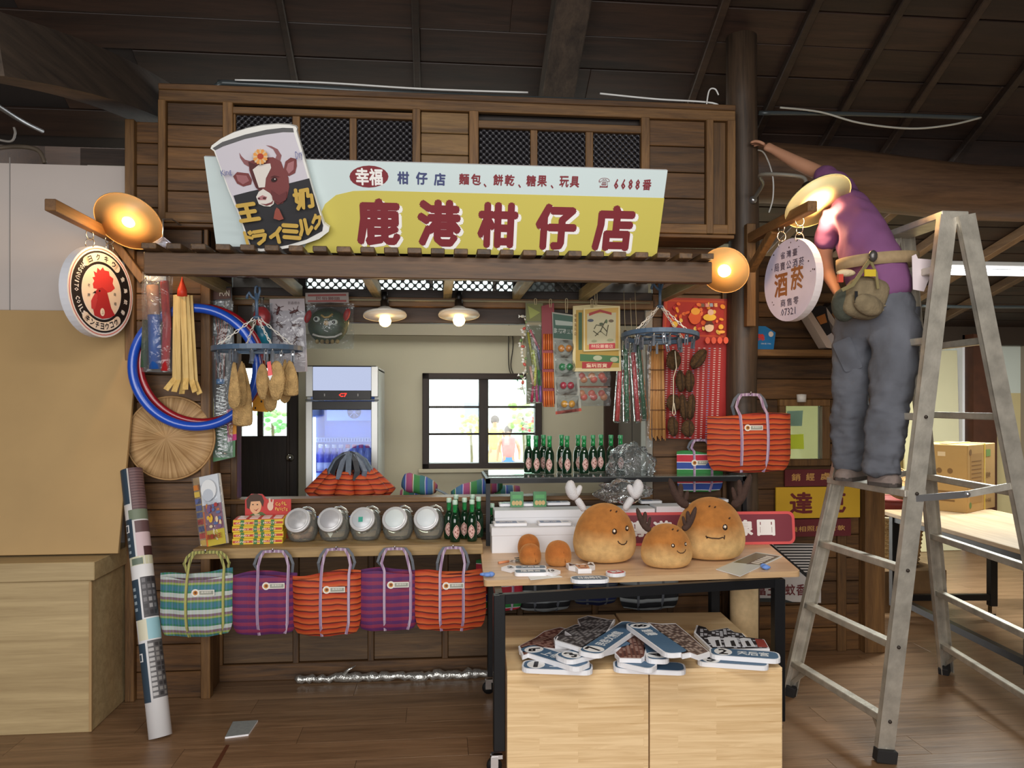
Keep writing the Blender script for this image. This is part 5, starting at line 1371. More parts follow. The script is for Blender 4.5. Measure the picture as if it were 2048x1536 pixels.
tote('orange striped tote hanging between the two purple totes', 585, 722, 1150, 1272, 673, 1098, 3.73, OR, LIL, (644, 699), G1, (656, 1175), 8)
tote('purple and red striped tote hanging between the two orange totes', 714, 836, 1142, 1262, 790, 1097, 3.75, PU, LIL, (770, 822), G1, (783, 1165), 6)
tote('orange striped tote hanging nearest the table leg', 830, 972, 1142, 1262, 906, 1095, 3.735, OR, LIL, (880, 926), G1, (892, 1167), 4)
tote('red, blue and green banded tote half hidden behind the table corner', 952, 1045, 1122, 1222, 1000, 1101, 4.12, TB, LIL, (978, 1025), G1, None, 2, depth=.035)
tote('black and grey striped tote under the table, left of the navy one', 1036, 1143, 1135, 1223, 1090, 1101, 4.17, BW, GRS, (1068, 1115), G1, None, 3)
tote('navy banded tote hanging under the middle of the table', 1146, 1236, 1132, 1210, 1192, 1101, 4.18, NB, GRS, (1172, 1212), G1, None, 3)
tote('black and grey striped tote under the table, right of the navy one', 1240, 1356, 1135, 1220, 1298, 1101, 4.17, BW, GRS, (1272, 1322), G1, None, 3)
tote('large orange striped tote hanging on the log post', 1415, 1580, 830, 945, 1499, 789, 4.05, OR, LIL, (1476, 1529), None, (1488, 855), 2, .84, .055, sw=.016)
tote('small green, blue and red banded tote hanging below the raffle board', 1353, 1446, 905, 984, 1400, 880, 4.19, TB, LIL, (1386, 1420), None, (1386, 925), 2, .86, .025)

# ---- glass cookie jars with slanted mouths
JG = glass((244, 246, 240), .13, .04, name='jar_glass')
JLID = flat((206, 206, 208), .3, .25, name='tin_lid')
def jar(px, pyb, Y, label, lidm, fill=None, rz=0.0):
    b = onY(px, pyb, Y); b.z = .801
    t = thing('cookie_jar', label, 'jar', group='slanted glass cookie jars', loc=b, rot=(0, 0, rz))
    m = MB(); m.lathe([(.0, .0), (.055, .0), (.068, .012), (.078, .045), (.079, .085), (.074, .115), (.062, .14), (.045, .152), (.0, .156)], JG, 26, None, 1, .92)
    m.build('body', t)
    T = Matrix.Translation((-.012, -.056, .108)) @ Matrix.Rotation(R(62), 4, 'X') @ Matrix.Rotation(R(-8), 4, 'Y')
    m = MB(); m.lathe([(.062, -.03), (.06, -.008), (.062, .0), (.066, .004)], JG, 26, T); m.build('neck', t)
    m = MB(); m.lathe([(.0, .019), (.05, .018), (.056, .014), (.060, .017), (.064, .012), (.065, .0), (.061, .0)], JLID, 30, T); m.build('lid', t)
    m = MB(); m.lathe([(.0, .0205), (.047, .0198), (.049, .0175)], lidm, 26, T); m.build('lid_face', t)
    m = MB(); m.tube([T @ Vector((.02, .062, .004)), T @ Vector((.05, .066, .01)), T @ Vector((.075, .05, .012)), T @ Vector((.088, .03, .01))], .005, glass((235, 235, 225), .25), n=8); m.build('tape', t)
    if fill: fill(t)
    return t
def fill1(t):
    rg = random.Random(4)
    for i in range(16):
        an = i * 2.4; rr_ = .046 * math.sqrt((i % 8 + .5) / 8); z = .028 + .03 * (i // 8)
        m = MB(); m.ball((rr_ * math.cos(an), rr_ * math.sin(an) * .9, z), (.022, .019, .017), flat(((150, 112, 84), (176, 140, 110), (130, 92, 66))[i % 3], .8, bump=.5, bs=90), 10, 7); m.build('dried_fruit', t)
def fill2(t):
    m = MB(); m.add([(-.05, -.055, .078), (.012, -.062, .062), (-.012, -.064, .022), (-.03, -.04, .05)], [(0, 2, 1), (0, 3, 2), (3, 1, 2), (0, 1, 3)], flat((226, 226, 222), .7)); m.build('paper_twist', t)
jar(605, 1082, 3.985, 'slanted glass jar holding brown dried fruit, beside the candy boxes', flat((176, 176, 178), .35, .15, var=.12, vs=30), fill1)
jar(669, 1080, 3.985, 'empty slanted glass jar with a folded paper twist inside', flat((180, 180, 184), .35, .15), fill2)
t = jar(732, 1080, 3.985, 'slanted glass jar with a small green patch on its lid', flat((196, 202, 208), .35, .1))
T = Matrix.Translation((-.012, -.056, .108)) @ Matrix.Rotation(R(62), 4, 'X') @ Matrix.Rotation(R(-8), 4, 'Y')
MB().box((-.005, -.004, .0215), (.022, .026, .0015), flat((60, 160, 140), .5), T).build('green_patch', t)
jar(796, 1078, 3.985, 'slanted glass jar with a white lid, second from the bottles', flat((210, 220, 222), .4))
jar(858, 1077, 3.985, 'slanted glass jar with a white lid right beside the green bottles', flat((214, 222, 226), .4))

# ---- green bottles with pink diamond labels
def tint(col, rough=.08, tr=.75, name='bottle_glass'):
    key = ('tint', tuple(col), rough, tr)
    if key in _M: return _M[key]
    m, nt, p = _new(name); p.inputs['Base Color'].default_value = lin(col); p.inputs['Roughness'].default_value = rough
    p.inputs['Transmission Weight'].default_value = tr; p.inputs['Coat Weight'].default_value = .5
    _M[key] = m; return m
BG = tint((16, 52, 30), .1, .35); BN = tint((40, 150, 80), .12, .45, 'neck_glass'); CAPM = flat((186, 214, 196), .35, name='pale_cap'); CAPG = flat((70, 150, 100), .35, name='green_cap')
LBD = flat((120, 50, 46), .5); LBP = flat((216, 178, 168), .5); LBR = flat((150, 96, 88), .5)
def make_bottle(cap, neck):
    b = bpy.data.objects.new('soda_bottle', None); COL.objects.link(b)
    MB().lathe([(.0, .002), (.022, .0), (.0255, .004), (.0262, .012), (.0262, .098), (.0245, .115), (.017, .132), (.0128, .146)], BG, 20).build('body', b)
    MB().lathe([(.0128, .146), (.0118, .165), (.0112, .186), (.0125, .19)], neck, 18).build('neck', b)
    MB().lathe([(.0128, .186), (.0134, .190), (.0134, .205), (.012, .208), (.0, .2085)], cap, 18).build('cap', b)
    def patch(k_, y, m_):
        mm = MB(); pts = [(0, 1), (.62, .62), (1, 0), (.62, -.62), (0, -1), (-.62, -.62), (-1, 0), (-.62, .62)]
        vs = [(0, -(.0262 + y), .052)]
        for a_, b_ in pts:
            ang = a_ * .72 * k_; vs.append((math.sin(ang) * (.0262 + y), -math.cos(ang) * (.0262 + y), .052 + b_ * .036 * k_))
        # inner ring so that the patch follows the glass
        for a_, b_ in pts:
            ang = a_ * .36 * k_; vs.append((math.sin(ang) * (.0262 + y), -math.cos(ang) * (.0262 + y), .052 + b_ * .018 * k_))
        fs = []
        for i in range(8):
            j = (i + 1) % 8; fs.append((1 + j, 1 + i, 9 + i, 9 + j)); fs.append((9 + j, 9 + i, 0))
        return mm.add(vs, fs, m_, True)
    m = MB(); m_ = patch(1.0, .0006, LBP); m.add(m_.v, m_.f, LBP, True); m_ = patch(.86, .001, LBD); m.add(m_.v, m_.f, LBD, True); m_ = patch(.74, .0014, LBP); m.add(m_.v, m_.f, LBP, True)
    for x_, z_ in ((-.006, .052), (.006, .06), (.004, .044)): m.prism(ellipse(x_, z_, .004, .0055, 8), -.0285, -.0277, LBR)
    m.build('diamond_label', b)
    return b
bt = make_bottle(CAPM, BN); bt2 = make_bottle(CAPG, BN)
def place_bottle(src, px, py, z, Y, label, group, first=False):
    p = onY(px, py, Y); p.z = z
    rz = random.uniform(-.3, .3)
    o = src if first else dup(src, p)
    o.location = p; o.rotation_euler = (0, 0, rz); return tag(o, label, 'bottle', group)
gb = 'green bottles on the counter shelf'
rows = [(898, 3.97, 'green bottle on the shelf touching the last glass jar'), (910, 3.88, 'green bottle at the front of the shelf near the jars'), (929, 3.97, 'green bottle in the second row between the two front bottles'), (944, 3.89, 'green bottle at the front of the shelf near the black frame'),
        (912, 4.10, 'green bottle behind the others, cap above the left front bottle'), (945, 4.10, 'green bottle behind the others, cap above the right front bottle'), (957, 4.0, 'green bottle just left of the black frame post'),
        (984, 4.12, 'green bottle just inside the black frame post'), (1003, 4.15, 'green bottle behind the white boxes, left of the green packets'), (1010, 4.17, 'green bottle behind the white boxes, middle one of three'), (1018, 4.165, 'green bottle behind the white boxes nearest the green packets')]
for i, (px, Y, lab) in enumerate(rows): place_bottle(bt, px, 1080, .801 if px < 960 else .751, Y, lab, gb, i == 0)
gt = 'green bottles on the clear rack top'
tops = [(1057, 4.30, 'leftmost bottle on the clear rack top, before the window'), (1072, 4.24, 'second bottle from the left on the clear rack top'), (1087, 4.34, 'third bottle from the left on the rack top, in the back row'), (1099, 4.2, 'fourth bottle from the left on the rack top, in the front row'),
        (1123, 4.34, 'back bottle of the middle pair on the rack top'), (1134, 4.2, 'front bottle of the middle pair on the rack top'), (1156, 4.32, 'back bottle left of the twin in the centre right of the rack top'), (1168, 4.2, 'front bottle of the centre right twin on the rack top'),
        (1186, 4.3, 'bottle on the rack top just left of the plastic bag'), (1202, 4.34, 'bottle on the rack top behind the edge of the plastic bag'), (1222, 4.3, 'second bottle from the right on the rack top'), (1241, 4.28, 'rightmost bottle on the clear rack top')]
for i, (px, Y, lab) in enumerate(tops): place_bottle(bt2, px, 940, 1.108, Y, lab, gt, i == 0)

# ---- candy boxes and the display card behind them
f = frame_at(516, 1090, 3.90, R(4)); u = f.uv
zb = .801 - f.O.z
for i, lab in enumerate(('lowest candy box of the striped stack', 'second lowest candy box of the striped stack', 'third candy box of the striped stack with a red lid edge', 'topmost candy box of the striped stack, open red top')):
    x0, x1 = u(465, 1090)[0], u(566, 1090)[0]; h = .0295
    t = thing('candy_box', lab, 'box', f, 'stacked striped candy boxes', loc=f.O + Vector((0, 0, zb + i * (h + .001))))
    dx = .004 * (i % 2) - .002
    m = MB(); m.box(((x0 + x1) / 2 + dx, .075, h / 2), (x1 - x0, .15, h), flat((222, 186, 46), .5), None, .0015); m.build('box_body', t)
    m = MB(); w_ = (x1 - x0)
    m.prism(rect(x0 + dx + .003, h * .28, x1 + dx - .003, h * .66), -.0006, 0, flat((184, 54, 36), .5))
    for q in (.15, .42, .55, .75): m.prism(rect(x0 + dx + w_ * q, .001, x0 + dx + w_ * (q + .07), h - .001), -.0009, 0, flat((56, 116, 52), .5))
    m.text('CANDY', x0 + dx + .012, h * .34, x0 + dx + w_ * .34, h * .60, flat((240, 226, 200), .5), -.0014, .02); m.text('COOL', x0 + dx + w_ * .39, h * .34, x0 + dx + w_ * .56, h * .60, flat((240, 226, 200), .5), -.0014, .02); m.text('FRUCTS', x0 + dx + w_ * .6, h * .34, x0 + dx + w_ * .86, h * .60, flat((240, 226, 200), .5), -.0014, .02)
    if i == 3:
        m.box(((x0 + x1) / 2, .07, h + .001), (w_ - .008, .12, .002), flat((190, 60, 54), .5)); 
        for q in range(4): m.box((x0 + .04 + q * w_ / 4.2, .07, h + .003), (w_ / 6, .10, .003), flat((226, 200, 196), .5))
    m.build('print', t)['kind'] = 'stuff'
f2 = frame_at(530, 1025, 4.06, R(4)); u = f2.uv
t = thing('display_card', 'red display card with a drawn man in a hat standing behind the candy boxes', 'card', f2)
zb = .801 - f2.O.z
x0, x1 = u(490, 1025)[0], u(582, 1025)[0]; z1 = u(530, 999)[1]
MB().prism([(x0, zb), (x1, zb), (x1, z1), (x0 + .11, z1), (x0 + .085, z1 + .028), (x0 + .03, z1 + .03), (x0, z1)], 0, .006, flat((188, 36, 30), .5)).build('card', t)
a = Art(f2)
a.poly([(492, 1042), (500, 1030), (512, 1024), (524, 1024), (536, 1032), (545, 1042), (545, 1052), (492, 1052)], (84, 104, 56)); a.poly([(508, 1028), (514, 1036), (520, 1028)], (206, 190, 160))
a.ell(511, 1011, 12, 17, (222, 172, 130)); a.poly([(494, 1016), (493, 1000), (500, 990), (512, 987), (524, 991), (528, 1002), (526, 1014), (520, 1002), (502, 1003), (499, 1018)], (66, 44, 30)); a.ell(506, 1009, 1.6, 1.2, (40, 26, 20)); a.ell(515, 1009, 1.6, 1.2, (40, 26, 20)); a.poly([(507, 1018), (512, 1020), (518, 1016), (513, 1022)], (150, 40, 40))
a.ell(541, 1012, 6, 9, (222, 190, 170)); a.poly([(538, 1006), (538, 996), (541, 996), (542, 1006)], (222, 190, 170)); a.poly([(544, 1006), (546, 998), (548, 999), (547, 1008)], (222, 190, 170))
for i, ch in enumerate('COOL'): a.text(ch, 551 + i * 6, 1004 + 2 * (i % 2) - i, 556 + i * 6, 1011 + 2 * (i % 2) - i, (226, 176, 80), .04)
for i, ch in enumerate('FRUCTS'): a.text(ch, 551 + i * 4.3, 1014 + 1.5 * (i % 2), 554.6 + i * 4.3, 1020 + 1.5 * (i % 2), (226, 176, 80), .04)
a.build('print', t)
# ---- glossy comic pack leaning at the left end of the shelf
f3 = Fr(onY(427, 1097, 3.87), (R(-8), R(-12), R(-14)))
f3.O.z = .803
t = thing('comic_pack', 'glossy shrink-wrapped comic pack leaning at the left end of the shelf', 'book', f3)
MB().prism(rect(-.068, .0, .072, .345), 0, .018, flat((186, 190, 196), .35), side=flat((210, 206, 198), .5)).build('book_block', t)
a = Art(f3)
a.loc(rect(-.068, 0, -.030, .345), (176, 150, 110)); 
rg = random.Random(5)
for i in range(9): a.loc(rect(-.066, .01 + .034 * i, -.036, .036 + .034 * i), rg.choice(((196, 120, 50), (76, 76, 116), (186, 60, 50), (120, 140, 90), (206, 176, 80), (90, 100, 150))))
a.loc(rect(-.03, 0, -.022, .17), (214, 110, 50)); a.loc(rect(-.022, .0, .072, .075), (196, 176, 60)); a.loc(rect(-.022, .075, .072, .20), (140, 104, 122)); a.loc(rect(-.028, .20, .072, .343), (206, 212, 220))
for i in range(26): a.loc(ellipse(rg.uniform(-.014, .064), rg.uniform(.085, .195), rg.uniform(.006, .014), rg.uniform(.006, .016), 7), rg.choice(((226, 180, 50), (196, 120, 60), (120, 90, 130), (90, 110, 160), (220, 200, 160), (170, 60, 60))))
a.loc(ellipse(.025, .27, .04, .05, 20), (228, 232, 236)); a.loc(ellipse(.02, .245, .028, .03, 16), (190, 198, 210)); a.mb.text('漫畫大王', -.015, .03, .066, .055, flat((150, 60, 40), .5), a.lay(), .03)  # pale top and ovals are the wrap's glare painted onto the cover
a.build('print', t)
m = MB(); sheet(m, -.07, .0, .074, .347, -.004, glass((245, 245, 245), .05, .05, bump=1.0, bs=14), .01, 10, .003); m.build('shrink_wrap', t)

# ---- on the back counter behind the sill
bc = tag(bevel_mod(MB().box((.05, 4.62, .885), (2.2, .5, .03), DKW).build('back_counter')), 'dark wooden inner counter board just behind the opening', 'counter')
GH = flat((84, 92, 104), .6, var=.25, vs=30, name='handle_grey')
def roll(t, p0, p1, r0, r1, mat, nm='rolled_bag'):
    p0, p1 = Vector(p0), Vector(p1); f_ = [p0.lerp(p1, i / 6) for i in range(7)]; rs = [r0 + (r1 - r0) * (i / 6) for i in range(7)]
    MB().tube(f_, rs, mat, n=14).build(nm, t)
t = thing('bag_bundle', 'bundle of rolled orange striped bags tied at the top by grey handles', 'bundle', loc=onY(700, 990, 4.66)); t.location.z = .955
ORz = OR
for i, (x0, x1, y) in enumerate(((-.22, -.11, .02), (-.15, -.08, -.07), (-.02, -.012, -.10), (.10, .05, -.08), (.18, .095, -.02), (.22, .11, .05), (.02, .02, .08), (-.10, -.05, .08))):
    roll(t, (x0, y, -.01), (x1, y * .5, .125 - .02 * (i in (1, 3))), .062, .043, ORz)
for i in range(16):
    an = 2 * PI * i / 16; ca, sa = math.cos(an), math.sin(an)
    MB().tube([(.125 * ca + .01 * sa, .09 * sa, .075 + .01 * (i % 3)), (.132 * ca, .085 * sa, .14), (.095 * ca, .06 * sa, .205 - .006 * (i % 3)), (.045 * ca, .03 * sa, .238), (-.01 * ca, .01 * sa, .243)], .01, flat(((92, 104, 120), (50, 54, 62), (110, 120, 136))[i % 3], .55, var=.2, vs=40), flatk=(.032, .010), up=(ca, sa, .4)).build('handle', t)
PLD = stripes([(0, (40, 120, 56)), (.22, (226, 220, 226)), (.25, (52, 70, 170)), (.5, (226, 220, 226)), (.53, (190, 46, 62)), (.78, (226, 220, 226)), (.81, (40, 120, 56))], .16, 'X', .01, name='plaid_roll', cross=[(0, (60, 90, 150)), (.5, (70, 130, 80))], cperiod=.09)
def plaid(label, p0, p1, r, rx):
    c0 = (Vector(p0) + Vector(p1)) / 2; t = thing('folded_plaid_bag', label, 'bag', group='folded plaid bags behind the sill', loc=c0)
    m = MB(); pts = [Vector(p0).lerp(Vector(p1), i / 8) - c0 for i in range(9)]
    m.tube(pts, [r * .75, r, r * 1.05, r, r * 1.02, r, r * .95, r * .8, r * .5], PLD, n=16)
    for i, v in enumerate(m.v): m.v[i] = Vector((v.x, v.y, v.z * (1 + .06 * math.sin(v.x * 60))))
    o = m.build('rolled_cloth', t)
    d = (Vector(p1) - Vector(p0)).normalized()
    for k_ in range(3): MB().tube([pts[-1] + Vector((0, -.02 + .02 * k_, 0)), pts[-1] + d * .05 + Vector((0, -.03 + .02 * k_, -.01)), pts[-1] + d * .09 + Vector((0, -.03 + .02 * k_, -.025))], .006, GH, flatk=(.018, .004)).build('handle', t)
    return t
def bc_at(px, py, Y, dz=0): p = onY(px, py, Y); return p
plaid('thick rolled plaid bag in green, blue and red lying left behind the sill', bc_at(808, 962, 4.58), bc_at(872, 978, 4.52), .055, 0)
plaid('folded plaid bag sloping behind the sill near the black frame', bc_at(1000, 966, 4.62), bc_at(905, 990, 4.52), .05, 0)
plaid('flat pale plaid bag lowest at the left behind the sill', bc_at(800, 993, 4.68), bc_at(838, 995, 4.68), .05, 0)
plaid('folded plaid bag inside the black frame behind the sill', bc_at(1040, 985, 4.66), bc_at(960, 992, 4.66), .05, 0)
# ================================================================== display table and what is on and under it
def fingerjoint(name, base=((200, 164, 114), (238, 208, 162)), swap=False):
    m, nt, p = _new(name)
    tc = N(nt, 'ShaderNodeTexCoord'); sp = N(nt, 'ShaderNodeSeparateXYZ'); nt.links.new(tc.outputs['Object'], sp.inputs[0])
    ad = N(nt, 'ShaderNodeMath', operation='ADD'); nt.links.new(sp.outputs['Y'], ad.inputs[0]); nt.links.new(sp.outputs['Z'], ad.inputs[1])
    cb = N(nt, 'ShaderNodeCombineXYZ'); nt.links.new(sp.outputs['X'], cb.inputs[0]); nt.links.new(ad.outputs[0], cb.inputs[1])
    bk = N(nt, 'ShaderNodeTexBrick', i_Scale=1.0); bk.offset = .37; bk.inputs['Brick Width'].default_value = .42; bk.inputs['Row Height'].default_value = .052; bk.inputs['Mortar Size'].default_value = .0006
    bk.inputs['Color1'].default_value = (0, 0, 0, 1); bk.inputs['Color2'].default_value = (1, 1, 1, 1); bk.inputs['Mortar'].default_value = (.35, .35, .35, 1)
    nt.links.new(cb.outputs[0], bk.inputs['Vector'])
    mp = N(nt, 'ShaderNodeMapping'); mp.inputs['Scale'].default_value = (1.2, 26, 1)
    av = N(nt, 'ShaderNodeVectorMath', operation='MULTIPLY_ADD'); av.inputs[1].default_value = (5, 7, 0); nt.links.new(bk.outputs['Color'], av.inputs[0]); nt.links.new(cb.outputs[0], av.inputs[2])
    nt.links.new(av.outputs[0], mp.inputs['Vector'])
    nz = N(nt, 'ShaderNodeTexNoise', i_Scale=1.7, i_Detail=6.0, i_Distortion=1.2, i_Roughness=.6); nt.links.new(mp.outputs[0], nz.inputs['Vector'])
    mx = N(nt, 'ShaderNodeMath', operation='MULTIPLY_ADD'); mx.inputs[1].default_value = .18; nt.links.new(bk.outputs['Color'], mx.inputs[0]); nt.links.new(nz.outputs['Fac'], mx.inputs[2])
    rp = N(nt, 'ShaderNodeValToRGB'); rp.color_ramp.elements[0].position = .3; rp.color_ramp.elements[1].position = .75
    rp.color_ramp.elements[0].color = lin(base[0]); rp.color_ramp.elements[1].color = lin(base[1]); nt.links.new(mx.outputs[0], rp.inputs['Fac'])
    nt.links.new(rp.outputs[0], p.inputs['Base Color']); p.inputs['Roughness'].default_value = .45
    return m
FJ = fingerjoint('pine_board')
TTOP = wood((196, 160, 124), (226, 194, 158), 'X', .8, rough=.4, rnd=0, stretch=18, name='table_laminate', bump=.03)
ZT = .75
fl_, fr_, br_, bl_ = (onZ(*p, ZT) for p in ((968, 1161), (1601, 1142), (1535, 1086), (959, 1079)))
ctr = (fl_ + fr_ + br_ + bl_) / 4; ctr.z = 0
t = thing('display_table', 'pale-topped table on black steel legs in front of the shop, carrying bun plushes', 'table', loc=ctr)
def rel(p): return Vector(p) - ctr
poly = []
cs = [rel(p) for p in (fl_, fr_, br_, bl_)]
for i in range(4):
    c = cs[i]; a_ = (cs[i - 1] - c).normalized() * .022; b_ = (cs[(i + 1) % 4] - c).normalized() * .022
    for q in range(5):
        u_ = q / 4; poly.append(tuple((c + a_ * (1 - u_) ** 2 + b_ * u_ ** 2).xy))
MB().plate(poly, ZT - .026, ZT, TTOP, side=wood((176, 140, 100), (206, 172, 130), 'X', .8, rnd=0, name='table_edge')).build('table_top', t)
lg_ = [rel(onZ(px, CY + 750 * FPX / 1000 / d, ZT)) for px, d in ()] 
def legp(px, d): p = W(px, CY, d); return Vector((p.x, p.y, 0)) - ctr
L4 = {'fl': legp(998, 3.13), 'fr': legp(1556, 3.42), 'bl': legp(984, 3.98), 'br': legp(1428, 4.02)}
for k_, p in L4.items():
    leg_o = MB().box((p.x, p.y, (ZT - .03 + .09) / 2), (.048, .048, ZT - .03 - .09), BLKMET, None, .003).build('leg', t)
    m = MB(); m.lathe([(.0, .075), (.02, .075), (.02, .095)], STEEL, 12, Matrix.Translation((p.x, p.y, 0)))
    cpart = MB(); Mw = Matrix.Translation((p.x - .02, p.y - .01, .032)) @ Matrix.Rotation(R(90), 4, 'X')
    cpart.lathe([(.0, -.012), (.03, -.012), (.032, 0), (.03, .012), (.0, .012)], BLACK, 16, Mw); cpart.box((p.x - .01, p.y - .01, .07), (.045, .034, .016), CHROME); cpart.box((p.x - .02, p.y - .026, .05), (.03, .003, .045), CHROME); cpart.box((p.x - .02, p.y + .006, .05), (.03, .003, .045), CHROME)
    o = cpart.build('caster', leg_o)
for a_, b_ in (('fl', 'fr'), ('bl', 'br'), ('fl', 'bl'), ('fr', 'br')):
    A_, B_ = L4[a_], L4[b_]; MB().bar((A_.x, A_.y, ZT - .048), (B_.x, B_.y, ZT - .048), .03, .04, BLKMET).build('rail', t)

# ---- two wooden boxes under the table front
ZB = .43
cfl, cfm, cfr = onZ(1011, 1343, ZB), onZ(1296, 1339, ZB), onZ(1563, 1336, ZB)
cbl, cbm, cbr = onZ(1010, 1232, ZB), onZ(1225, 1227, ZB), onZ(1452, 1222, ZB)
for nm, A_, B_, C_, D_, lab in (('l', cfl, cfm, cbm, cbl, 'left one of the two pine board boxes under the table, half hidden by signs'), ('r', cfm, cfr, cbr, cbm, 'right one of the two pine board boxes under the table')):
    o_ = (A_ + B_ + C_ + D_) / 4; o_.z = 0; e_ = (B_ - A_); rz = math.atan2(e_.y, e_.x); f = Fr(o_, (0, 0, rz))
    t = thing('wooden_box', lab, 'box', f, 'pine boxes under the table')
    w_ = (B_ - A_).length - .003; d_ = (D_ - A_).length
    def bx(nm_, c, d): o = MB().box((0, 0, 0), d, FJ, None, .0015).build(nm_, t); o.location = c
    bx('front_panel', (0, -d_ / 2 + .009, (ZB - .018) / 2), (w_, .018, ZB - .018)); bx('back_panel', (0, d_ / 2 - .009, (ZB - .018) / 2), (w_, .018, ZB - .018))
    bx('side_panel', (-w_ / 2 + .009, 0, (ZB - .018) / 2), (.018, d_ - .04, ZB - .018)); bx('side_panel', (w_ / 2 - .009, 0, (ZB - .018) / 2), (.018, d_ - .04, ZB - .018)); bx('top_panel', (0, 0, ZB - .009), (w_, d_, .018))

# ---- foam-board location plaques
FOAM = flat((232, 232, 236), .6, name='foam_board'); PB = (74, 106, 136); DKN = (28, 30, 36)
def px2(pts, z): return [onZ(a_, b_, z) for a_, b_ in pts]
def cr(p): return (1020 + p[0] / 3.657, 1210 + p[1] / 3.657)
def plaque(label, A_, B_, z, num, txt, pic=None, kind=None, wd=.105, th=.018, conv=cr, group='numbered foam plaques piled on the pine boxes', name='plaque', numrot=0.0, col=PB):
    a_, b_ = onZ(*conv(A_), z), onZ(*conv(B_), z); c0 = (a_ + b_) / 2; d = b_ - a_; L_ = d.length; rz = math.atan2(d.y, d.x)
    O = Vector((c0.x, c0.y, z - th)); f = Fr(O, (0, 0, rz))
    t = thing(name, label, 'sign', f, group)
    hw, hl, r_ = wd / 2, L_ / 2, wd * .32
    m = MB(); m.plate(rrect(-hl, -hw, hl, hw, r_), 0, th, FOAM); m.build('foam_base', t)
    m = MB(); e_ = .007
    m.plate(rrect(-hl + e_, -hw + e_, hl - e_, hw - e_, r_ * .85), th, th + .0006, flat(col, .55))
    if num:
        cx_ = -hl + .055; m.plate(ellipse(cx_, 0, .036, .044), th + .0006, th + .0012, flat((240, 240, 240), .5))
        nw_ = .009 if num == '1' else .019; m.text(num, cx_ - nw_, -.034, cx_ + nw_, .034, flat(DKN, .5), th + .0016, .03, flatm=True, M=Matrix.Translation((cx_, 0, 0)) @ Matrix.Rotation(numrot, 4, 'Z') @ Matrix.Translation((-cx_, 0, 0)))
    if txt: m.text(txt, -hl + .11, -.025, min(hl - .02, -hl + .11 + .042 * len(txt)), .025, flat((226, 230, 234), .5), th + .0012, .03, flatm=True)
    o = m.build('print', t); o['kind'] = 'stuff'
    if pic:
        P = [f.loc(p).xy for p in px2([conv(q) for q in pic], z)]
        m = MB(); m.plate([tuple(p) for p in P], 0, th - .001, FOAM); m.build('picture_board', t)
        m = MB(); cx_ = sum(p[0] for p in P) / len(P); cy_ = sum(p[1] for p in P) / len(P)
        sh = [(cx_ + (p[0] - cx_) * .94, cy_ + (p[1] - cy_) * .94) for p in P]
        cols = {'grey': ((78, 74, 76), (50, 46, 48), (132, 128, 128)), 'red': ((112, 70, 60), (78, 46, 42), (150, 120, 108)), 'brown': ((104, 84, 76), (70, 56, 52), (160, 144, 134)), 'temple': ((48, 44, 48), (30, 28, 30), (190, 190, 196))}[kind]
        m.plate(sh, th - .001, th, flat(cols[0], .6))
        lo = (min(p[0] for p in sh), min(p[1] for p in sh)); hi = (max(p[0] for p in sh), max(p[1] for p in sh))
        def inside(x, y):
            c_ = False
            for i in range(len(sh)):
                (x1, y1), (x2, y2) = sh[i - 1], sh[i]
                if (y1 > y) != (y2 > y) and x < (x2 - x1) * (y - y1) / (y2 - y1) + x1: c_ = not c_
            return c_
        rg = random.Random(int(A_[0])); st = .017
        ny = int((hi[1] - lo[1]) / st); nx = int((hi[0] - lo[0]) / st)
        for i in range(nx):
            for j in range(ny):
                x, y = lo[0] + (i + .5) * st, lo[1] + (j + .5) * st
                if all(inside(x + q, y + s_) for q in (-.006, .006) for s_ in (-.006, .006)):
                    k_ = rg.random(); m.plate(rect(x - .0065, y - .0045 - .002 * k_, x + .0065, y + .0045), th, th + .0004, flat(cols[1] if k_ < .45 else cols[2], .6))
        o = m.build('picture_print', t); o['kind'] = 'stuff'
    return t
plaque('plaque number 1 lying lowest at the left of the pile', (90, 432), (605, 452), .449, '1', '上帝')
plaque('unnumbered blue plaque lying lowest in the middle of the pile', (755, 432), (1282, 452), .449, None, None)
plaque('blue plaque under plaque number 2, mostly hidden', (1370, 390), (1888, 425), .449, '5', None, wd=.09)
plaque('plaque number 6 slanting over plaque number 1 at the left', (105, 305), (548, 440), .469, '6', '上帝', [(60, 300), (180, 240), (250, 190), (370, 160), (520, 200), (430, 330), (250, 310), (90, 370)], 'red')
plaque('narrow blue plaque slanting over the lowest middle one', (800, 395), (1060, 450), .469, None, None, wd=.08)
tg = plaque('plaque number 2 with a temple gate picture at the right end', (1458, 335), (1974, 372), .469, '2', '天后宮', [(1345, 200), (1365, 145), (1420, 160), (1450, 190), (1590, 165), (1640, 195), (1700, 205), (1730, 235), (1860, 250), (1900, 320), (1480, 330)], 'temple')
m = MB(); fg = Fr(tg.location, tg.rotation_euler.copy())
for q, c_ in (([(1440, 242), (1470, 232), (1535, 236), (1552, 306), (1482, 306)], (222, 222, 226)), ([(1558, 246), (1590, 236), (1655, 242), (1682, 306), (1576, 306)], (222, 222, 226)), ([(1678, 250), (1705, 242), (1758, 248), (1795, 306), (1704, 306)], (222, 222, 226)), ([(1790, 250), (1856, 256), (1888, 310), (1815, 308)], (150, 60, 50)), ([(1500, 262), (1525, 258), (1540, 304), (1512, 304)], (40, 38, 40)), ([(1610, 266), (1638, 262), (1655, 304), (1622, 304)], (40, 38, 40)), ([(1718, 268), (1742, 264), (1766, 304), (1736, 304)], (40, 38, 40))):
    m.plate([tuple(fg.loc(p).xy) for p in px2([cr(k_) for k_ in q], .469)], .018 + (.0006 if c_[0] > 100 else .0012), .019 + (.0006 if c_[0] > 100 else .0012), flat(c_, .6))
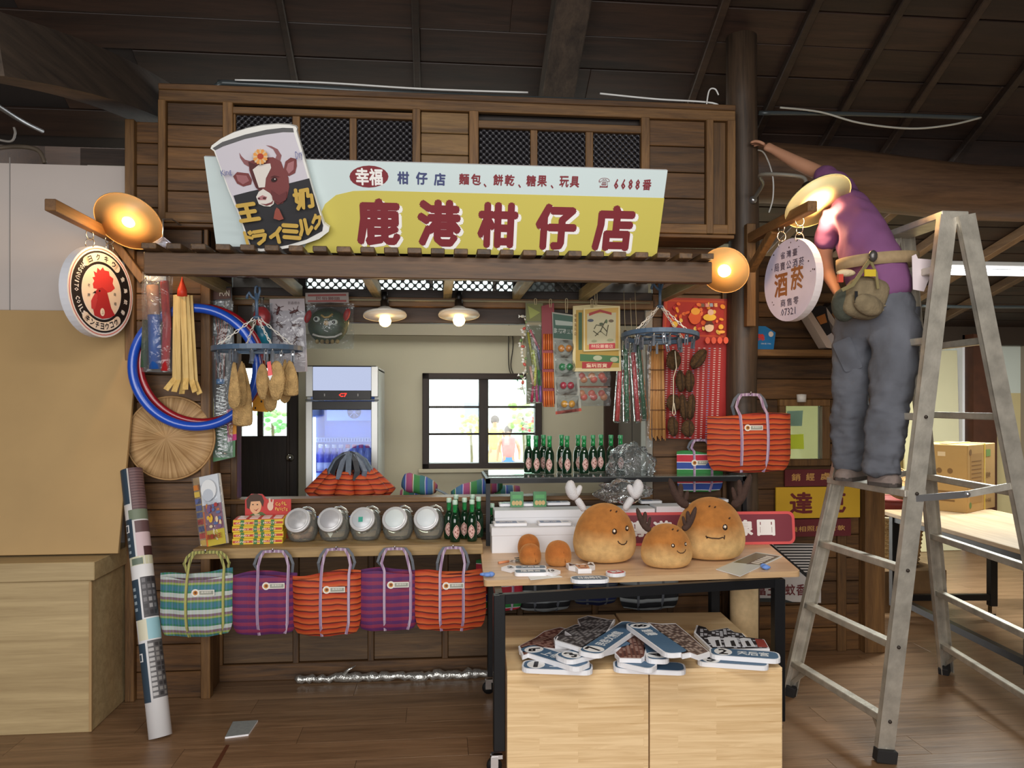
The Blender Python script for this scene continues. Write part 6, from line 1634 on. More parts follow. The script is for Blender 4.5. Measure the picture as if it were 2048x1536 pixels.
m.build('arch_print', tg)['kind'] = 'stuff'
plaque('plaque number 3 under plaque number 7', (372, 385), (850, 262), .489, '3', None, [(385, 180), (480, 140), (640, 150), (600, 300), (330, 290), (320, 240)], 'grey')
plaque('plaque number 4 standing across under the right slanting plaque', (1085, 400), (1040, 260), .489, '4', None, [(765, 350), (800, 320), (880, 205), (980, 240), (1000, 300), (985, 375), (960, 392), (800, 388)], 'red', wd=.09)
plaque('plaque number 7 on top of the pile with a grey tiled roof picture', (570, 350), (905, 125), .511, '7', '民俗文物館', [(495, 100), (570, 75), (730, 105), (770, 100), (700, 220), (600, 340), (560, 330), (440, 290), (330, 258), (345, 228), (450, 225), (400, 190), (520, 150)], 'grey')
plaque('slanting plaque number 8 with a brown tiled roof picture right of number 7', (915, 128), (1235, 352), .531, '8', '意樓', [(1010, 125), (1100, 135), (1210, 132), (1330, 230), (1462, 345), (1380, 372), (1320, 350), (1260, 362), (1150, 250)], 'brown')

# ---- small plaques and bits on the table top
cs_ = lambda p: (1000 + p[0] / 7.877, 1120 + p[1] / 7.877)
gs = 'small foam signs on the table'
GYB = (104, 122, 140)
def small(label, A_, B_, wd, txt, num=None, npos=None, col=GYB, z=ZT + .016, th=.015):
    a_, b_ = onZ(*cs_(A_), z), onZ(*cs_(B_), z); c0 = (a_ + b_) / 2; d = b_ - a_; L_ = d.length; f = Fr(Vector((c0.x, c0.y, z - th)), (0, 0, math.atan2(d.y, d.x)))
    t = thing('small_sign', label, 'sign', f, gs); hl, hw = L_ / 2, wd / 2
    m = MB(); m.plate(rrect(-hl, -hw, hl, hw, hw * .5 if num else hw * .9), 0, th, FOAM)
    if num:
        sx_ = npos * (hl + .02); m.plate([(sx_ - .04, 0), (sx_, -.05), (sx_ + .04, 0), (sx_, .05)], 0, th + .0005, FOAM)
    m.build('foam_base', t)
    m = MB(); m.plate(rrect(-hl + .005, -hw + .006, hl - .005, hw - .006, (hw - .006) * (.5 if num else .9)), th, th + .0006, flat(col, .5)); n_ = len(txt)
    if txt: m.text(txt, -hl * .6, -hw * .5, hl * .6, hw * .5, flat((236, 238, 240), .5), th + .0012, .03, flatm=True)
    if num: m.text(num, sx_ - .014, -.02, sx_ + .014, .02, flat(DKN, .5), th + .0014, .03, flatm=True)
    m.build('print', t)['kind'] = 'stuff'; return t
small('small grey sign with a number 2 diamond at its left end on the table', (232, 112), (728, 105), .07, '天后宮', '2', -1)
small('small grey sign with a number 10 diamond at its right end on the table', (226, 178), (738, 170), .07, '隆興宮', '10', 1)
small('small rounded grey sign at the very front edge of the table', (1112, 285), (1712, 275), .085, '日治時代')
small('small red oval sign beside the deer cutout on the table', (1692, 200), (1952, 170), .075, '鹿港', None, None, (190, 74, 84))
f = Fr(onZ(*cs_((1290, 160)), ZT + .001)); 
t = thing('deer_cutout', 'small foam cutout of a deer head with antlers on the table', 'sign', f, gs)
for nm, sc, zz, c_ in (('foam_base', 1.0, (0, .02), (236, 236, 236)),):
    pts = [(-.062, .06), (-.045, .07), (-.03, .03), (-.015, .045), (.0, .03), (.015, .045), (.03, .03), (.045, .075), (.065, .07), (.06, .0), (.035, -.03), (.03, -.07), (-.03, -.07), (-.035, -.03), (-.06, .0)]
    MB().plate(pts, 0, .02, FOAM).build(nm, t)
m = MB(); m.plate([(-.03, .02), (.03, .02), (.024, -.06), (-.024, -.06)], .02, .0206, flat((206, 150, 116), .5))
for s_ in (-1, 1):
    m.plate([(s_ * .02, .02), (s_ * .055, .0), (s_ * .05, .055), (s_ * .04, .03)], .0206, .0212, flat((70, 52, 56), .5)); m.plate(ellipse(s_ * .014, -.01, .005, .008, 8), .0206, .0212, flat((40, 30, 30), .5))
m.plate([(-.02, -.04), (.02, -.04), (.012, -.058), (-.012, -.058)], .0206, .0212, flat((150, 80, 60), .5)); m.build('print', t)['kind'] = 'stuff'
P = px2([cs_(q) for q in ((440, 262), (930, 248), (985, 268), (480, 318))], ZT + .001); c0 = P[0]
o = MB().plate([(p - c0).xy[:] for p in P], 0, .0012, flat((232, 232, 228), .7)).build('paper_slip'); o.location = c0; tag(o, 'white paper slip in front of the number 10 sign', 'paper')
f = Fr(onZ(1010, 1128, ZT + .002)); t = thing('key_bunch', 'bunch of keys with an orange tag at the left front of the table', 'keys', f)
MB().tube([(-.03, 0, .006), (.02, .03, .006)], .006, flat((214, 140, 96), .5)).build('orange_tag', t); MB().tube([(.045 + .016 * math.cos(q * .5), .03 + .016 * math.sin(q * .5), .006) for q in range(13)], .0022, STEEL, n=6, closed=True).build('ring', t)
for i in range(3): MB().box((.075 + .01 * i, .03 + .012 * i, .006 + .003 * i), (.045, .014, .0025), flat((90, 96, 84), .4, .5), Matrix.Rotation(.15 * i, 4, 'Z')).build('key', t)
def putty(px, py, label):
    f = Fr(onZ(px, py, ZT + .012)); t = thing('blue_putty', label, 'putty', f, 'blue tack lumps')
    m = MB(); rg = random.Random(px)
    for i in range(4): m.ball((rg.uniform(-.025, .025), rg.uniform(-.02, .02), 0), (rg.uniform(.014, .022), .014, rg.uniform(.007, .012)), flat((106, 142, 210), .6), 10, 6)
    m.build('lump', t)
putty(975, 1150, 'blue putty lump at the front left corner of the table'); putty(1540, 1133, 'blue putty lump beside the leaflet at the right')
P = px2([(1432, 1138), (1480, 1152), (1565, 1112), (1512, 1104)], ZT + .004); c0 = P[0]
t = thing('leaflet', 'glossy leaflet lying slanted at the right end of the table', 'leaflet', loc=c0)
Q = [(p - c0).xy[:] for p in P]; MB().plate(Q, -.003, .0, flat((196, 200, 192), .35), side=FOAM).build('sheet', t)
def mixq(u_, v_): a_ = Vector(Q[0]).lerp(Vector(Q[3]), u_); b_ = Vector(Q[1]).lerp(Vector(Q[2]), u_); return tuple(a_.lerp(b_, v_))
m = MB(); m.plate([mixq(.38, .05), mixq(.96, .05), mixq(.96, .95), mixq(.5, .95)], .0, .0004, flat((120, 110, 80), .4)); m.plate([mixq(.42, .5), mixq(.95, .5), mixq(.95, .9), mixq(.55, .9)], .0004, .0008, flat((86, 70, 56), .4))
for i in range(6): m.plate([mixq(.5 + .07 * i, .55), mixq(.55 + .07 * i, .55), mixq(.55 + .07 * i, .85), mixq(.5 + .07 * i, .85)], .0008, .0012, flat((214, 206, 190), .4))
m.build('print', t)['kind'] = 'stuff'

# ---- white boxes with foam plaques on top
WB = flat((222, 222, 226), .6, name='white_card')
def wbox(px0, px1, yf, yb, z0, z1, label):
    x0, x1 = X(px0, yf), X(px1, yf); t = thing('white_box', label, 'box', group='long white boxes at the back of the table', loc=((x0 + x1) / 2, (yf + yb) / 2, z0))
    h = z1 - z0
    MB().box((0, 0, (h - .03) / 2), (x1 - x0 - .006, yb - yf - .006, h - .03), WB).build('box_body', t); MB().box((0, 0, h - .02), (x1 - x0, yb - yf, .04), WB, None, .002).build('box_lid', t); return t
wbox(983, 1152, 3.82, 3.955, ZT, .875, 'lower white box in front, left of the big plushes'); wbox(989, 1310, 3.975, 4.11, ZT, .94, 'taller white box behind the lower one'); wbox(1313, 1462, 3.975, 4.11, ZT, .95, 'white box behind the dark-antlered plush')
def tplate(px, py, z, w_, d_, label, num=True):
    p = onZ(px, py, z); f = Fr(Vector((p.x, p.y, z + .001)), (0, 0, random.uniform(-.04, .04))); t = thing('small_sign', label, 'sign', f, 'foam signs lying on the white boxes')
    MB().plate(rrect(-w_ / 2, -d_ / 2, w_ / 2, d_ / 2, .01), 0, .014, FOAM).build('foam_base', t); m = MB(); m.plate(rrect(-w_ / 2 + .012, -d_ / 2 + .012, w_ / 2 - .05, d_ / 2 - .012, .006), .014, .0146, flat((130, 146, 176), .5)); m.text('鹿港', -w_ / 2 + .03, -d_ / 2 + .025, w_ / 2 - .07, d_ / 2 - .025, FOAM, .0152, .02, flatm=True); m.plate(ellipse(w_ / 2 - .026, 0, .018, .02, 12), .014, .0146, flat((170, 176, 190), .5)); m.build('print', t)['kind'] = 'stuff'
tplate(1020, 1050, .876, .17, .09, 'foam sign on the lower white box, left one'); tplate(1108, 1049, .876, .17, .09, 'foam sign on the lower white box, right one')
tplate(1040, 1011, .941, .23, .08, 'foam sign on the taller white box, left one'); tplate(1115, 1009, .941, .13, .08, 'foam sign on the taller white box, next to the white-mitten plush'); tplate(1300, 1006, .941, .12, .08, 'foam sign on the taller white box by the plastic bag')
tplate(1432, 1003, .951, .12, .08, 'foam sign on the white box behind the right plush')
# green packets
for px, lab in ((1034, 'left one of two small green packets standing on the white box'), (1080, 'right one of two small green packets standing on the white box')):
    f = Fr(Vector((X(px, 4.09), 4.09, .941)), (R(-4), 0, 0)); t = thing('green_packet', lab, 'packet', f, 'small green packets')
    MB().prism(rrect(-.035, 0, .035, .082, .004), 0, .014, flat((40, 118, 58), .35)).build('pouch', t); m = MB()
    for i in range(3): m.prism(ellipse(-.018 + .018 * i, .022, .010, .013, 10), -.001, 0, flat((196, 166, 110), .5))
    m.prism(rect(-.025, .045, .025, .065), -.001, 0, flat((70, 150, 80), .4)); m.build('print', t)['kind'] = 'stuff'
# ---- red route map sign
f = Fr(onY(1410, 1097, 3.93), (R(-6), 0, R(-2))); f.O.z = ZT + .001; u = f.uv
t = thing('route_sign', 'long maroon sign with a coral rim and white characters leaning behind the plushes', 'sign', f)
x0, x1 = u(1228, 1060)[0], u(1590, 1060)[0]; h = .172
MB().prism(rrect(x0, 0, x1, h, .035, 6), 0, .025, flat((214, 84, 84), .5)).build('board', t)
m = MB(); m.prism(rrect(x0 + .015, .014, x1 - .015, h - .014, .024, 6), -.0008, 0, flat((122, 44, 58), .5))
for ch, pa, pb in (('導', 1258, 1296), ('遊', 1306, 1344), ('觀', 1355, 1393), ('路', 1404, 1442), ('線', 1460, 1506), ('圖', 1514, 1550)): m.text(ch, u(pa, 1060)[0], .045, u(pb, 1060)[0], .13, flat((236, 232, 230), .5), -.0018, .04)
m.build('print', t)['kind'] = 'stuff'

# ---- black rack with a clear top
t = thing('display_rack', 'black steel rack with a clear top standing on the table before the opening', 'rack', loc=(.0, 4.03, ZT))
xl, xr = X(976, 4.03), X(1488, 4.03); hr = 1.10 - ZT
for x in (xl, xr): MB().box((x, 0, hr / 2), (.022, .022, hr), BLKMET).build('post', t)
MB().box(((xl + xr) / 2, 0, hr - .012), (xr - xl + .022, .022, .024), BLKMET).build('front_rail', t)
xj = X(1285, 4.27)
for x in (xl, xj - .02): MB().box((x, .235, hr - .012), (.018, .45, .02), BLKMET).build('side_rail', t)
MB().box((xr, .05, hr - .012), (.018, .10, .02), BLKMET).build('side_rail', t)
RG = glass((222, 230, 228), .12, .03, name='rack_glass')
MB().box(((xl + xj) / 2, .23, hr + .003), (xj - xl, .47, .006), RG).build('clear_top', t); MB().box(((xj + xr) / 2 + .002, .045, hr + .003), (xr - xj, .11, .006), RG).build('clear_top', t)
# ---- crumpled clear bag
PLB = glass((238, 242, 244), .035, .10, name='crumpled_plastic', bump=1.0, bs=22)
def crumple(name, c, r_, label, seed, m_, sub=2, amp=.22):
    bm = bmesh.new(); bmesh.ops.create_icosphere(bm, subdivisions=4, radius=1); rg = random.Random(seed); from mathutils import noise
    for v in bm.verts:
        n_ = noise.noise(v.co * 2.3 + Vector((seed, 0, 0))) * amp * 1.6 + abs(noise.noise(v.co * 5 + Vector((0, seed, 0)))) * amp
        v.co = Vector((v.co.x * r_[0], v.co.y * r_[1], v.co.z * r_[2])) * (1 + n_)
    me = bpy.data.meshes.new(name); bm.to_mesh(me); bm.free(); me.materials.append(m_)
    for p in me.polygons: p.use_smooth = True
    o = put(name, me); o.location = c; return tag(o, label, 'bag')
crumple('plastic_bag', onY(1262, 930, 4.15), (.12, .08, .105), 'crumpled clear plastic bag slumped over the right end of the rack', 3, PLB)
o = crumple('plastic_bag', onY(1248, 983, 3.92), (.13, .05, .055), 'lower fold of clear plastic hanging behind the white mittens', 9, PLB)

# ---- bun plush toys
def bunfur(name, top, low, zmid, zs):
    m, nt, p = _new(name)
    tc = N(nt, 'ShaderNodeTexCoord'); sp = N(nt, 'ShaderNodeSeparateXYZ'); nt.links.new(tc.outputs['Object'], sp.inputs[0])
    nz = N(nt, 'ShaderNodeTexNoise', i_Scale=11.0, i_Detail=4.0, i_Distortion=.6); nt.links.new(tc.outputs['Object'], nz.inputs['Vector'])
    ma = N(nt, 'ShaderNodeMath', operation='MULTIPLY_ADD'); ma.inputs[1].default_value = .055; nt.links.new(nz.outputs['Fac'], ma.inputs[0]); nt.links.new(sp.outputs['Z'], ma.inputs[2])
    mr = N(nt, 'ShaderNodeMapRange'); mr.inputs['From Min'].default_value = zmid - zs + .027; mr.inputs['From Max'].default_value = zmid + zs + .027; nt.links.new(ma.outputs[0], mr.inputs['Value'])
    rp = N(nt, 'ShaderNodeValToRGB'); e = rp.color_ramp.elements; e[0].position = 0; e[0].color = lin(low); e[1].position = 1; e[1].color = lin(top)
    nt.links.new(mr.outputs[0], rp.inputs['Fac'])
    n2 = N(nt, 'ShaderNodeTexNoise', i_Scale=28.0, i_Detail=5.0); nt.links.new(tc.outputs['Object'], n2.inputs['Vector'])
    hs = N(nt, 'ShaderNodeHueSaturation'); m2 = N(nt, 'ShaderNodeMapRange'); m2.inputs['To Min'].default_value = .55; m2.inputs['To Max'].default_value = 1.4; nt.links.new(n2.outputs['Fac'], m2.inputs['Value']); nt.links.new(m2.outputs[0], hs.inputs['Value']); nt.links.new(rp.outputs[0], hs.inputs['Color'])
    nt.links.new(hs.outputs[0], p.inputs['Base Color']); p.inputs['Roughness'].default_value = .95; p.inputs['Sheen Weight'].default_value = .5; p.inputs['Sheen Tint'].default_value = lin((240, 190, 120))
    n3 = N(nt, 'ShaderNodeTexNoise', i_Scale=240.0); nt.links.new(tc.outputs['Object'], n3.inputs['Vector']); b = N(nt, 'ShaderNodeBump', i_Strength=.5, i_Distance=.004); nt.links.new(n3.outputs['Fac'], b.inputs['Height']); nt.links.new(b.outputs[0], p.inputs['Normal'])
    return m
ANT = flat((66, 46, 38), .9, var=.2, vs=40, bump=.4, bs=200, sheen=.3); ANW = flat((206, 204, 206), .9, bump=.4, bs=200, sheen=.3); STB = flat((58, 36, 22), .8)
def surf_r(pr, z):
    for (r0, z0), (r1, z1) in zip(pr[:-1], pr[1:]):
        if z0 <= z <= z1: return r0 + (r1 - r0) * (z - z0) / max(1e-6, z1 - z0)
    return pr[-1][0]
def bun(px, pyb, wpx, hpx, label, face, antl, yaw):
    d = (EYE - ZT) * FPX / (pyb - CY); b = onZ(px, pyb - 3, ZT); k_ = d / FPX; w_, h = wpx * k_ / 2, hpx * k_
    b = b + Vector((ray(px, CY).x, ray(px, CY).y, 0)).normalized() * w_ * .55; b.z = ZT
    f = Fr(b, (0, 0, yaw)); t = thing('bun_plush', label, 'plush toy', f, 'bun plush toys with faces')
    pr = [(.0, .002), (.62, .0), (.84, .05), (.96, .16), (1.0, .30), (.985, .42), (.92, .58), (.80, .74), (.62, .87), (.38, .965), (.16, 1.0), (.0, 1.005)]
    pr = [(a_ * w_, z_ * h) for a_, z_ in pr]
    fur = bunfur('bun_fur', (170, 108, 48), (206, 168, 112), h * .44, h * .16)
    m = MB(); m.lathe(pr, fur, 36, None, 1, .88); o = m.build('body', t); smooth_mod(o)
    def on(a_, z_, out=.0): r_ = surf_r(pr, z_ * h) + out; return Vector((r_ * math.sin(a_), -r_ * math.cos(a_) * .88, z_ * h))
    for ea, ez in face['eyes']:
        p = on(ea, ez, -.003); m = MB(); T = Matrix.Translation(p) @ Matrix.Rotation(ea, 4, 'Z'); m.ball((0, 0, 0), (h * .046, h * .02, h * .058), flat((44, 28, 20), .25, coat=.6), 14, 9, T); m.ball((-h * .006, -h * .017, h * .016), (h * .02, h * .009, h * .024), flat((240, 220, 196), .3), 10, 6, T); m.build('eye', t)
    MB().tube([on(a_, z_, .001) for a_, z_ in face['mouth']], h * .009, STB, n=6).build('mouth', t)
    for a_, z_ in face.get('seeds', ()):
        p = on(a_, z_); MB().tube([p, p + Vector((.006, -.002, .006))], .003, STB, n=5).build('seed', t)
    for br in antl[1]:
        m = MB()
        for pts in br: m.tube([Vector((q[0] * w_, q[1] * w_, q[2] * h)) for q in pts], [q[3] * w_ for q in pts], antl[0], n=10)
        mm = m.build('antler', t); smooth_mod(mm)
    return t
smile = [(a_, z_) for a_, z_ in ((.20, .42), (.24, .385), (.32, .36), (.42, .355), (.50, .375), (.54, .41))]
mit = lambda s_: [[(s_ * .62, 0, .86, .12), (s_ * .78, 0, 1.0, .12), (s_ * .90, 0, 1.10, .13)], [(s_ * .88, 0, 1.08, .14), (s_ * 1.02, 0, 1.16, .20), (s_ * 1.12, 0, 1.30, .20), (s_ * 1.06, 0, 1.42, .09)], [(s_ * .94, -.02, 1.12, .11), (s_ * .82, -.02, 1.24, .11), (s_ * .76, -.02, 1.33, .07)]]
bun(1209, 1131, 132, 118, 'large bun plush with white mitten-shaped antlers and a smile', {'eyes': ((.12, .57), (.66, .60)), 'mouth': smile, 'seeds': ((.1, .90), (.4, .88))}, (ANW, (mit(-1), mit(1))), R(2))
ant = lambda s_, k_=1.0: [[(s_ * .62, 0, .84, .14), (s_ * .86, 0, .93, .145), (s_ * 1.06, .0, 1.10 * k_, .12), (s_ * 1.18, 0, 1.34 * k_, .065)], [(s_ * .88, 0, .95, .11), (s_ * .86, 0, 1.12 * k_, .10), (s_ * .84, 0, 1.24 * k_, .06)], [(s_ * .74, -.02, .92, .08), (s_ * .68, -.02, 1.04 * k_, .07), (s_ * .64, 0, 1.12 * k_, .04)]]
bun(1333, 1141, 107, 87, 'smaller smiling bun plush with dark brown antlers in the middle front', {'eyes': ((-.02, .56), (.62, .57)), 'mouth': [(.12, .46), (.17, .425), (.26, .40), (.38, .40), (.48, .43), (.53, .47)], 'seeds': ((.1, .90), (.4, .87))}, (ANT, (ant(-1, 1.05), ant(1, 1.05))), R(2))
bun(1420, 1125, 144, 124, 'largest bun plush with dark antlers and a flat stitched mouth at the right', {'eyes': ((.22, .565),), 'mouth': [(-.36, .44), (-.32, .40), (-.33, .42), (-.2, .405), (.0, .40), (.12, .42), (.15, .39), (.17, .45)], 'seeds': ((-.3, .88), (-.05, .87), (.42, .70))}, (ANT, (ant(-1, 1.0), ant(1, 1.05))), R(-4))
def minibun(px, pyb, wpx, hpx, label, z=ZT, back=0.0):
    d = (EYE - z) * FPX / (pyb - CY); b = onZ(px, pyb, z); k_ = d / FPX; w_, h = wpx * k_ / 2, hpx * k_
    t = thing('small_bun_plush', label, 'plush toy', Fr(b + Vector((0, w_ * .6 + back, 0))), 'small round bun plushes')
    pr = [(.0, .0), (.66, .0), (.9, .08), (1.0, .3), (.97, .55), (.8, .8), (.5, .95), (.0, 1.0)]
    o = MB().lathe([(a_ * w_, z_ * h) for a_, z_ in pr], bunfur('small_bun_fur', (172, 100, 42), (184, 124, 64), h * .3, h * .2), 26).build('body', t); smooth_mod(o)
    MB().tube([(math.sin(.4) * w_ * .98, -math.cos(.4) * w_ * .98, h * .2), (math.sin(.3) * w_ * .9, -math.cos(.3) * w_ * .92, h * .6), (0, -w_ * .4, h * .95)], .0012, flat((130, 70, 26), .9), n=4).build('seam', t)
minibun(1062, 1131, 46, 42, 'small bun plush in front, standing against another small bun'); minibun(1059, 1114, 46, 44, 'small bun plush behind, peeking over the front small bun'); minibun(1119, 1134, 55, 51, 'small bun plush beside the large white-mitten plush')

# ---- under and around: pale log, foil strip, tile, tape, poster roll
b = onZ(1488, 1330, 0) ; P = W(1488, CY, 4.0)
t = thing('cardboard_tube', 'thick pale beige tube standing behind the right table leg', 'tube', loc=(P.x, P.y, 0))
m = MB(); m.lathe([(.06, 0), (.071, 0), (.071, .70), (.06, .70), (.06, .1)], flat((206, 180, 138), .8, var=.08, vs=40), 28); m.build('tube_wall', t)
pts = []; rs = []
rg = random.Random(2)
for i in range(60):
    q = i / 59; p = onY(592 + 392 * q, 1350, 4.20); pts.append(Vector((p.x, 4.195 + rg.uniform(-.006, .006), .022 + rg.uniform(-.006, .008)))); rs.append(.014 + rg.uniform(0, .012) + .006 * q)
FO = flat((196, 196, 192), .22, .75, bump=.6, bs=80)
m = MB(); m.tube(pts, rs, FO, n=7); m.tube([pts[14] + Vector((0, 0, .01)), pts[15] + Vector((.02, -.02, .05)), pts[17] + Vector((.02, -.02, .07))], [.012, .008, .002], FO, n=6)
tag(m.build('foil_roll'), 'long crumpled silver plastic wrap lying along the foot of the counter', 'wrap')
P = px2([(450, 1474), (497, 1468), (516, 1440), (466, 1443)], .008); c0 = P[0]
tag(MB().plate([(p - c0).xy[:] for p in P], -.008, 0, flat((140, 146, 146), .4, var=.1, vs=60), side=FOAM).build('grey_tile', loc=c0), 'small grey card lying on the floor below the counter', 'card')
P = px2([(424, 1536), (452, 1490), (459, 1490), (434, 1536)], .001); c0 = P[0]
tag(MB().plate([(p - c0).xy[:] for p in P], -.0008, .0006, flat((90, 50, 30), .5)).build('floor_tape', loc=c0), 'short brown tape strip on the floor at the bottom edge', 'tape')
A_ = onZ(321, 1476, 0); B_ = onY(263, 940, 3.90); A_.z = .052 * .12; ax = (B_ - A_); Lr = ax.length; q = ax.to_track_quat('Z', 'Y'); e = q.to_euler(); f = Fr(A_, e)
t = thing('poster_roll', 'tall rolled poster with building pictures leaning by the plywood cabinet', 'poster', f)
rr_ = .049
MB().lathe([(.0, 0.002), (rr_, .0), (rr_, Lr), (rr_ - .004, Lr), (rr_ - .004, Lr - .1), (.0, Lr - .1)], flat((226, 226, 228), .5), 32).build('roll', t)
vc = f.Ri @ Vector((-A_.x, -A_.y, 0)).normalized(); a0 = math.atan2(vc.y, vc.x)
m = MB()
def band(q0, q1, d0, d1, col, lay=1):
    n_ = 8; z0, z1 = Lr * (1 - q1), Lr * (1 - q0); r_ = rr_ + .0006 * lay
    vs = []
    for i in range(n_ + 1):
        an = a0 + R(d0 + (d1 - d0) * i / n_); vs += [(r_ * math.cos(an), r_ * math.sin(an), z0), (r_ * math.cos(an), r_ * math.sin(an), z1)]
    m.add(vs, [(2 * i, 2 * i + 2, 2 * i + 3, 2 * i + 1) for i in range(n_)], flat(col, .5), True)
# negative angles = left side as seen from the camera
TEAL = (48, 66, 82)
for q0, q1 in ((0, .14), (.20, .345), (.43, .58), (.665, .875)): band(q0, q1, -88, -24, TEAL)
band(0, .165, -16, 88, (92, 66, 70)); band(.165, .205, -40, 88, (112, 124, 104)); band(.21, .255, -12, 88, (96, 70, 72)); band(.255, .345, -14, 88, (206, 184, 190)); band(.31, .345, 20, 88, (70, 40, 42), 2); band(.345, .378, -70, 88, (206, 204, 176)); band(.352, .376, -50, 10, (104, 118, 104), 2)
band(.425, .575, -14, 88, (70, 68, 72)); band(.58, .655, -60, -5, (212, 208, 184)); band(.58, .655, -5, 88, (146, 190, 202)); band(.66, .865, -12, 88, (86, 84, 86))
rg = random.Random(8)
for i in range(14): band(.01 + .011 * i, .0155 + .011 * i, -10, 80, (116, 88, 90), 2)
for i in range(6):
    for j in range(3): band(.43 + .024 * i, .445 + .024 * i, -8 + 26 * j, 10 + 26 * j, rg.choice(((110, 108, 112), (48, 46, 50), (150, 148, 150))), 2)
for i in range(11):
    band(.67 + .0175 * i, .681 + .0175 * i, -10, 16, (170, 168, 168), 2)
    for j in range(2): band(.67 + .0175 * i, .682 + .0175 * i, 24 + 26 * j, 42 + 26 * j, rg.choice(((130, 128, 126), (56, 54, 56))), 2)
for q in (.22, .70): band(q, q + .03, -76, -44, (226, 226, 228), 2); band(q + .004, q + .026, -70, -52, TEAL, 3)
for i in range(4): band(.46 + .025 * i, .472 + .025 * i, -66, -44, (150, 166, 176), 2)
for i in range(3): band(.27 + .025 * i, .28 + .025 * i, -66, -46, (150, 166, 176), 2)
m.build('print', t)['kind'] = 'stuff'
# ================================================================== ladder and the man on it
ALU = flat((190, 184, 172), .42, .55, var=.22, vs=14, bump=.1, bs=90, name='worn_aluminium')
RUB = flat((30, 28, 28), .8)
LZ = 2.28
An, Af, Bn, Bf = (Vector(p) for p in ((1.855, 3.05, 0), (1.785, 3.80, 0), (2.64, 2.97, 0), (2.80, 4.02, 0)))
Ant, Aft, Bnt, Bft = (Vector(p) for p in ((2.12, 3.02, LZ), (2.12, 3.43, LZ), (2.185, 3.0, LZ), (2.185, 3.43, LZ)))
LO = Vector((2.25, 3.4, 0))
t = thing('step_ladder', 'tall worn aluminium folding ladder with the man standing on it', 'ladder', loc=LO)
def railbar(nm, p, q, flange_dir):
    p, q = p - LO, q - LO; fd = Vector(flange_dir).normalized(); ax = (q - p).normalized(); sd = ax.cross(fd).normalized(); m = MB()
    m.bar(p, q, .006, .074, ALU, up=sd)      # web facing along fd
    for s_ in (-1, 1):
        o_ = sd * (.034 * s_) + fd * .013; m.bar(p + o_, q + o_, .026, .006, ALU, up=sd)
    m.bar(p + fd * .004, q + fd * .004, .006, .012, ALU, up=sd)
    return m.build(nm, t)
for p, q, fd_ in ((An, Ant, 1), (Af, Aft, -1), (Bn, Bnt, 1), (Bf, Bft, -1)):
    ro = railbar('rail', p, q, (0, fd_, 0))
    d = (q - p).normalized(); MB().bar(p - LO + Vector((0, 0, .001)), p - LO + d * .055, .05, .084, RUB, ch=.004).build('rubber_foot', ro)
def lerp_z(p, q, z): return p.lerp(q, z / LZ) - LO
for z in (.17, .48, .80, 1.12, 1.44, 1.76, 2.06):
    wd = .10 if z == 1.12 else .045
    a_, b_ = lerp_z(An, Ant, z), lerp_z(Af, Aft, z)
    MB().bar(a_, b_, wd, .03, ALU, ch=.003).build('tread' if wd > .05 else 'rung', t)
    if z < 2.0: MB().bar(lerp_z(Bn, Bnt, z), lerp_z(Bf, Bft, z), .035, .03, ALU, ch=.003).build('rung', t)
for (p, pt, q, qt) in ((An, Ant, Af, Aft), (Bn, Bnt, Bf, Bft)):
    for (c, ct, e_, et) in ((p, pt, q, qt), (q, qt, p, pt)):
        a_ = lerp_z(c, ct, .05); b_ = lerp_z(c, ct, .17).lerp(lerp_z(e_, et, .17), .16); MB().bar(a_, b_, .004, .02, ALU).build('corner_brace', t)
m = MB()
MB().bar(Ant - LO + Vector((.03, 0, .005)), Aft - LO + Vector((.03, 0, .005)), .12, .03, ALU, ch=.003).build('top_cap', t)
for yy, (a_, b_, c_, d_) in enumerate(((An, Ant, Bn, Bnt), (Af, Aft, Bf, Bft))):
    p0, p2 = lerp_z(a_, a_ and b_, 1.10), lerp_z(c_, d_, 1.16); p1 = (p0 + p2) / 2 - Vector((0, 0, .012))
    MB().bar(p0, p1, .006, .028, STEEL).build('spreader', t); MB().bar(p1, p2, .006, .028, ALU).build('spreader', t); MB().ball(p1, .012, STEEL, 8, 5).build('hinge_pin', t)
for z in (.17, .48, .80, 1.12, 1.44):
    for p, q in ((An, Ant), (Af, Aft)):
        MB().ball(lerp_z(p, q, z) + Vector((-.005 if p is Af else 0, -.006, 0)), .008, flat((60, 52, 46), .5, .5), 8, 5).build('rivet', t)
f = frame_at(1848, 548, 3.13)
o = MB().prism(f.poly([(1824, 512), (1832, 508), (1836, 517), (1875, 520), (1862, 548), (1848, 583), (1826, 579)]), 0, .002, flat((214, 200, 204), .7)).build('paper_sheet'); o.location = f.O
tag(o, 'white paper sheet tucked by the ladder rail beside the man', 'paper')

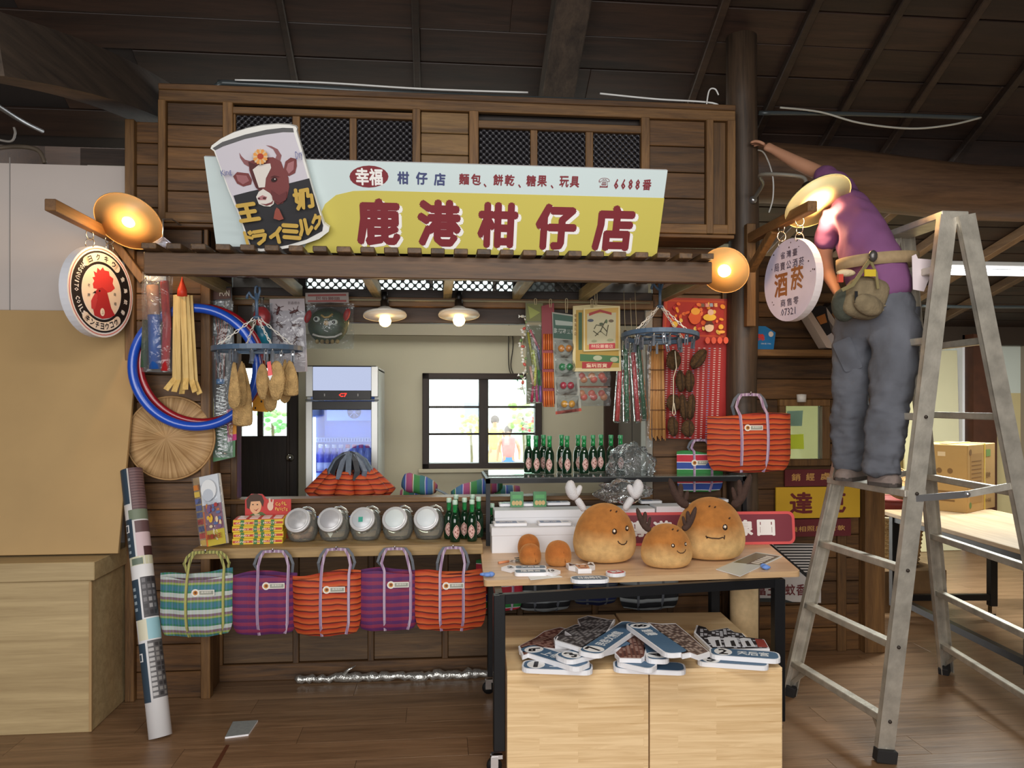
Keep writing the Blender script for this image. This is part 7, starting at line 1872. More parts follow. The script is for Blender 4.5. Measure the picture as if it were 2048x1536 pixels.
# ---- the man: one continuous body, clothes over it
PO = Vector((W(1735, 960, 3.5).x, W(1735, 960, 3.5).y, 1.136))
t = thing('person', 'man in a purple shirt and grey jeans standing on the ladder with an arm raised', 'person', loc=PO)
SKN = flat((176, 128, 100), .6, var=.06, vs=12, name='skin'); HAIR = flat((34, 28, 26), .7, bump=.6, bs=160)
def J(px, py, d): return W(px, py, d) - PO
b = {}
nodes = []; edges = []
def nd(k_, pos, rx, ry=None, par=None):
    b[k_] = len(nodes); nodes.append((pos, rx, ry or rx))
    if par is not None: edges.append((b[par], b[k_]))
nd('pelvis', J(1756, 606, 3.50), .13, .10)
nd('waist', J(1752, 548, 3.50), .12, .09, 'pelvis'); nd('mid', J(1728, 488, 3.57), .125, .09, 'waist'); nd('chest', J(1706, 434, 3.68), .13, .10, 'mid')
nd('neck0', J(1694, 410, 3.77), .065, .065, 'chest'); nd('neck', J(1680, 404, 3.85), .052, .052, 'neck0'); nd('head0', J(1668, 404, 3.92), .066, .075, 'neck'); nd('head1', J(1652, 402, 3.98), .082, .09, 'head0'); nd('head2', J(1642, 396, 4.02), .062, .07, 'head1')
nd('rs', J(1704, 402, 3.75), .062, .06, 'chest'); nd('ru', J(1678, 370, 3.87), .046, .046, 'rs'); nd('re', J(1634, 344, 4.02), .040, .040, 'ru'); nd('rf', J(1590, 324, 4.10), .038, .036, 're'); nd('rw', J(1546, 299, 4.17), .026, .022, 'rf'); nd('rh', J(1530, 291, 4.19), .034, .018, 'rw')
nd('ls', J(1666, 442, 3.72), .062, .06, 'chest'); nd('lu', J(1652, 475, 3.76), .046, .046, 'ls'); nd('le', J(1648, 512, 3.80), .040, .040, 'lu'); nd('lf', J(1655, 546, 3.82), .037, .035, 'le'); nd('lw', J(1672, 580, 3.78), .027, .022, 'lf'); nd('lh', J(1680, 594, 3.76), .034, .018, 'lw')
nd('lhip', J(1720, 640, 3.58), .085, .085, 'pelvis'); nd('lk', J(1702, 795, 3.61), .055, .058, 'lhip'); nd('lc', J(1699, 850, 3.63), .052, .055, 'lk'); nd('la', J(1700, 928, 3.64), .036, .04, 'lc'); nd('lt', J(1682, 946, 3.62), .03, .025, 'la')
nd('rhip', J(1792, 640, 3.44), .085, .085, 'pelvis'); nd('rk', J(1778, 805, 3.40), .055, .058, 'rhip'); nd('rc', J(1774, 860, 3.39), .052, .055, 'rk'); nd('ra', J(1762, 944, 3.37), .036, .04, 'rc'); nd('rt', J(1784, 960, 3.36), .03, .025, 'ra')
body = skin('body', nodes, edges, SKN, t)
# face and hair
hc = (nodes[b['head1']][0] + nodes[b['head2']][0]) / 2; fwd = (J(1600, 390, 4.3) - J(1652, 402, 3.98)).normalized(); rgt = fwd.cross(Vector((0, 0, 1))).normalized(); upv = rgt.cross(fwd)
MH = Matrix((rgt, fwd, upv)).transposed().to_4x4(); MH.translation = hc
m = MB(); m.ball((0, -.018, .016), (.088, .098, .098), HAIR, 20, 12, MH); m.build('hair', t)
for s_ in (-1, 1): MB().ball((s_ * .085, -.005, -.02), (.012, .022, .034), SKN, 10, 7, MH).build('ear', t); 
for s_ in (-1, 1): MB().ball((s_ * .032, .083, .0), (.013, .008, .008), flat((236, 232, 226), .3), 8, 6, MH).build('eye', t)
MB().ball((0, .098, -.025), (.013, .018, .022), SKN, 8, 6, MH).build('nose', t); MB().ball((0, .082, -.058), (.024, .010, .006), flat((140, 80, 72), .5), 8, 5, MH).build('mouth', t)
# hands: palm is the end of the body; five bent fingers each
def hand(wrist, tip, side, curl):
    w0, h0 = Vector(wrist), Vector(tip); d = (h0 - w0).normalized(); up_ = Vector((0, 0, 1)); sd = d.cross(up_).normalized(); nn = sd.cross(d)
    for i, (ln, of) in enumerate(((.062, -.027), (.072, -.009), (.068, .010), (.052, .027))):
        p0 = h0 + sd * of * .8 - d * .004; p1 = h0 + d * .026 + sd * of; p2 = p1 + d * ln * .42 - nn * curl * .012; p3 = p2 + d * ln * .30 - nn * curl * .03
        skin('finger', [(p0, .010), (p1, .0095), (p2, .0085), (p3, .007)], [(0, 1), (1, 2), (2, 3)], SKN, t, sub=1)
    q0 = w0 + d * .012 + sd * .018 * side; q1 = q0 + sd * .026 * side + d * .025; q2 = q1 + d * .03 + sd * .004 * side - nn * .008
    skin('thumb', [(q0, .012), (q1, .011), (q2, .0085)], [(0, 1), (1, 2)], SKN, t, sub=1)
hand(nodes[b['rw']][0], nodes[b['rh']][0], 1, .6); hand(nodes[b['lw']][0], nodes[b['lh']][0], -1, 1.0)
# shirt
PUR = flat((116, 70, 112), .85, var=.10, vs=7, bump=.25, bs=14, name='purple_cotton')
nodes_, edges_ = nodes, edges
N2 = [(J(1764, 612, 3.49), .172, .14), (J(1758, 575, 3.49), .178, .14), (J(1750, 540, 3.50), .165, .128), (J(1728, 488, 3.57), .158, .120), (J(1706, 436, 3.68), .155, .118), (J(1692, 414, 3.78), .08, .075),
      (J(1697, 398, 3.76), .088, .085), (J(1676, 371, 3.87), .072, .07), (J(1638, 346, 4.0), .062, .06), (J(1667, 442, 3.72), .08, .08), (J(1655, 472, 3.755), .064, .062), (J(1649, 500, 3.785), .060, .058)]
sh_ = skin('shirt', N2, [(0, 1), (1, 2), (2, 3), (3, 4), (4, 5), (4, 6), (6, 7), (7, 8), (4, 9), (9, 10), (10, 11)], PUR, t)
# jeans
JN = flat((88, 90, 98), .9, var=.22, vs=5, bump=.7, bs=11, name='grey_denim')
N3 = [(J(1760, 556, 3.49), .165, .13), (J(1757, 610, 3.50), .19, .145), (J(1716, 668, 3.585), .115, .11), (J(1704, 730, 3.60), .098, .10), (J(1701, 785, 3.61), .090, .09), (J(1701, 800, 3.615), .081, .082), (J(1700, 816, 3.62), .089, .088), (J(1699, 832, 3.62), .080, .082), (J(1698, 848, 3.63), .086, .086), (J(1698, 872, 3.63), .079, .08), (J(1698, 892, 3.635), .085, .086), (J(1698, 907, 3.64), .075, .08), (J(1698, 921, 3.64), .083, .086), (J(1699, 932, 3.64), .075, .082), (J(1699, 941, 3.64), .078, .085),
      (J(1796, 668, 3.44), .118, .115), (J(1788, 735, 3.42), .105, .105), (J(1780, 795, 3.41), .098, .098), (J(1779, 811, 3.40), .088, .088), (J(1777, 827, 3.40), .097, .096), (J(1774, 843, 3.395), .087, .088), (J(1772, 860, 3.39), .093, .092), (J(1769, 884, 3.385), .085, .086), (J(1767, 904, 3.38), .090, .092), (J(1765, 919, 3.375), .079, .084), (J(1764, 932, 3.375), .086, .09), (J(1763, 943, 3.37), .077, .086), (J(1763, 952, 3.37), .08, .088)]
skin('jeans', N3, [(0, 1)] + [(i, i + 1) for i in range(1, 14)] + [(1, 15)] + [(i, i + 1) for i in range(15, 27)], JN, t)
assert len(N3) == 28, len(N3)
tx_ = bpy.data.textures.new('cloth_folds', 'CLOUDS'); tx_.noise_scale = .07; tx_.noise_depth = 2
for o_, st_ in ((bpy.data.objects['jeans'], .042), (bpy.data.objects['shirt'], .022)):
    o_.modifiers['s'].levels = 3; o_.modifiers['s'].render_levels = 3
    dm = o_.modifiers.new('d', 'DISPLACE'); dm.texture = tx_; dm.strength = st_; dm.mid_level = .5
# folds at the knees and calves, pockets
pk = MB(); P4 = [J(*q) for q in ((1664, 688, 3.55), (1700, 672, 3.49), (1726, 735, 3.50), (1690, 745, 3.53))]
pk.grid(lambda u_, v_: tuple((P4[0].lerp(P4[1], u_)).lerp(P4[3].lerp(P4[2], u_), v_) + Vector((0, -.022 * math.sin(PI * u_) * math.sin(PI * v_), 0))), 6, 6, JN); smooth_mod(pk.build('thigh_pocket', t))
pk = MB(); P4 = [J(*q) for q in ((1812, 615, 3.37), (1842, 612, 3.42), (1838, 672, 3.44), (1808, 660, 3.37))]
pk.grid(lambda u_, v_: tuple((P4[0].lerp(P4[1], u_)).lerp(P4[3].lerp(P4[2], u_), v_) + Vector((.008 * math.sin(PI * u_), -.016 * math.sin(PI * u_) * math.sin(PI * v_), 0))), 6, 6, JN); smooth_mod(pk.build('back_pocket', t))
# belt
BELT = flat((150, 128, 96), .8, var=.1, vs=40)
cb_ = J(1754, 534, 3.49); pts = [cb_ + Vector((.174 * math.cos(2 * PI * i / 36), .137 * math.sin(2 * PI * i / 36), .028 - .03 * math.cos(2 * PI * i / 36) * -1)) for i in range(36)]
MB().tube(pts, .01, BELT, flatk=(.05, .006), closed=True, up=(0, 0, 1)).build('belt', t) if False else None
m = MB(); n_ = 40; vs = []
for i in range(n_):
    an = 2 * PI * i / n_; c0 = cb_ + Vector(((.180 * math.cos(an)), .146 * math.sin(an), .020 + .012 * math.cos(an))); vs += [c0 + Vector((0, 0, -.026)), c0 + Vector((0, 0, .026))]
m.add(vs, [(2 * i, 2 * ((i + 1) % n_), 2 * ((i + 1) % n_) + 1, 2 * i + 1) for i in range(n_)], BELT, True); o = m.build('belt', t); sm = o.modifiers.new('so', 'SOLIDIFY'); sm.thickness = .006
# shoes
SHO = flat((120, 106, 100), .8, var=.15, vs=30); SOL = flat((66, 58, 54), .8)
def shoe(heel, toe, w_=.045):
    h_, q_ = Vector(heel), Vector(toe); d = q_ - h_; L_ = d.length + .05; yaw = math.atan2(d.y, d.x); M = Matrix.Translation((h_ + q_) / 2) @ Matrix.Rotation(yaw, 4, 'Z')
    m = MB(); prof = [(-.5, .6, .75), (-.4, .88, 1.0), (-.15, .95, .95), (.1, 1.0, .8), (.3, .98, .62), (.45, .72, .45), (.5, .2, .3)]
    vs = []; n_ = 12
    for fx, fw, fh in prof:
        for j in range(n_):
            an = PI * j / (n_ - 1); vs.append((fx * L_, math.cos(an) * w_ * fw, .012 + max(0, math.sin(an)) ** .7 * .075 * fh))
    k_ = len(prof); fs = [(i * n_ + j, (i + 1) * n_ + j, (i + 1) * n_ + j + 1, i * n_ + j + 1) for i in range(k_ - 1) for j in range(n_ - 1)] + [tuple(range(n_)), tuple((k_ - 1) * n_ + j for j in range(n_ - 1, -1, -1))]
    m.add(vs, fs, SHO, True, M); o = m.build('shoe', t)
    s2 = MB(); s2.plate([(x * L_, y * w_ * 1.06) for x, y in ((-.5, -.55), (-.38, -.9), (.1, -1), (.36, -.95), (.5, -.4), (.5, .4), (.36, .95), (.1, 1), (-.38, .9), (-.5, .55))], 0.0, .016, SOL, M); so = s2.build('sole', o)
def onstep(px, py, d): p = W(px, py, d); p.z = 1.137; return p - PO
shoe(onstep(1718, 945, 3.68), onstep(1684, 950, 3.58)); shoe(onstep(1752, 960, 3.40), onstep(1788, 966, 3.33))
# ---- tool pouch on the belt
PC = J(1722, 592, 3.36) + PO
tp = thing('tool_pouch', 'ragged tan canvas tool pouch full of gear hanging on the belt', 'pouch', loc=PC)
CAN = flat((116, 102, 78), .95, var=.25, vs=16, bump=.6, bs=40, name='canvas'); CAD = flat((62, 64, 54), .95, var=.2, vs=16, bump=.5, bs=40)
def JP(px, py, d): return W(px, py, d) - PC
m = MB(); m.ball((0, 0, 0), (1, 1, 1), CAN, 20, 12)
for i, v in enumerate(m.v): m.v[i] = Vector((math.copysign(abs(v.x) ** .6, v.x) * .092, math.copysign(abs(v.y) ** .7, v.y) * .05, math.copysign(abs(v.z) ** .6, v.z) * .095)) + Vector((.018 + .1 * v.z * .2, 0, -.005))
o = m.build('bag', tp); o.rotation_euler = (0, R(14), 0)
m = MB(); m.ball((0, 0, 0), (.055, .045, .075), CAD, 14, 9, Matrix.Translation(JP(1688, 610, 3.38))); m.build('side_pocket', tp)
m = MB(); m.ball((0, 0, 0), (.07, .03, .045), CAN, 14, 9, Matrix.Translation(JP(1737, 610, 3.30)) @ Matrix.Rotation(R(20), 4, 'Y')); m.build('front_pocket', tp)
MB().tube([JP(1740, 520, 3.34), JP(1722, 545, 3.30), JP(1705, 570, 3.28), JP(1684, 580, 3.30)], .006, flat((120, 108, 70), .8), flatk=(.016, .004), up=(0, -1, 0)).build('strap', tp); MB().tube([JP(1740, 520, 3.34), JP(1752, 545, 3.30), JP(1756, 578, 3.29)], .006, flat((120, 108, 70), .8), flatk=(.012, .004), up=(0, -1, 0)).build('strap', tp)
MB().ball(JP(1746, 512, 3.33), (.02, .016, .026), flat((90, 86, 84), .35, .6), 10, 7).build('hammer_head', tp)
MB().box(JP(1740, 546, 3.295), (.05, .006, .03), flat((196, 168, 40), .5), Matrix.Rotation(.0, 4, 'Y')).build('yellow_tape', tp); MB().box(JP(1680, 557, 3.33), (.02, .02, .035), flat((190, 66, 44), .5)).build('red_clip', tp)
m = MB(); m.ball(JP(1692, 546, 3.35), (.045, .02, .016), flat((206, 186, 150), .9, bump=.6, bs=60), 10, 6); m.build('rag', tp); MB().box(JP(1712, 594, 3.29), (.014, .004, .05), BLACK, None).build('slot', tp)
for i in range(5): MB().tube([JP(1758, 590 + 8 * i, 3.34), JP(1768 + 4 * (i % 2), 584 + 9 * i, 3.33)], .002, flat((150, 134, 104), .9), n=4).build('frayed_thread', tp)

# ---- sneakers and box on the wing shelf
ysf = YR - .1; zsf = Zy(699, 1600, YR - .2)
def sneaker(px, py, Y, rot, label):
    f = Fr(onY(px, py, Y), rot); t = thing('sneaker', label, 'shoe', f, 'pair of sneakers on the wall shelf')
    outl = [(-.5, .05), (-.48, .55), (-.38, .75), (-.2, .62), (.0, .5), (.22, .38), (.42, .3), (.5, .12), (.5, .0), (-.5, .0)]
    m = MB(); m.prism([(x * .24, z * .14) for x, z in outl], -.04, .04, flat((34, 30, 30), .6)); bevel_mod(m.build('upper', t), .014, 3)
    m = MB(); m.prism([(x * .24, z) for x, z in ((-.52, -.022), (.46, -.022), (.54, .0), (.52, .018), (-.52, .01))], -.046, .046, flat((206, 190, 176), .5)); bevel_mod(m.build('sole', t), .006, 2)
    MB().prism([(.055, .012), (.12, .012), (.118, .03), (.085, .055), (.055, .05)], -.0445, .0445, flat((196, 190, 190), .5)).build('toe_cap', t); MB().prism([(-.07, .02), (-.02, .02), (-.01, .06), (-.06, .075)], -.0435, .0435, flat((186, 120, 60), .5)).build('side_patch', t)
    for i in range(4): MB().tube([(-.03 + .025 * i, -.03, .085 - .012 * i), (-.025 + .025 * i, 0, .095 - .012 * i), (-.03 + .025 * i, .03, .085 - .012 * i)], .003, WHITE, n=5).build('lace', t)
sneaker(1632, 660, 4.30, (0, R(58), R(0)), 'black and white sneaker tilted toe down on the wall shelf'); sneaker(1662, 652, 4.40, (0, R(52), R(10)), 'second sneaker behind, mostly hidden by the jeans')
f = Fr(Vector((X(1531, 4.3), 4.3, zsf + .002)), (0, 0, R(8))); t = thing('blue_box', 'small blue house-shaped box on the shelf beside the log post', 'box', f)
MB().prism([(-.07, 0), (.052, 0), (.066, .10), (.0, .135), (-.07, .135)], 0, .07, flat((34, 116, 176), .5)).build('carton', t); m = MB(); m.prism(ellipse(.035, .09, .016, .016, 14), -.001, 0, flat((216, 206, 196), .5)); m.text('殊', -.05, .05, -.005, .09, flat((206, 60, 50), .5), -.0012, .05); m.text('SINCE 1946', -.03, .03, .035, .038, flat((210, 220, 226), .5), -.001, .01); m.build('print', t)['kind'] = 'stuff'
# ---- painted signs on the right wing
def board(px0, py0, px1, py1, Y, col, label, txt, name='painted_sign'):
    f = Fr(onY((px0 + px1) / 2, (py0 + py1) / 2, Y)); t = thing(name, label, 'sign', f)
    (x0, z0), (x1, z1) = f.uv(px0, py1), f.uv(px1, py0); MB().prism(rect(x0, z0, x1, z1), 0, .012, flat(col, .55)).build('board', t)
    m = MB()
    for ch, a_, b_, c_, d_, co, of in txt: (u0, v0), (u1, v1) = f.uv(a_, d_), f.uv(c_, b_); m.text(ch, u0, v0, u1, v1, flat(co, .55), -.001, of)
    m.build('lettering', t)['kind'] = 'stuff'; return t, f
YEL, MAR, TAN = (206, 164, 40), (98, 30, 36), (196, 150, 84)
board(1570, 938, 1692, 973, 4.40, MAR, 'upper dark red sign with three tan characters above the yellow sign', (('銷', 1583, 947, 1601, 962, TAN, .02), ('經', 1612, 946, 1629, 961, TAN, .02), ('處', 1641, 945, 1660, 960, TAN, .02)))
board(1552, 973, 1720, 1037, 4.395, YEL, 'yellow sign with two large maroon characters behind the ladder', (('達', 1579, 984, 1625, 1028, (104, 30, 34), .03), ('克', 1650, 982, 1692, 1026, (104, 30, 34), .03)))
board(1562, 1037, 1702, 1074, 4.40, MAR, 'lower dark red sign with small tan characters below the yellow sign', tuple((ch, 1580 + 17 * i + (10 if i > 3 else 0), 1053 - i * .6, 1595 + 17 * i + (10 if i > 3 else 0), 1064 - i * .6, TAN, .01) for i, ch in enumerate('機相照底片軟')))
f = Fr(onY(1572, 1145, 4.42)); t = thing('striped_poster', 'black and white striped poster with maroon characters low on the right wall', 'poster', f)
MB().prism(f.poly([(1500, 1085), (1642, 1088), (1642, 1206), (1500, 1200)]), 0, .006, flat((196, 192, 190), .6)).build('sheet', t)
a = Art(f); a.poly([(1545, 1088), (1641, 1089), (1641, 1168), (1612, 1150)], (30, 30, 32))
for i in range(13): 
    yy = 1091 + 5.6 * i; x0 = 1549 + 5.6 * i * 1.05
    a.mb.prism(a.P([(min(x0, 1636), yy), (1641, yy), (1641, yy + 2.8), (min(x0 + 3, 1637), yy + 2.8)]), a.y - .0016, a.y - .0012, flat((204, 200, 198), .6))
a.k += 2; a.poly([(1530, 1084), (1538, 1084), (1642, 1172), (1642, 1180)], (30, 30, 32)); a.poly([(1500, 1196), (1560, 1196), (1590, 1205), (1500, 1203)], (44, 50, 50))
for ch, x0, x1 in (('富', 1512, 1532), ('王', 1534, 1553), ('蚊', 1570, 1590), ('香', 1592, 1610), ('紙', 1612, 1632)): a.text(ch, x0, 1168, x1, 1191, (104, 40, 44), .02, up=False)
a.build('print', t)['kind'] = 'stuff'
o = MB().lathe([(.0, 0), (.026, 0), (.028, .045), (.0, .047)], flat((226, 222, 214), .5), 16).build('white_cup'); o.location = onY(1603, 804, 4.39); tag(o, 'tiny white cup on top of the small side window', 'cup')
f = Fr(onY(1591, 884, 4.435)); o = MB().prism(f.poly([(1574, 870), (1607, 868), (1608, 898), (1576, 898)]), 0, .002, flat((206, 226, 60), .6)).build('sticky_note'); o.location = f.O; tag(o, 'bright yellow-green note stuck on the small side window', 'note')
f = Fr(onY(1590, 840, 4.462)); o = MB().prism(f.poly([(1574, 822), (1606, 821), (1604, 852), (1575, 852)]), 0, .002, flat((226, 226, 226), .6)).build('white_sheet'); o.location = f.O; tag(o, 'white sheet seen inside the small side window', 'paper')
# ================================================================== side room at the right
def rotd(v): return Vector((v.x * _c + v.y * _s, -v.x * _s + v.y * _c, 0))   # camera-side x, depth -> world
TB2 = wood((150, 124, 92), (186, 158, 122), 'Y', .8, rnd=0, name='side_table_top')
f = Fr(rotd(Vector((2.98, 4.62, 0))), (0, 0, -YAW - R(-1.0)))
t = thing('work_table', 'long pale-topped work table with black legs on casters in the side room', 'table', f)
wx, dy = .40, .78
MB().box((0, 0, ZT - .013), (2 * wx, 2 * dy, .026), TB2, None, .003).build('table_top', t)
for sx_ in (-1, 1):
    for sy_ in (-1, 1):
        leg_o = MB().box((sx_ * (wx - .06), sy_ * (dy - .10), (.10 + ZT - .03) / 2), (.05, .05, ZT - .13), BLKMET, None, .003).build('leg', t)
        m = MB(); Mw = Matrix.Translation((sx_ * (wx - .06), sy_ * (dy - .10), .03)) @ Matrix.Rotation(R(90), 4, 'Y'); m.lathe([(.0, -.012), (.028, -.012), (.03, 0), (.028, .012), (.0, .012)], BLACK, 14, Mw); m.box((sx_ * (wx - .06), sy_ * (dy - .10), .075), (.03, .045, .05), CHROME); m.build('caster', leg_o)
    MB().box((sx_ * (wx - .06), 0, ZT - .05), (.03, 2 * dy - .2, .04), BLKMET).build('rail', t)
for sy_ in (-1, 1): MB().box((0, sy_ * (dy - .10), ZT - .05), (2 * wx - .12, .03, .04), BLKMET).build('rail', t); MB().box((0, sy_ * (dy - .10), .16), (2 * wx - .12, .04, .04), BLKMET).build('foot_bar', t)
MB().box((-wx + .06, 0, .16), (.04, 2 * dy - .2, .04), BLKMET).build('foot_bar', t)
# carton
CRT = flat((176, 140, 84), .85, var=.05, vs=8, name='cardboard')
c0 = onZ(1935, 1027, ZT); f = Fr(c0, (0, 0, R(34)))
t = thing('carton', 'brown cardboard carton with yellow straps on the work table', 'box', f)
hz = .46
MB().box((.25, .16, hz / 2), (.50, .32, hz), CRT, None, .003).build('carton_body', t)
m = MB(); CP = flat((120, 88, 48), .85); m.prism(rect(.05, .06, .26, .40), -.0008, 0, flat((160, 124, 72), .85))
for i in range(9): m.prism(rect(.07, .12 + .028 * i, .24, .126 + .028 * i), -.0014, -.0008, CP)
m.prism(ellipse(.05, .41, .022, .022, 14), -.001, 0, CP); m.prism(ellipse(.05, .05, .02, .022, 14), -.001, 0, flat((96, 120, 60), .7)); m.prism(rect(.33, .37, .41, .42), -.001, 0, flat((110, 140, 70), .7)); m.text('回收', .33, .22, .41, .26, CP, -.001, .02); m.text('FRAGILE', .30, .05, .42, .075, CP, -.001, .02)
Ms = Matrix.Rotation(R(-90), 4, 'Z'); 
m.prism(rect(-.19, .38, -.14, .41), -.0008, 0, flat((216, 190, 150), .7), Ms)
for i in range(3): m.prism(ellipse(-.25 + .07 * i, .28, .018, .02, 10), -.0008, 0, CP, Ms)
for i in range(3): m.prism(rect(-.26, .07 + .03 * i, -.08, .083 + .03 * i), -.0008, 0, CP, Ms)
m.build('print', t)['kind'] = 'stuff'
MB().box((.30, .16, hz / 2), (.018, .326, hz + .006), flat((206, 176, 70), .5)).build('strap', t); MB().box((.22, .16, hz + .004), (.40, .05, .004), flat((190, 160, 104), .5)).build('tape', t)
c0 = onZ(1862, 1018, ZT); f = Fr(c0, (R(-5), 0, R(-6))); t = thing('white_card', 'white card with a faint ring mark standing beside the carton', 'card', f)
MB().prism(rect(-.06, 0, .05, .26), 0, .006, flat((214, 206, 190), .7)).build('card', t); m = MB(); ring(m, .026, .032, 0, 360, -.001, flat((140, 130, 120), .7), n=20); m.v = [Vector((v.x + .03, v.y, v.z + .13)) for v in m.v]; m.build('print', t)['kind'] = 'stuff'
PB_ = flat((214, 208, 204), .4, bump=.6, bs=20, name='white_plastic')
crumple('plastic_bag', onZ(2052, 1010, ZT) + Vector((.02, 0, .13)), (.11, .10, .15), 'white plastic bag on the work table cut by the right edge', 5, PB_, amp=.15)
# fluorescent fitting
A_, B_ = onY(1868, 543, 5.0), onY(2160, 547, 5.0); B_.z = A_.z; ctr_ = (A_ + B_) / 2; L_ = (B_ - A_).length
t = thing('tube_light', 'twin white fluorescent tube light under the side room ceiling', 'lamp', loc=ctr_)
MB().box((0, .0, .05), (L_ + .06, .12, .03), flat((220, 222, 220), .4), None, .004).build('fitting', t)
for s_ in (-1, 1): MB().tube([(-L_ / 2, s_ * .035, 0.0 + s_ * .014), (L_ / 2, s_ * .035, 0.0 + s_ * .014)], .0135, emis((246, 250, 255), 6), n=12).build('tube', t)
for s_ in (-1, 1): MB().box((s_ * (L_ / 2 + .012), 0, .015), (.024, .11, .06), flat((206, 206, 204), .4)).build('end_holder', t)
for s_ in (-.3, .3): MB().tube([(s_, 0, .06), (s_, 0, .40)], .006, STEEL, n=6).build('hanger_rod', t)
wire('conduit_pipe', [onY(1844, 612, 6.2), onY(1950, 614, 6.2), onY(2060, 614, 6.2)], .014, cm, 'thin pipe crossing the side room below its tube light', 'pipe')
# cream boards leaning on the far wall
def lean(px0, px1, py0, Y, col, label, lean_=.0):
    x0, x1 = X(px0, Y), X(px1, Y); zt = Zy(py0, (px0 + px1) / 2, Y); o = MB().box((0, 0, zt / 2), (x1 - x0, .03, zt), flat(col, .7, var=.03, vs=3), None, .003).build('cream_board'); o.location = ((x0 + x1) / 2, Y, 0.002); o.rotation_euler = (R(-2), 0, 0); return tag(o, label, 'panel')
lean(1812, 1862, 735, 7.30, (222, 214, 170), 'pale cream panel leaning left of the ladder rail in the side room'); lean(1866, 1922, 700, 7.34, (206, 200, 166), 'greyer cream panel leaning behind the ladder in the side room')
# baskets behind the corner post
WK = flat((170, 138, 92), .9, var=.3, vs=60, bump=.9, bs=110, name='wicker')
def basket(px, py, d, r_, h, m_, label, rim=None, extra=None):
    p = W(px, py, d); t = thing('basket', label, 'basket', loc=p, group='baskets behind the corner post'); m = MB()
    m.lathe([(.0, 0), (r_ * .78, 0), (r_ * .9, h * .3), (r_ * .97, h * .7), (r_, h), (r_ * .95, h), (r_ * .86, h * .3), (.0, .012)], m_, 28); m.build('wall', t)
    for k_ in range(int(h / .03)): MB().tube([((r_ * (.80 + .2 * min(1, k_ * .03 / h + .2)) + .003) * math.cos(2 * PI * i / 30), (r_ * (.80 + .2 * min(1, k_ * .03 / h + .2)) + .003) * math.sin(2 * PI * i / 30), .015 + k_ * .03) for i in range(30)], .005, m_, n=5, closed=True).build('weave_hoop', t) if m_ is WK else None
    MB().tube([(r_ * math.cos(2 * PI * i / 30), r_ * math.sin(2 * PI * i / 30), h) for i in range(30)], .008, rim or m_, n=6, closed=True).build('rim', t); return t
p = W(1778, CY, 5.6); zf = 0.0
b1 = basket(1786, CY, 5.75, .2, .36, WK, 'tall woven wicker basket on the floor behind the corner post', flat((214, 200, 170), .6)); b1.location.z = .30
bs = tag(MB().box((b1.location.x, b1.location.y, .148), (.5, .5, .296), flat((120, 92, 60), .8, var=.2, vs=6)).build('low_stool'), 'low wooden stool under the wicker basket', 'stool')
b2 = basket(1786, CY, 5.75, .19, .12, flat((120, 40, 28), .6), 'dark red basin stacked on the wicker basket'); b2.location.z = .665
b3 = basket(1790, CY, 5.72, .14, .09, WK, 'small round basket tilted on the red basin'); b3.location.z = .86; b3.rotation_euler = (R(40), R(15), 0)

# ================================================================== fridge in the back room
fy = 5.02; fx0, fx1 = X(613, fy), X(756, fy); fz = Zy(733, 690, fy); FW = fx1 - fx0
f = Fr(Vector(((fx0 + fx1) / 2, fy, 0))); t = thing('drinks_fridge', 'tall glass-door drinks fridge with a lit white header', 'fridge', f)
SIL = flat((176, 178, 176), .35, .5); FWH = flat((216, 220, 216), .5); hw = FW / 2
def z_(py): return Zy(py, 690, fy)
def fp(nm, c, d, m_, ch=.003): return MB().box(c, d, m_, None, ch).build(nm, t)
dF = .60
fp('side_wall', (-hw + .012, dF / 2 + .02, fz / 2), (.024, dF, fz - .02), FWH); fp('side_wall', (hw - .012, dF / 2 + .02, fz / 2), (.024, dF, fz - .02), FWH)
fp('back_wall', (0, dF, fz / 2), (FW - .05, .02, fz - .03), flat((150, 180, 244), .5)); fp('roof', (0, dF / 2 + .02, fz - .012), (FW, dF, .024), FWH); fp('plinth', (0, dF / 2 + .02, .06), (FW - .05, dF, .12), FWH)
zh0, zh1 = z_(781), z_(734); fp('header_frame', (-hw + .02, .0, (zh0 + fz) / 2 - .02), (.045, .04, fz - zh0 + .04), SIL); fp('header_frame', (hw - .02, .0, (zh0 + fz) / 2 - .02), (.045, .04, fz - zh0 + .04), SIL)
fp('light_panel', (0, .0, (zh0 + zh1) / 2), (FW - .085, .03, zh1 - zh0), emis((196, 206, 236), .95)); fp('header_rim', (0, .0, zh1 + .004), (FW - .02, .036, .008), BLACK)
cp = fp('control_strip', (0, -.002, (z_(799) + zh0) / 2), (FW - .085, .03, zh0 - z_(799)), BLACK)
m = MB(); m.text('C7', -.02, (z_(799) + zh0) / 2 - .012, .03, (z_(799) + zh0) / 2 + .012, emis((255, 40, 30), 5), -.0185, .02); m.build('red_digits', cp)
for q in (-.11, .10): MB().box((q, -.018, (z_(799) + zh0) / 2), (.006, .003, .016), flat((170, 170, 170), .4)).build('button', cp)
zd = z_(800); fp('door_gap', (0, -.004, zd - .0), (FW + .01, .034, .008), flat((110, 112, 112), .4, .5))
dr_ = thing if False else None
fp('door_stile', (-hw + .02, -.012, zd / 2 + .06), (.042, .036, zd - .14), SIL); fp('door_stile', (hw - .02, -.012, zd / 2 + .06), (.042, .036, zd - .14), SIL); fp('door_top_rail', (0, -.012, zd - .035), (FW - .08, .036, .055), BLACK); fp('door_bottom_rail', (0, -.012, .16), (FW - .08, .036, .08), SIL)
put('door_glass', MB().box((0, -.012, zd / 2 + .07), (FW - .084, .006, zd - .27), glass((225, 235, 255), .03)).mesh('door_glass'), t)
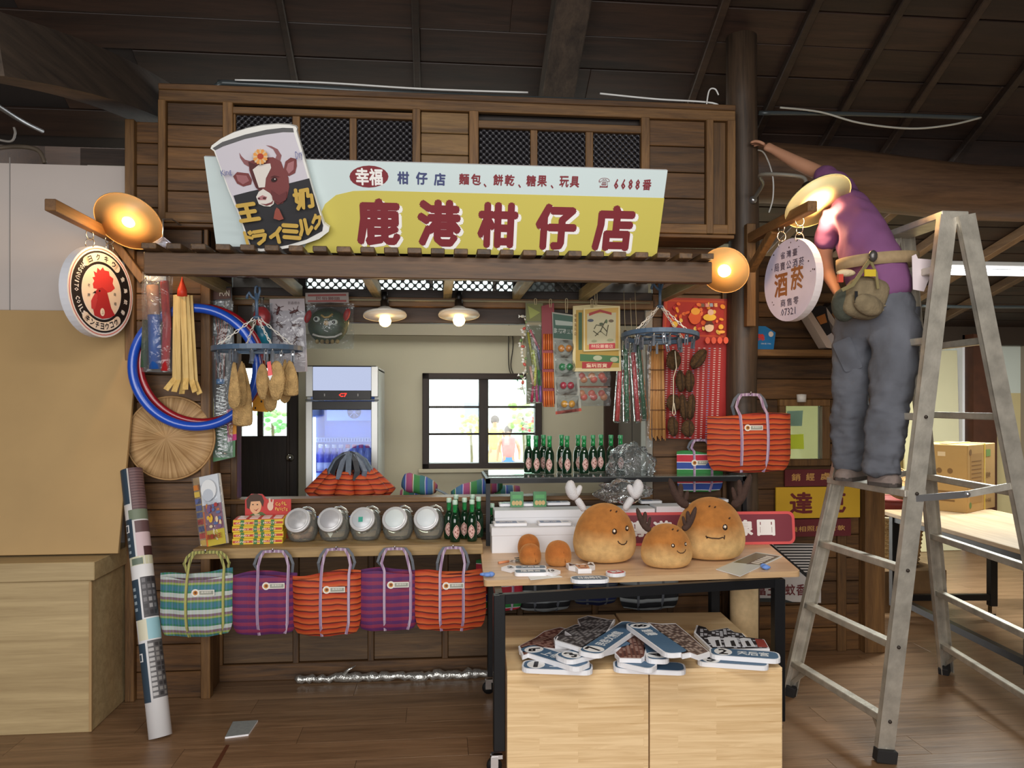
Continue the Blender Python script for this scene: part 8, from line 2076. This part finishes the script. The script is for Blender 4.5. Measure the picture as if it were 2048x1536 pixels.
fp('led_strip', (-hw + .045, .035, zd / 2 + .05), (.016, .012, zd - .32), emis((228, 236, 255), 4))
zi = z_(808); INB = flat((170, 196, 246), .5, name='blue_liner')
fp('liner', (-hw + .027, .34, zd / 2), (.006, .5, zd - .2), INB); fp('liner', (hw - .027, .34, zd / 2), (.006, .5, zd - .2), INB); fp('fan_housing', (.02, .42, zi - .055), (FW - .12, .2, .12), flat((150, 184, 240), .5))
fm_ = MB(); cz = zi - .055; fm_.v = []; 
fa = MB(); T = Matrix.Translation((.04, .317, cz)) @ Matrix.Rotation(R(90), 4, 'X'); fa.lathe([(.0, 0), (.042, 0), (.046, .004), (.046, -.004)], flat((70, 84, 130), .5), 24, T); fa.build('fan_grille', t)
for k_ in range(4): MB().box((.0, 0, 0), (.08, .004, .005), flat((150, 170, 220), .5), T @ Matrix.Rotation(k_ * PI / 4, 4, 'Z') @ Matrix.Translation((0, 0, .004))).build('fan_blade', t)
zs_ = [z_(884), z_(955)]
for z0 in zs_:
    sf = fp('shelf', (0, .30, z0), (FW - .07, .48, .008), flat((190, 204, 240), .4)); fp('price_rail', (0, .05, z0 + .012), (FW - .07, .008, .030), flat((176, 200, 240), .4))
m = MB()
for i in range(20): m.box((-hw + .06 + i * (FW - .12) / 19, .0445, zs_[0] + .012), (.006, .002, .018), flat((90, 110, 170), .5))
m.build('price_rail_slots', t)['kind'] = 'stuff'
def fb(capc, bodyc):
    b = bpy.data.objects.new('drink_bottle', None); COL.objects.link(b)
    MB().lathe([(.0, 0), (.026, 0), (.028, .01), (.028, .07), (.025, .09), (.028, .11), (.026, .135), (.014, .165), (.0125, .18)], flat(bodyc, .2, coat=.4), 14).build('body', b); MB().lathe([(.0145, .178), (.0145, .2), (.0, .201)], flat(capc, .4), 12).build('cap', b); MB().lathe([(.0284, .03), (.0286, .03), (.0286, .085), (.0284, .085)], flat((226, 226, 240), .4), 14).build('label_band', b); return b
blue, pink = fb((226, 230, 240), (70, 76, 190)), fb((226, 50, 130), (150, 160, 200))
zb_ = zs_[1] + .006
for i in range(8):
    src = blue if i < 4 else pink; x = -hw + .075 + i * (FW - .15) / 7; p = f.O + Vector((x, .10, zb_))
    o = src if i in (0, 4) else dup(src, p); o.location = p; 
    tag(o, ['white-capped bottle nearest the light strip in the fridge', 'second white-capped bottle in the fridge', 'third white-capped bottle in the fridge', 'white-capped bottle next to the first pink cap in the fridge', 'leftmost pink-capped bottle in the fridge', 'second pink-capped bottle in the fridge', 'third pink-capped bottle in the fridge', 'pink-capped bottle at the right wall of the fridge'][i], 'bottle', 'drink bottles in the fridge')
area('fridge_led', f.O + Vector((-hw + .06, .10, zd * .62)), f.O + Vector((.1, .4, zd * .62)), .02, .8, 5.0, (.75, .85, 1.0))
f = Fr(Vector((-.72, 4.35, .0)))
struct('trim_91', MB().box(((bx0 + 1.79) / 2, 4.40, 2.66), (3.7, .04, .44), DARKF))
wire('cable', [onY(1018, 645, 5.69), onY(1017, 700, 5.72), onY(1019, 740, 5.73), onY(1030, 758, 5.69)], .004, flat((60, 56, 50), .6), 'thin dark wire hanging down beside the back window', 'cable')
wire('cable', [onY(1022, 645, 5.69), onY(1026, 690, 5.72), onY(1022, 735, 5.73), onY(1036, 762, 5.69)], .004, flat((60, 56, 50), .6), 'second thin dark wire beside the back window', 'cable')

# ================================================================== outside the window
HW = flat((238, 238, 236), .9, name='white_render')
t = thing('white_house', 'white house with lattice vents seen through the back window', 'building', loc=(1.2, 15.0, -.04))
MB().box((0, .1, 1.6), (9, .2, 3.2), HW).build('facade', t)
for px in (865, 895):
    a_ = onY(px, 800, 14.9) - Vector((1.2, 15.0, -.04)); b_ = onY(px + 24, 855, 14.9) - Vector((1.2, 15.0, -.04))
    m = MB(); m.box(((a_.x + b_.x) / 2, -.01, (a_.z + b_.z) / 2 + .12), (b_.x - a_.x, .02, abs(a_.z - b_.z)), flat((150, 150, 150), .8)); fr_ = m.build('vent', t)
    for i in range(6): q = (i + .5) / 6; MB().box((a_.x + (b_.x - a_.x) * q, -.03, (a_.z + b_.z) / 2 + .12), (.018, .02, abs(a_.z - b_.z)), HW).build('slat', fr_)
    MB().box(((a_.x + b_.x) / 2, -.05, a_.z + .22), (b_.x - a_.x + .05, .12, .05), flat((140, 140, 140), .8)).build('vent_hood', t)
a_ = onY(932, 815, 14.9) - Vector((1.2, 15.0, -.04)); MB().box((a_.x + .12, -.02, a_.z - .15), (.3, .06, .5), flat((110, 116, 130), .8)).build('meter_box', t)
a_ = onY(1045, 790, 14.9) - Vector((1.2, 15.0, -.04)); MB().box((a_.x + .1, -.04, a_.z - .3), (.5, .06, 1.6), flat((170, 206, 180), .8)).build('green_door', t)
def plant(px, py, Y, r_, leafc, flc, label, n_=26):
    p = onY(px, py, Y); t = thing('potted_plant', label, 'plant', group='flower pots outside the window', loc=(p.x, p.y, -.04)); h = p.z + .04
    MB().lathe([(.0, 0), (r_ * .5, 0), (r_ * .7, .22), (r_ * .6, .22), (.0, .18)], flat((150, 90, 70), .8), 14).build('pot', t); rg = random.Random(px); MB().tube([(0, 0, .2), (.02, 0, h * .6), (0, 0, h)], .02, flat((100, 90, 60), .8), n=6).build('stem', t)
    m = MB()
    for i in range(n_):
        d = Vector((rg.uniform(-1, 1), rg.uniform(-1, 1), rg.uniform(-.8, 1))) * r_; m.ball(Vector((0, 0, h)) + d, (r_ * .26, r_ * .26, r_ * .2), flat(flc if i % 3 == 0 else leafc, .8), 6, 4)
    o = m.build('foliage', t); o['kind'] = 'stuff'
plant(941, 852, 11.5, .15, (150, 170, 90), (236, 206, 60), 'small yellow flowering pot seen through the left window pane'); plant(1046, 835, 11.8, .2, (130, 160, 90), (226, 200, 70), 'yellow flowering bush seen through the right window pane'); plant(1052, 852, 11.0, .12, (120, 150, 100), (206, 70, 70), 'red flowering pot below the yellow bush outside'); plant(545, 846, 10.5, .17, (110, 170, 100), (150, 190, 120), 'green bush seen through the glass of the back door')
def passer(px, Y, hgt, top, low, label, hairc=(60, 40, 34), flip=1):
    p = onY(px, 900, Y); t = thing('person', label, 'person', loc=(p.x, p.y, -.04)); s_ = hgt / 1.7; V = lambda x, y, z: Vector((x * flip, y, z)) * s_
    nodes = [(V(0, 0, .9), .13 * s_, .1 * s_), (V(0, 0, 1.15), .12 * s_, .09 * s_), (V(0, 0, 1.36), .14 * s_, .1 * s_), (V(0, 0, 1.46), .05 * s_), (V(0, 0, 1.54), .075 * s_), (V(0, -.01, 1.64), .08 * s_), (V(.2, 0, 1.36), .05 * s_), (V(.27, -.02, 1.1), .04 * s_), (V(.25, -.15, .9), .03 * s_), (V(-.2, 0, 1.36), .05 * s_), (V(-.26, 0, 1.1), .04 * s_), (V(-.28, -.04, .86), .03 * s_),
             (V(.09, 0, .85), .09 * s_), (V(.1, -.04, .48), .06 * s_), (V(.1, .02, .07), .04 * s_), (V(.1, -.1, .03), .03 * s_), (V(-.09, 0, .85), .09 * s_), (V(-.1, .04, .48), .06 * s_), (V(-.1, .06, .07), .04 * s_), (V(-.1, -.05, .03), .03 * s_)]
    skin('body', nodes, [(0, 1), (1, 2), (2, 3), (3, 4), (4, 5), (2, 6), (6, 7), (7, 8), (2, 9), (9, 10), (10, 11), (0, 12), (12, 13), (13, 14), (14, 15), (0, 16), (16, 17), (17, 18), (18, 19)], SKN, t, sub=1)
    MB().ball(V(0, .02, 1.62), (.1 * s_, .1 * s_, .11 * s_), flat(hairc, .8), 12, 8).build('hair', t)
    MB().lathe([(.13, .92), (.15, 1.1), (.17, 1.3), (.19, 1.4), (.08, 1.46)], flat(top, .8), 16, Matrix.Scale(s_, 4), 1, .7).build('top', t); MB().lathe([(.22, .5), (.17, .8), (.14, .96)], flat(low, .8), 16, Matrix.Scale(s_, 4), 1, .7).build('skirt', t)
passer(1017, 12.5, 1.15, (216, 120, 120), (60, 110, 190), 'child in a pink top and blue skirt outside the right window pane'); passer(990, 13.2, 1.3, (226, 196, 110), (226, 200, 120), 'person in yellow outside beside the window mullion', flip=-1)
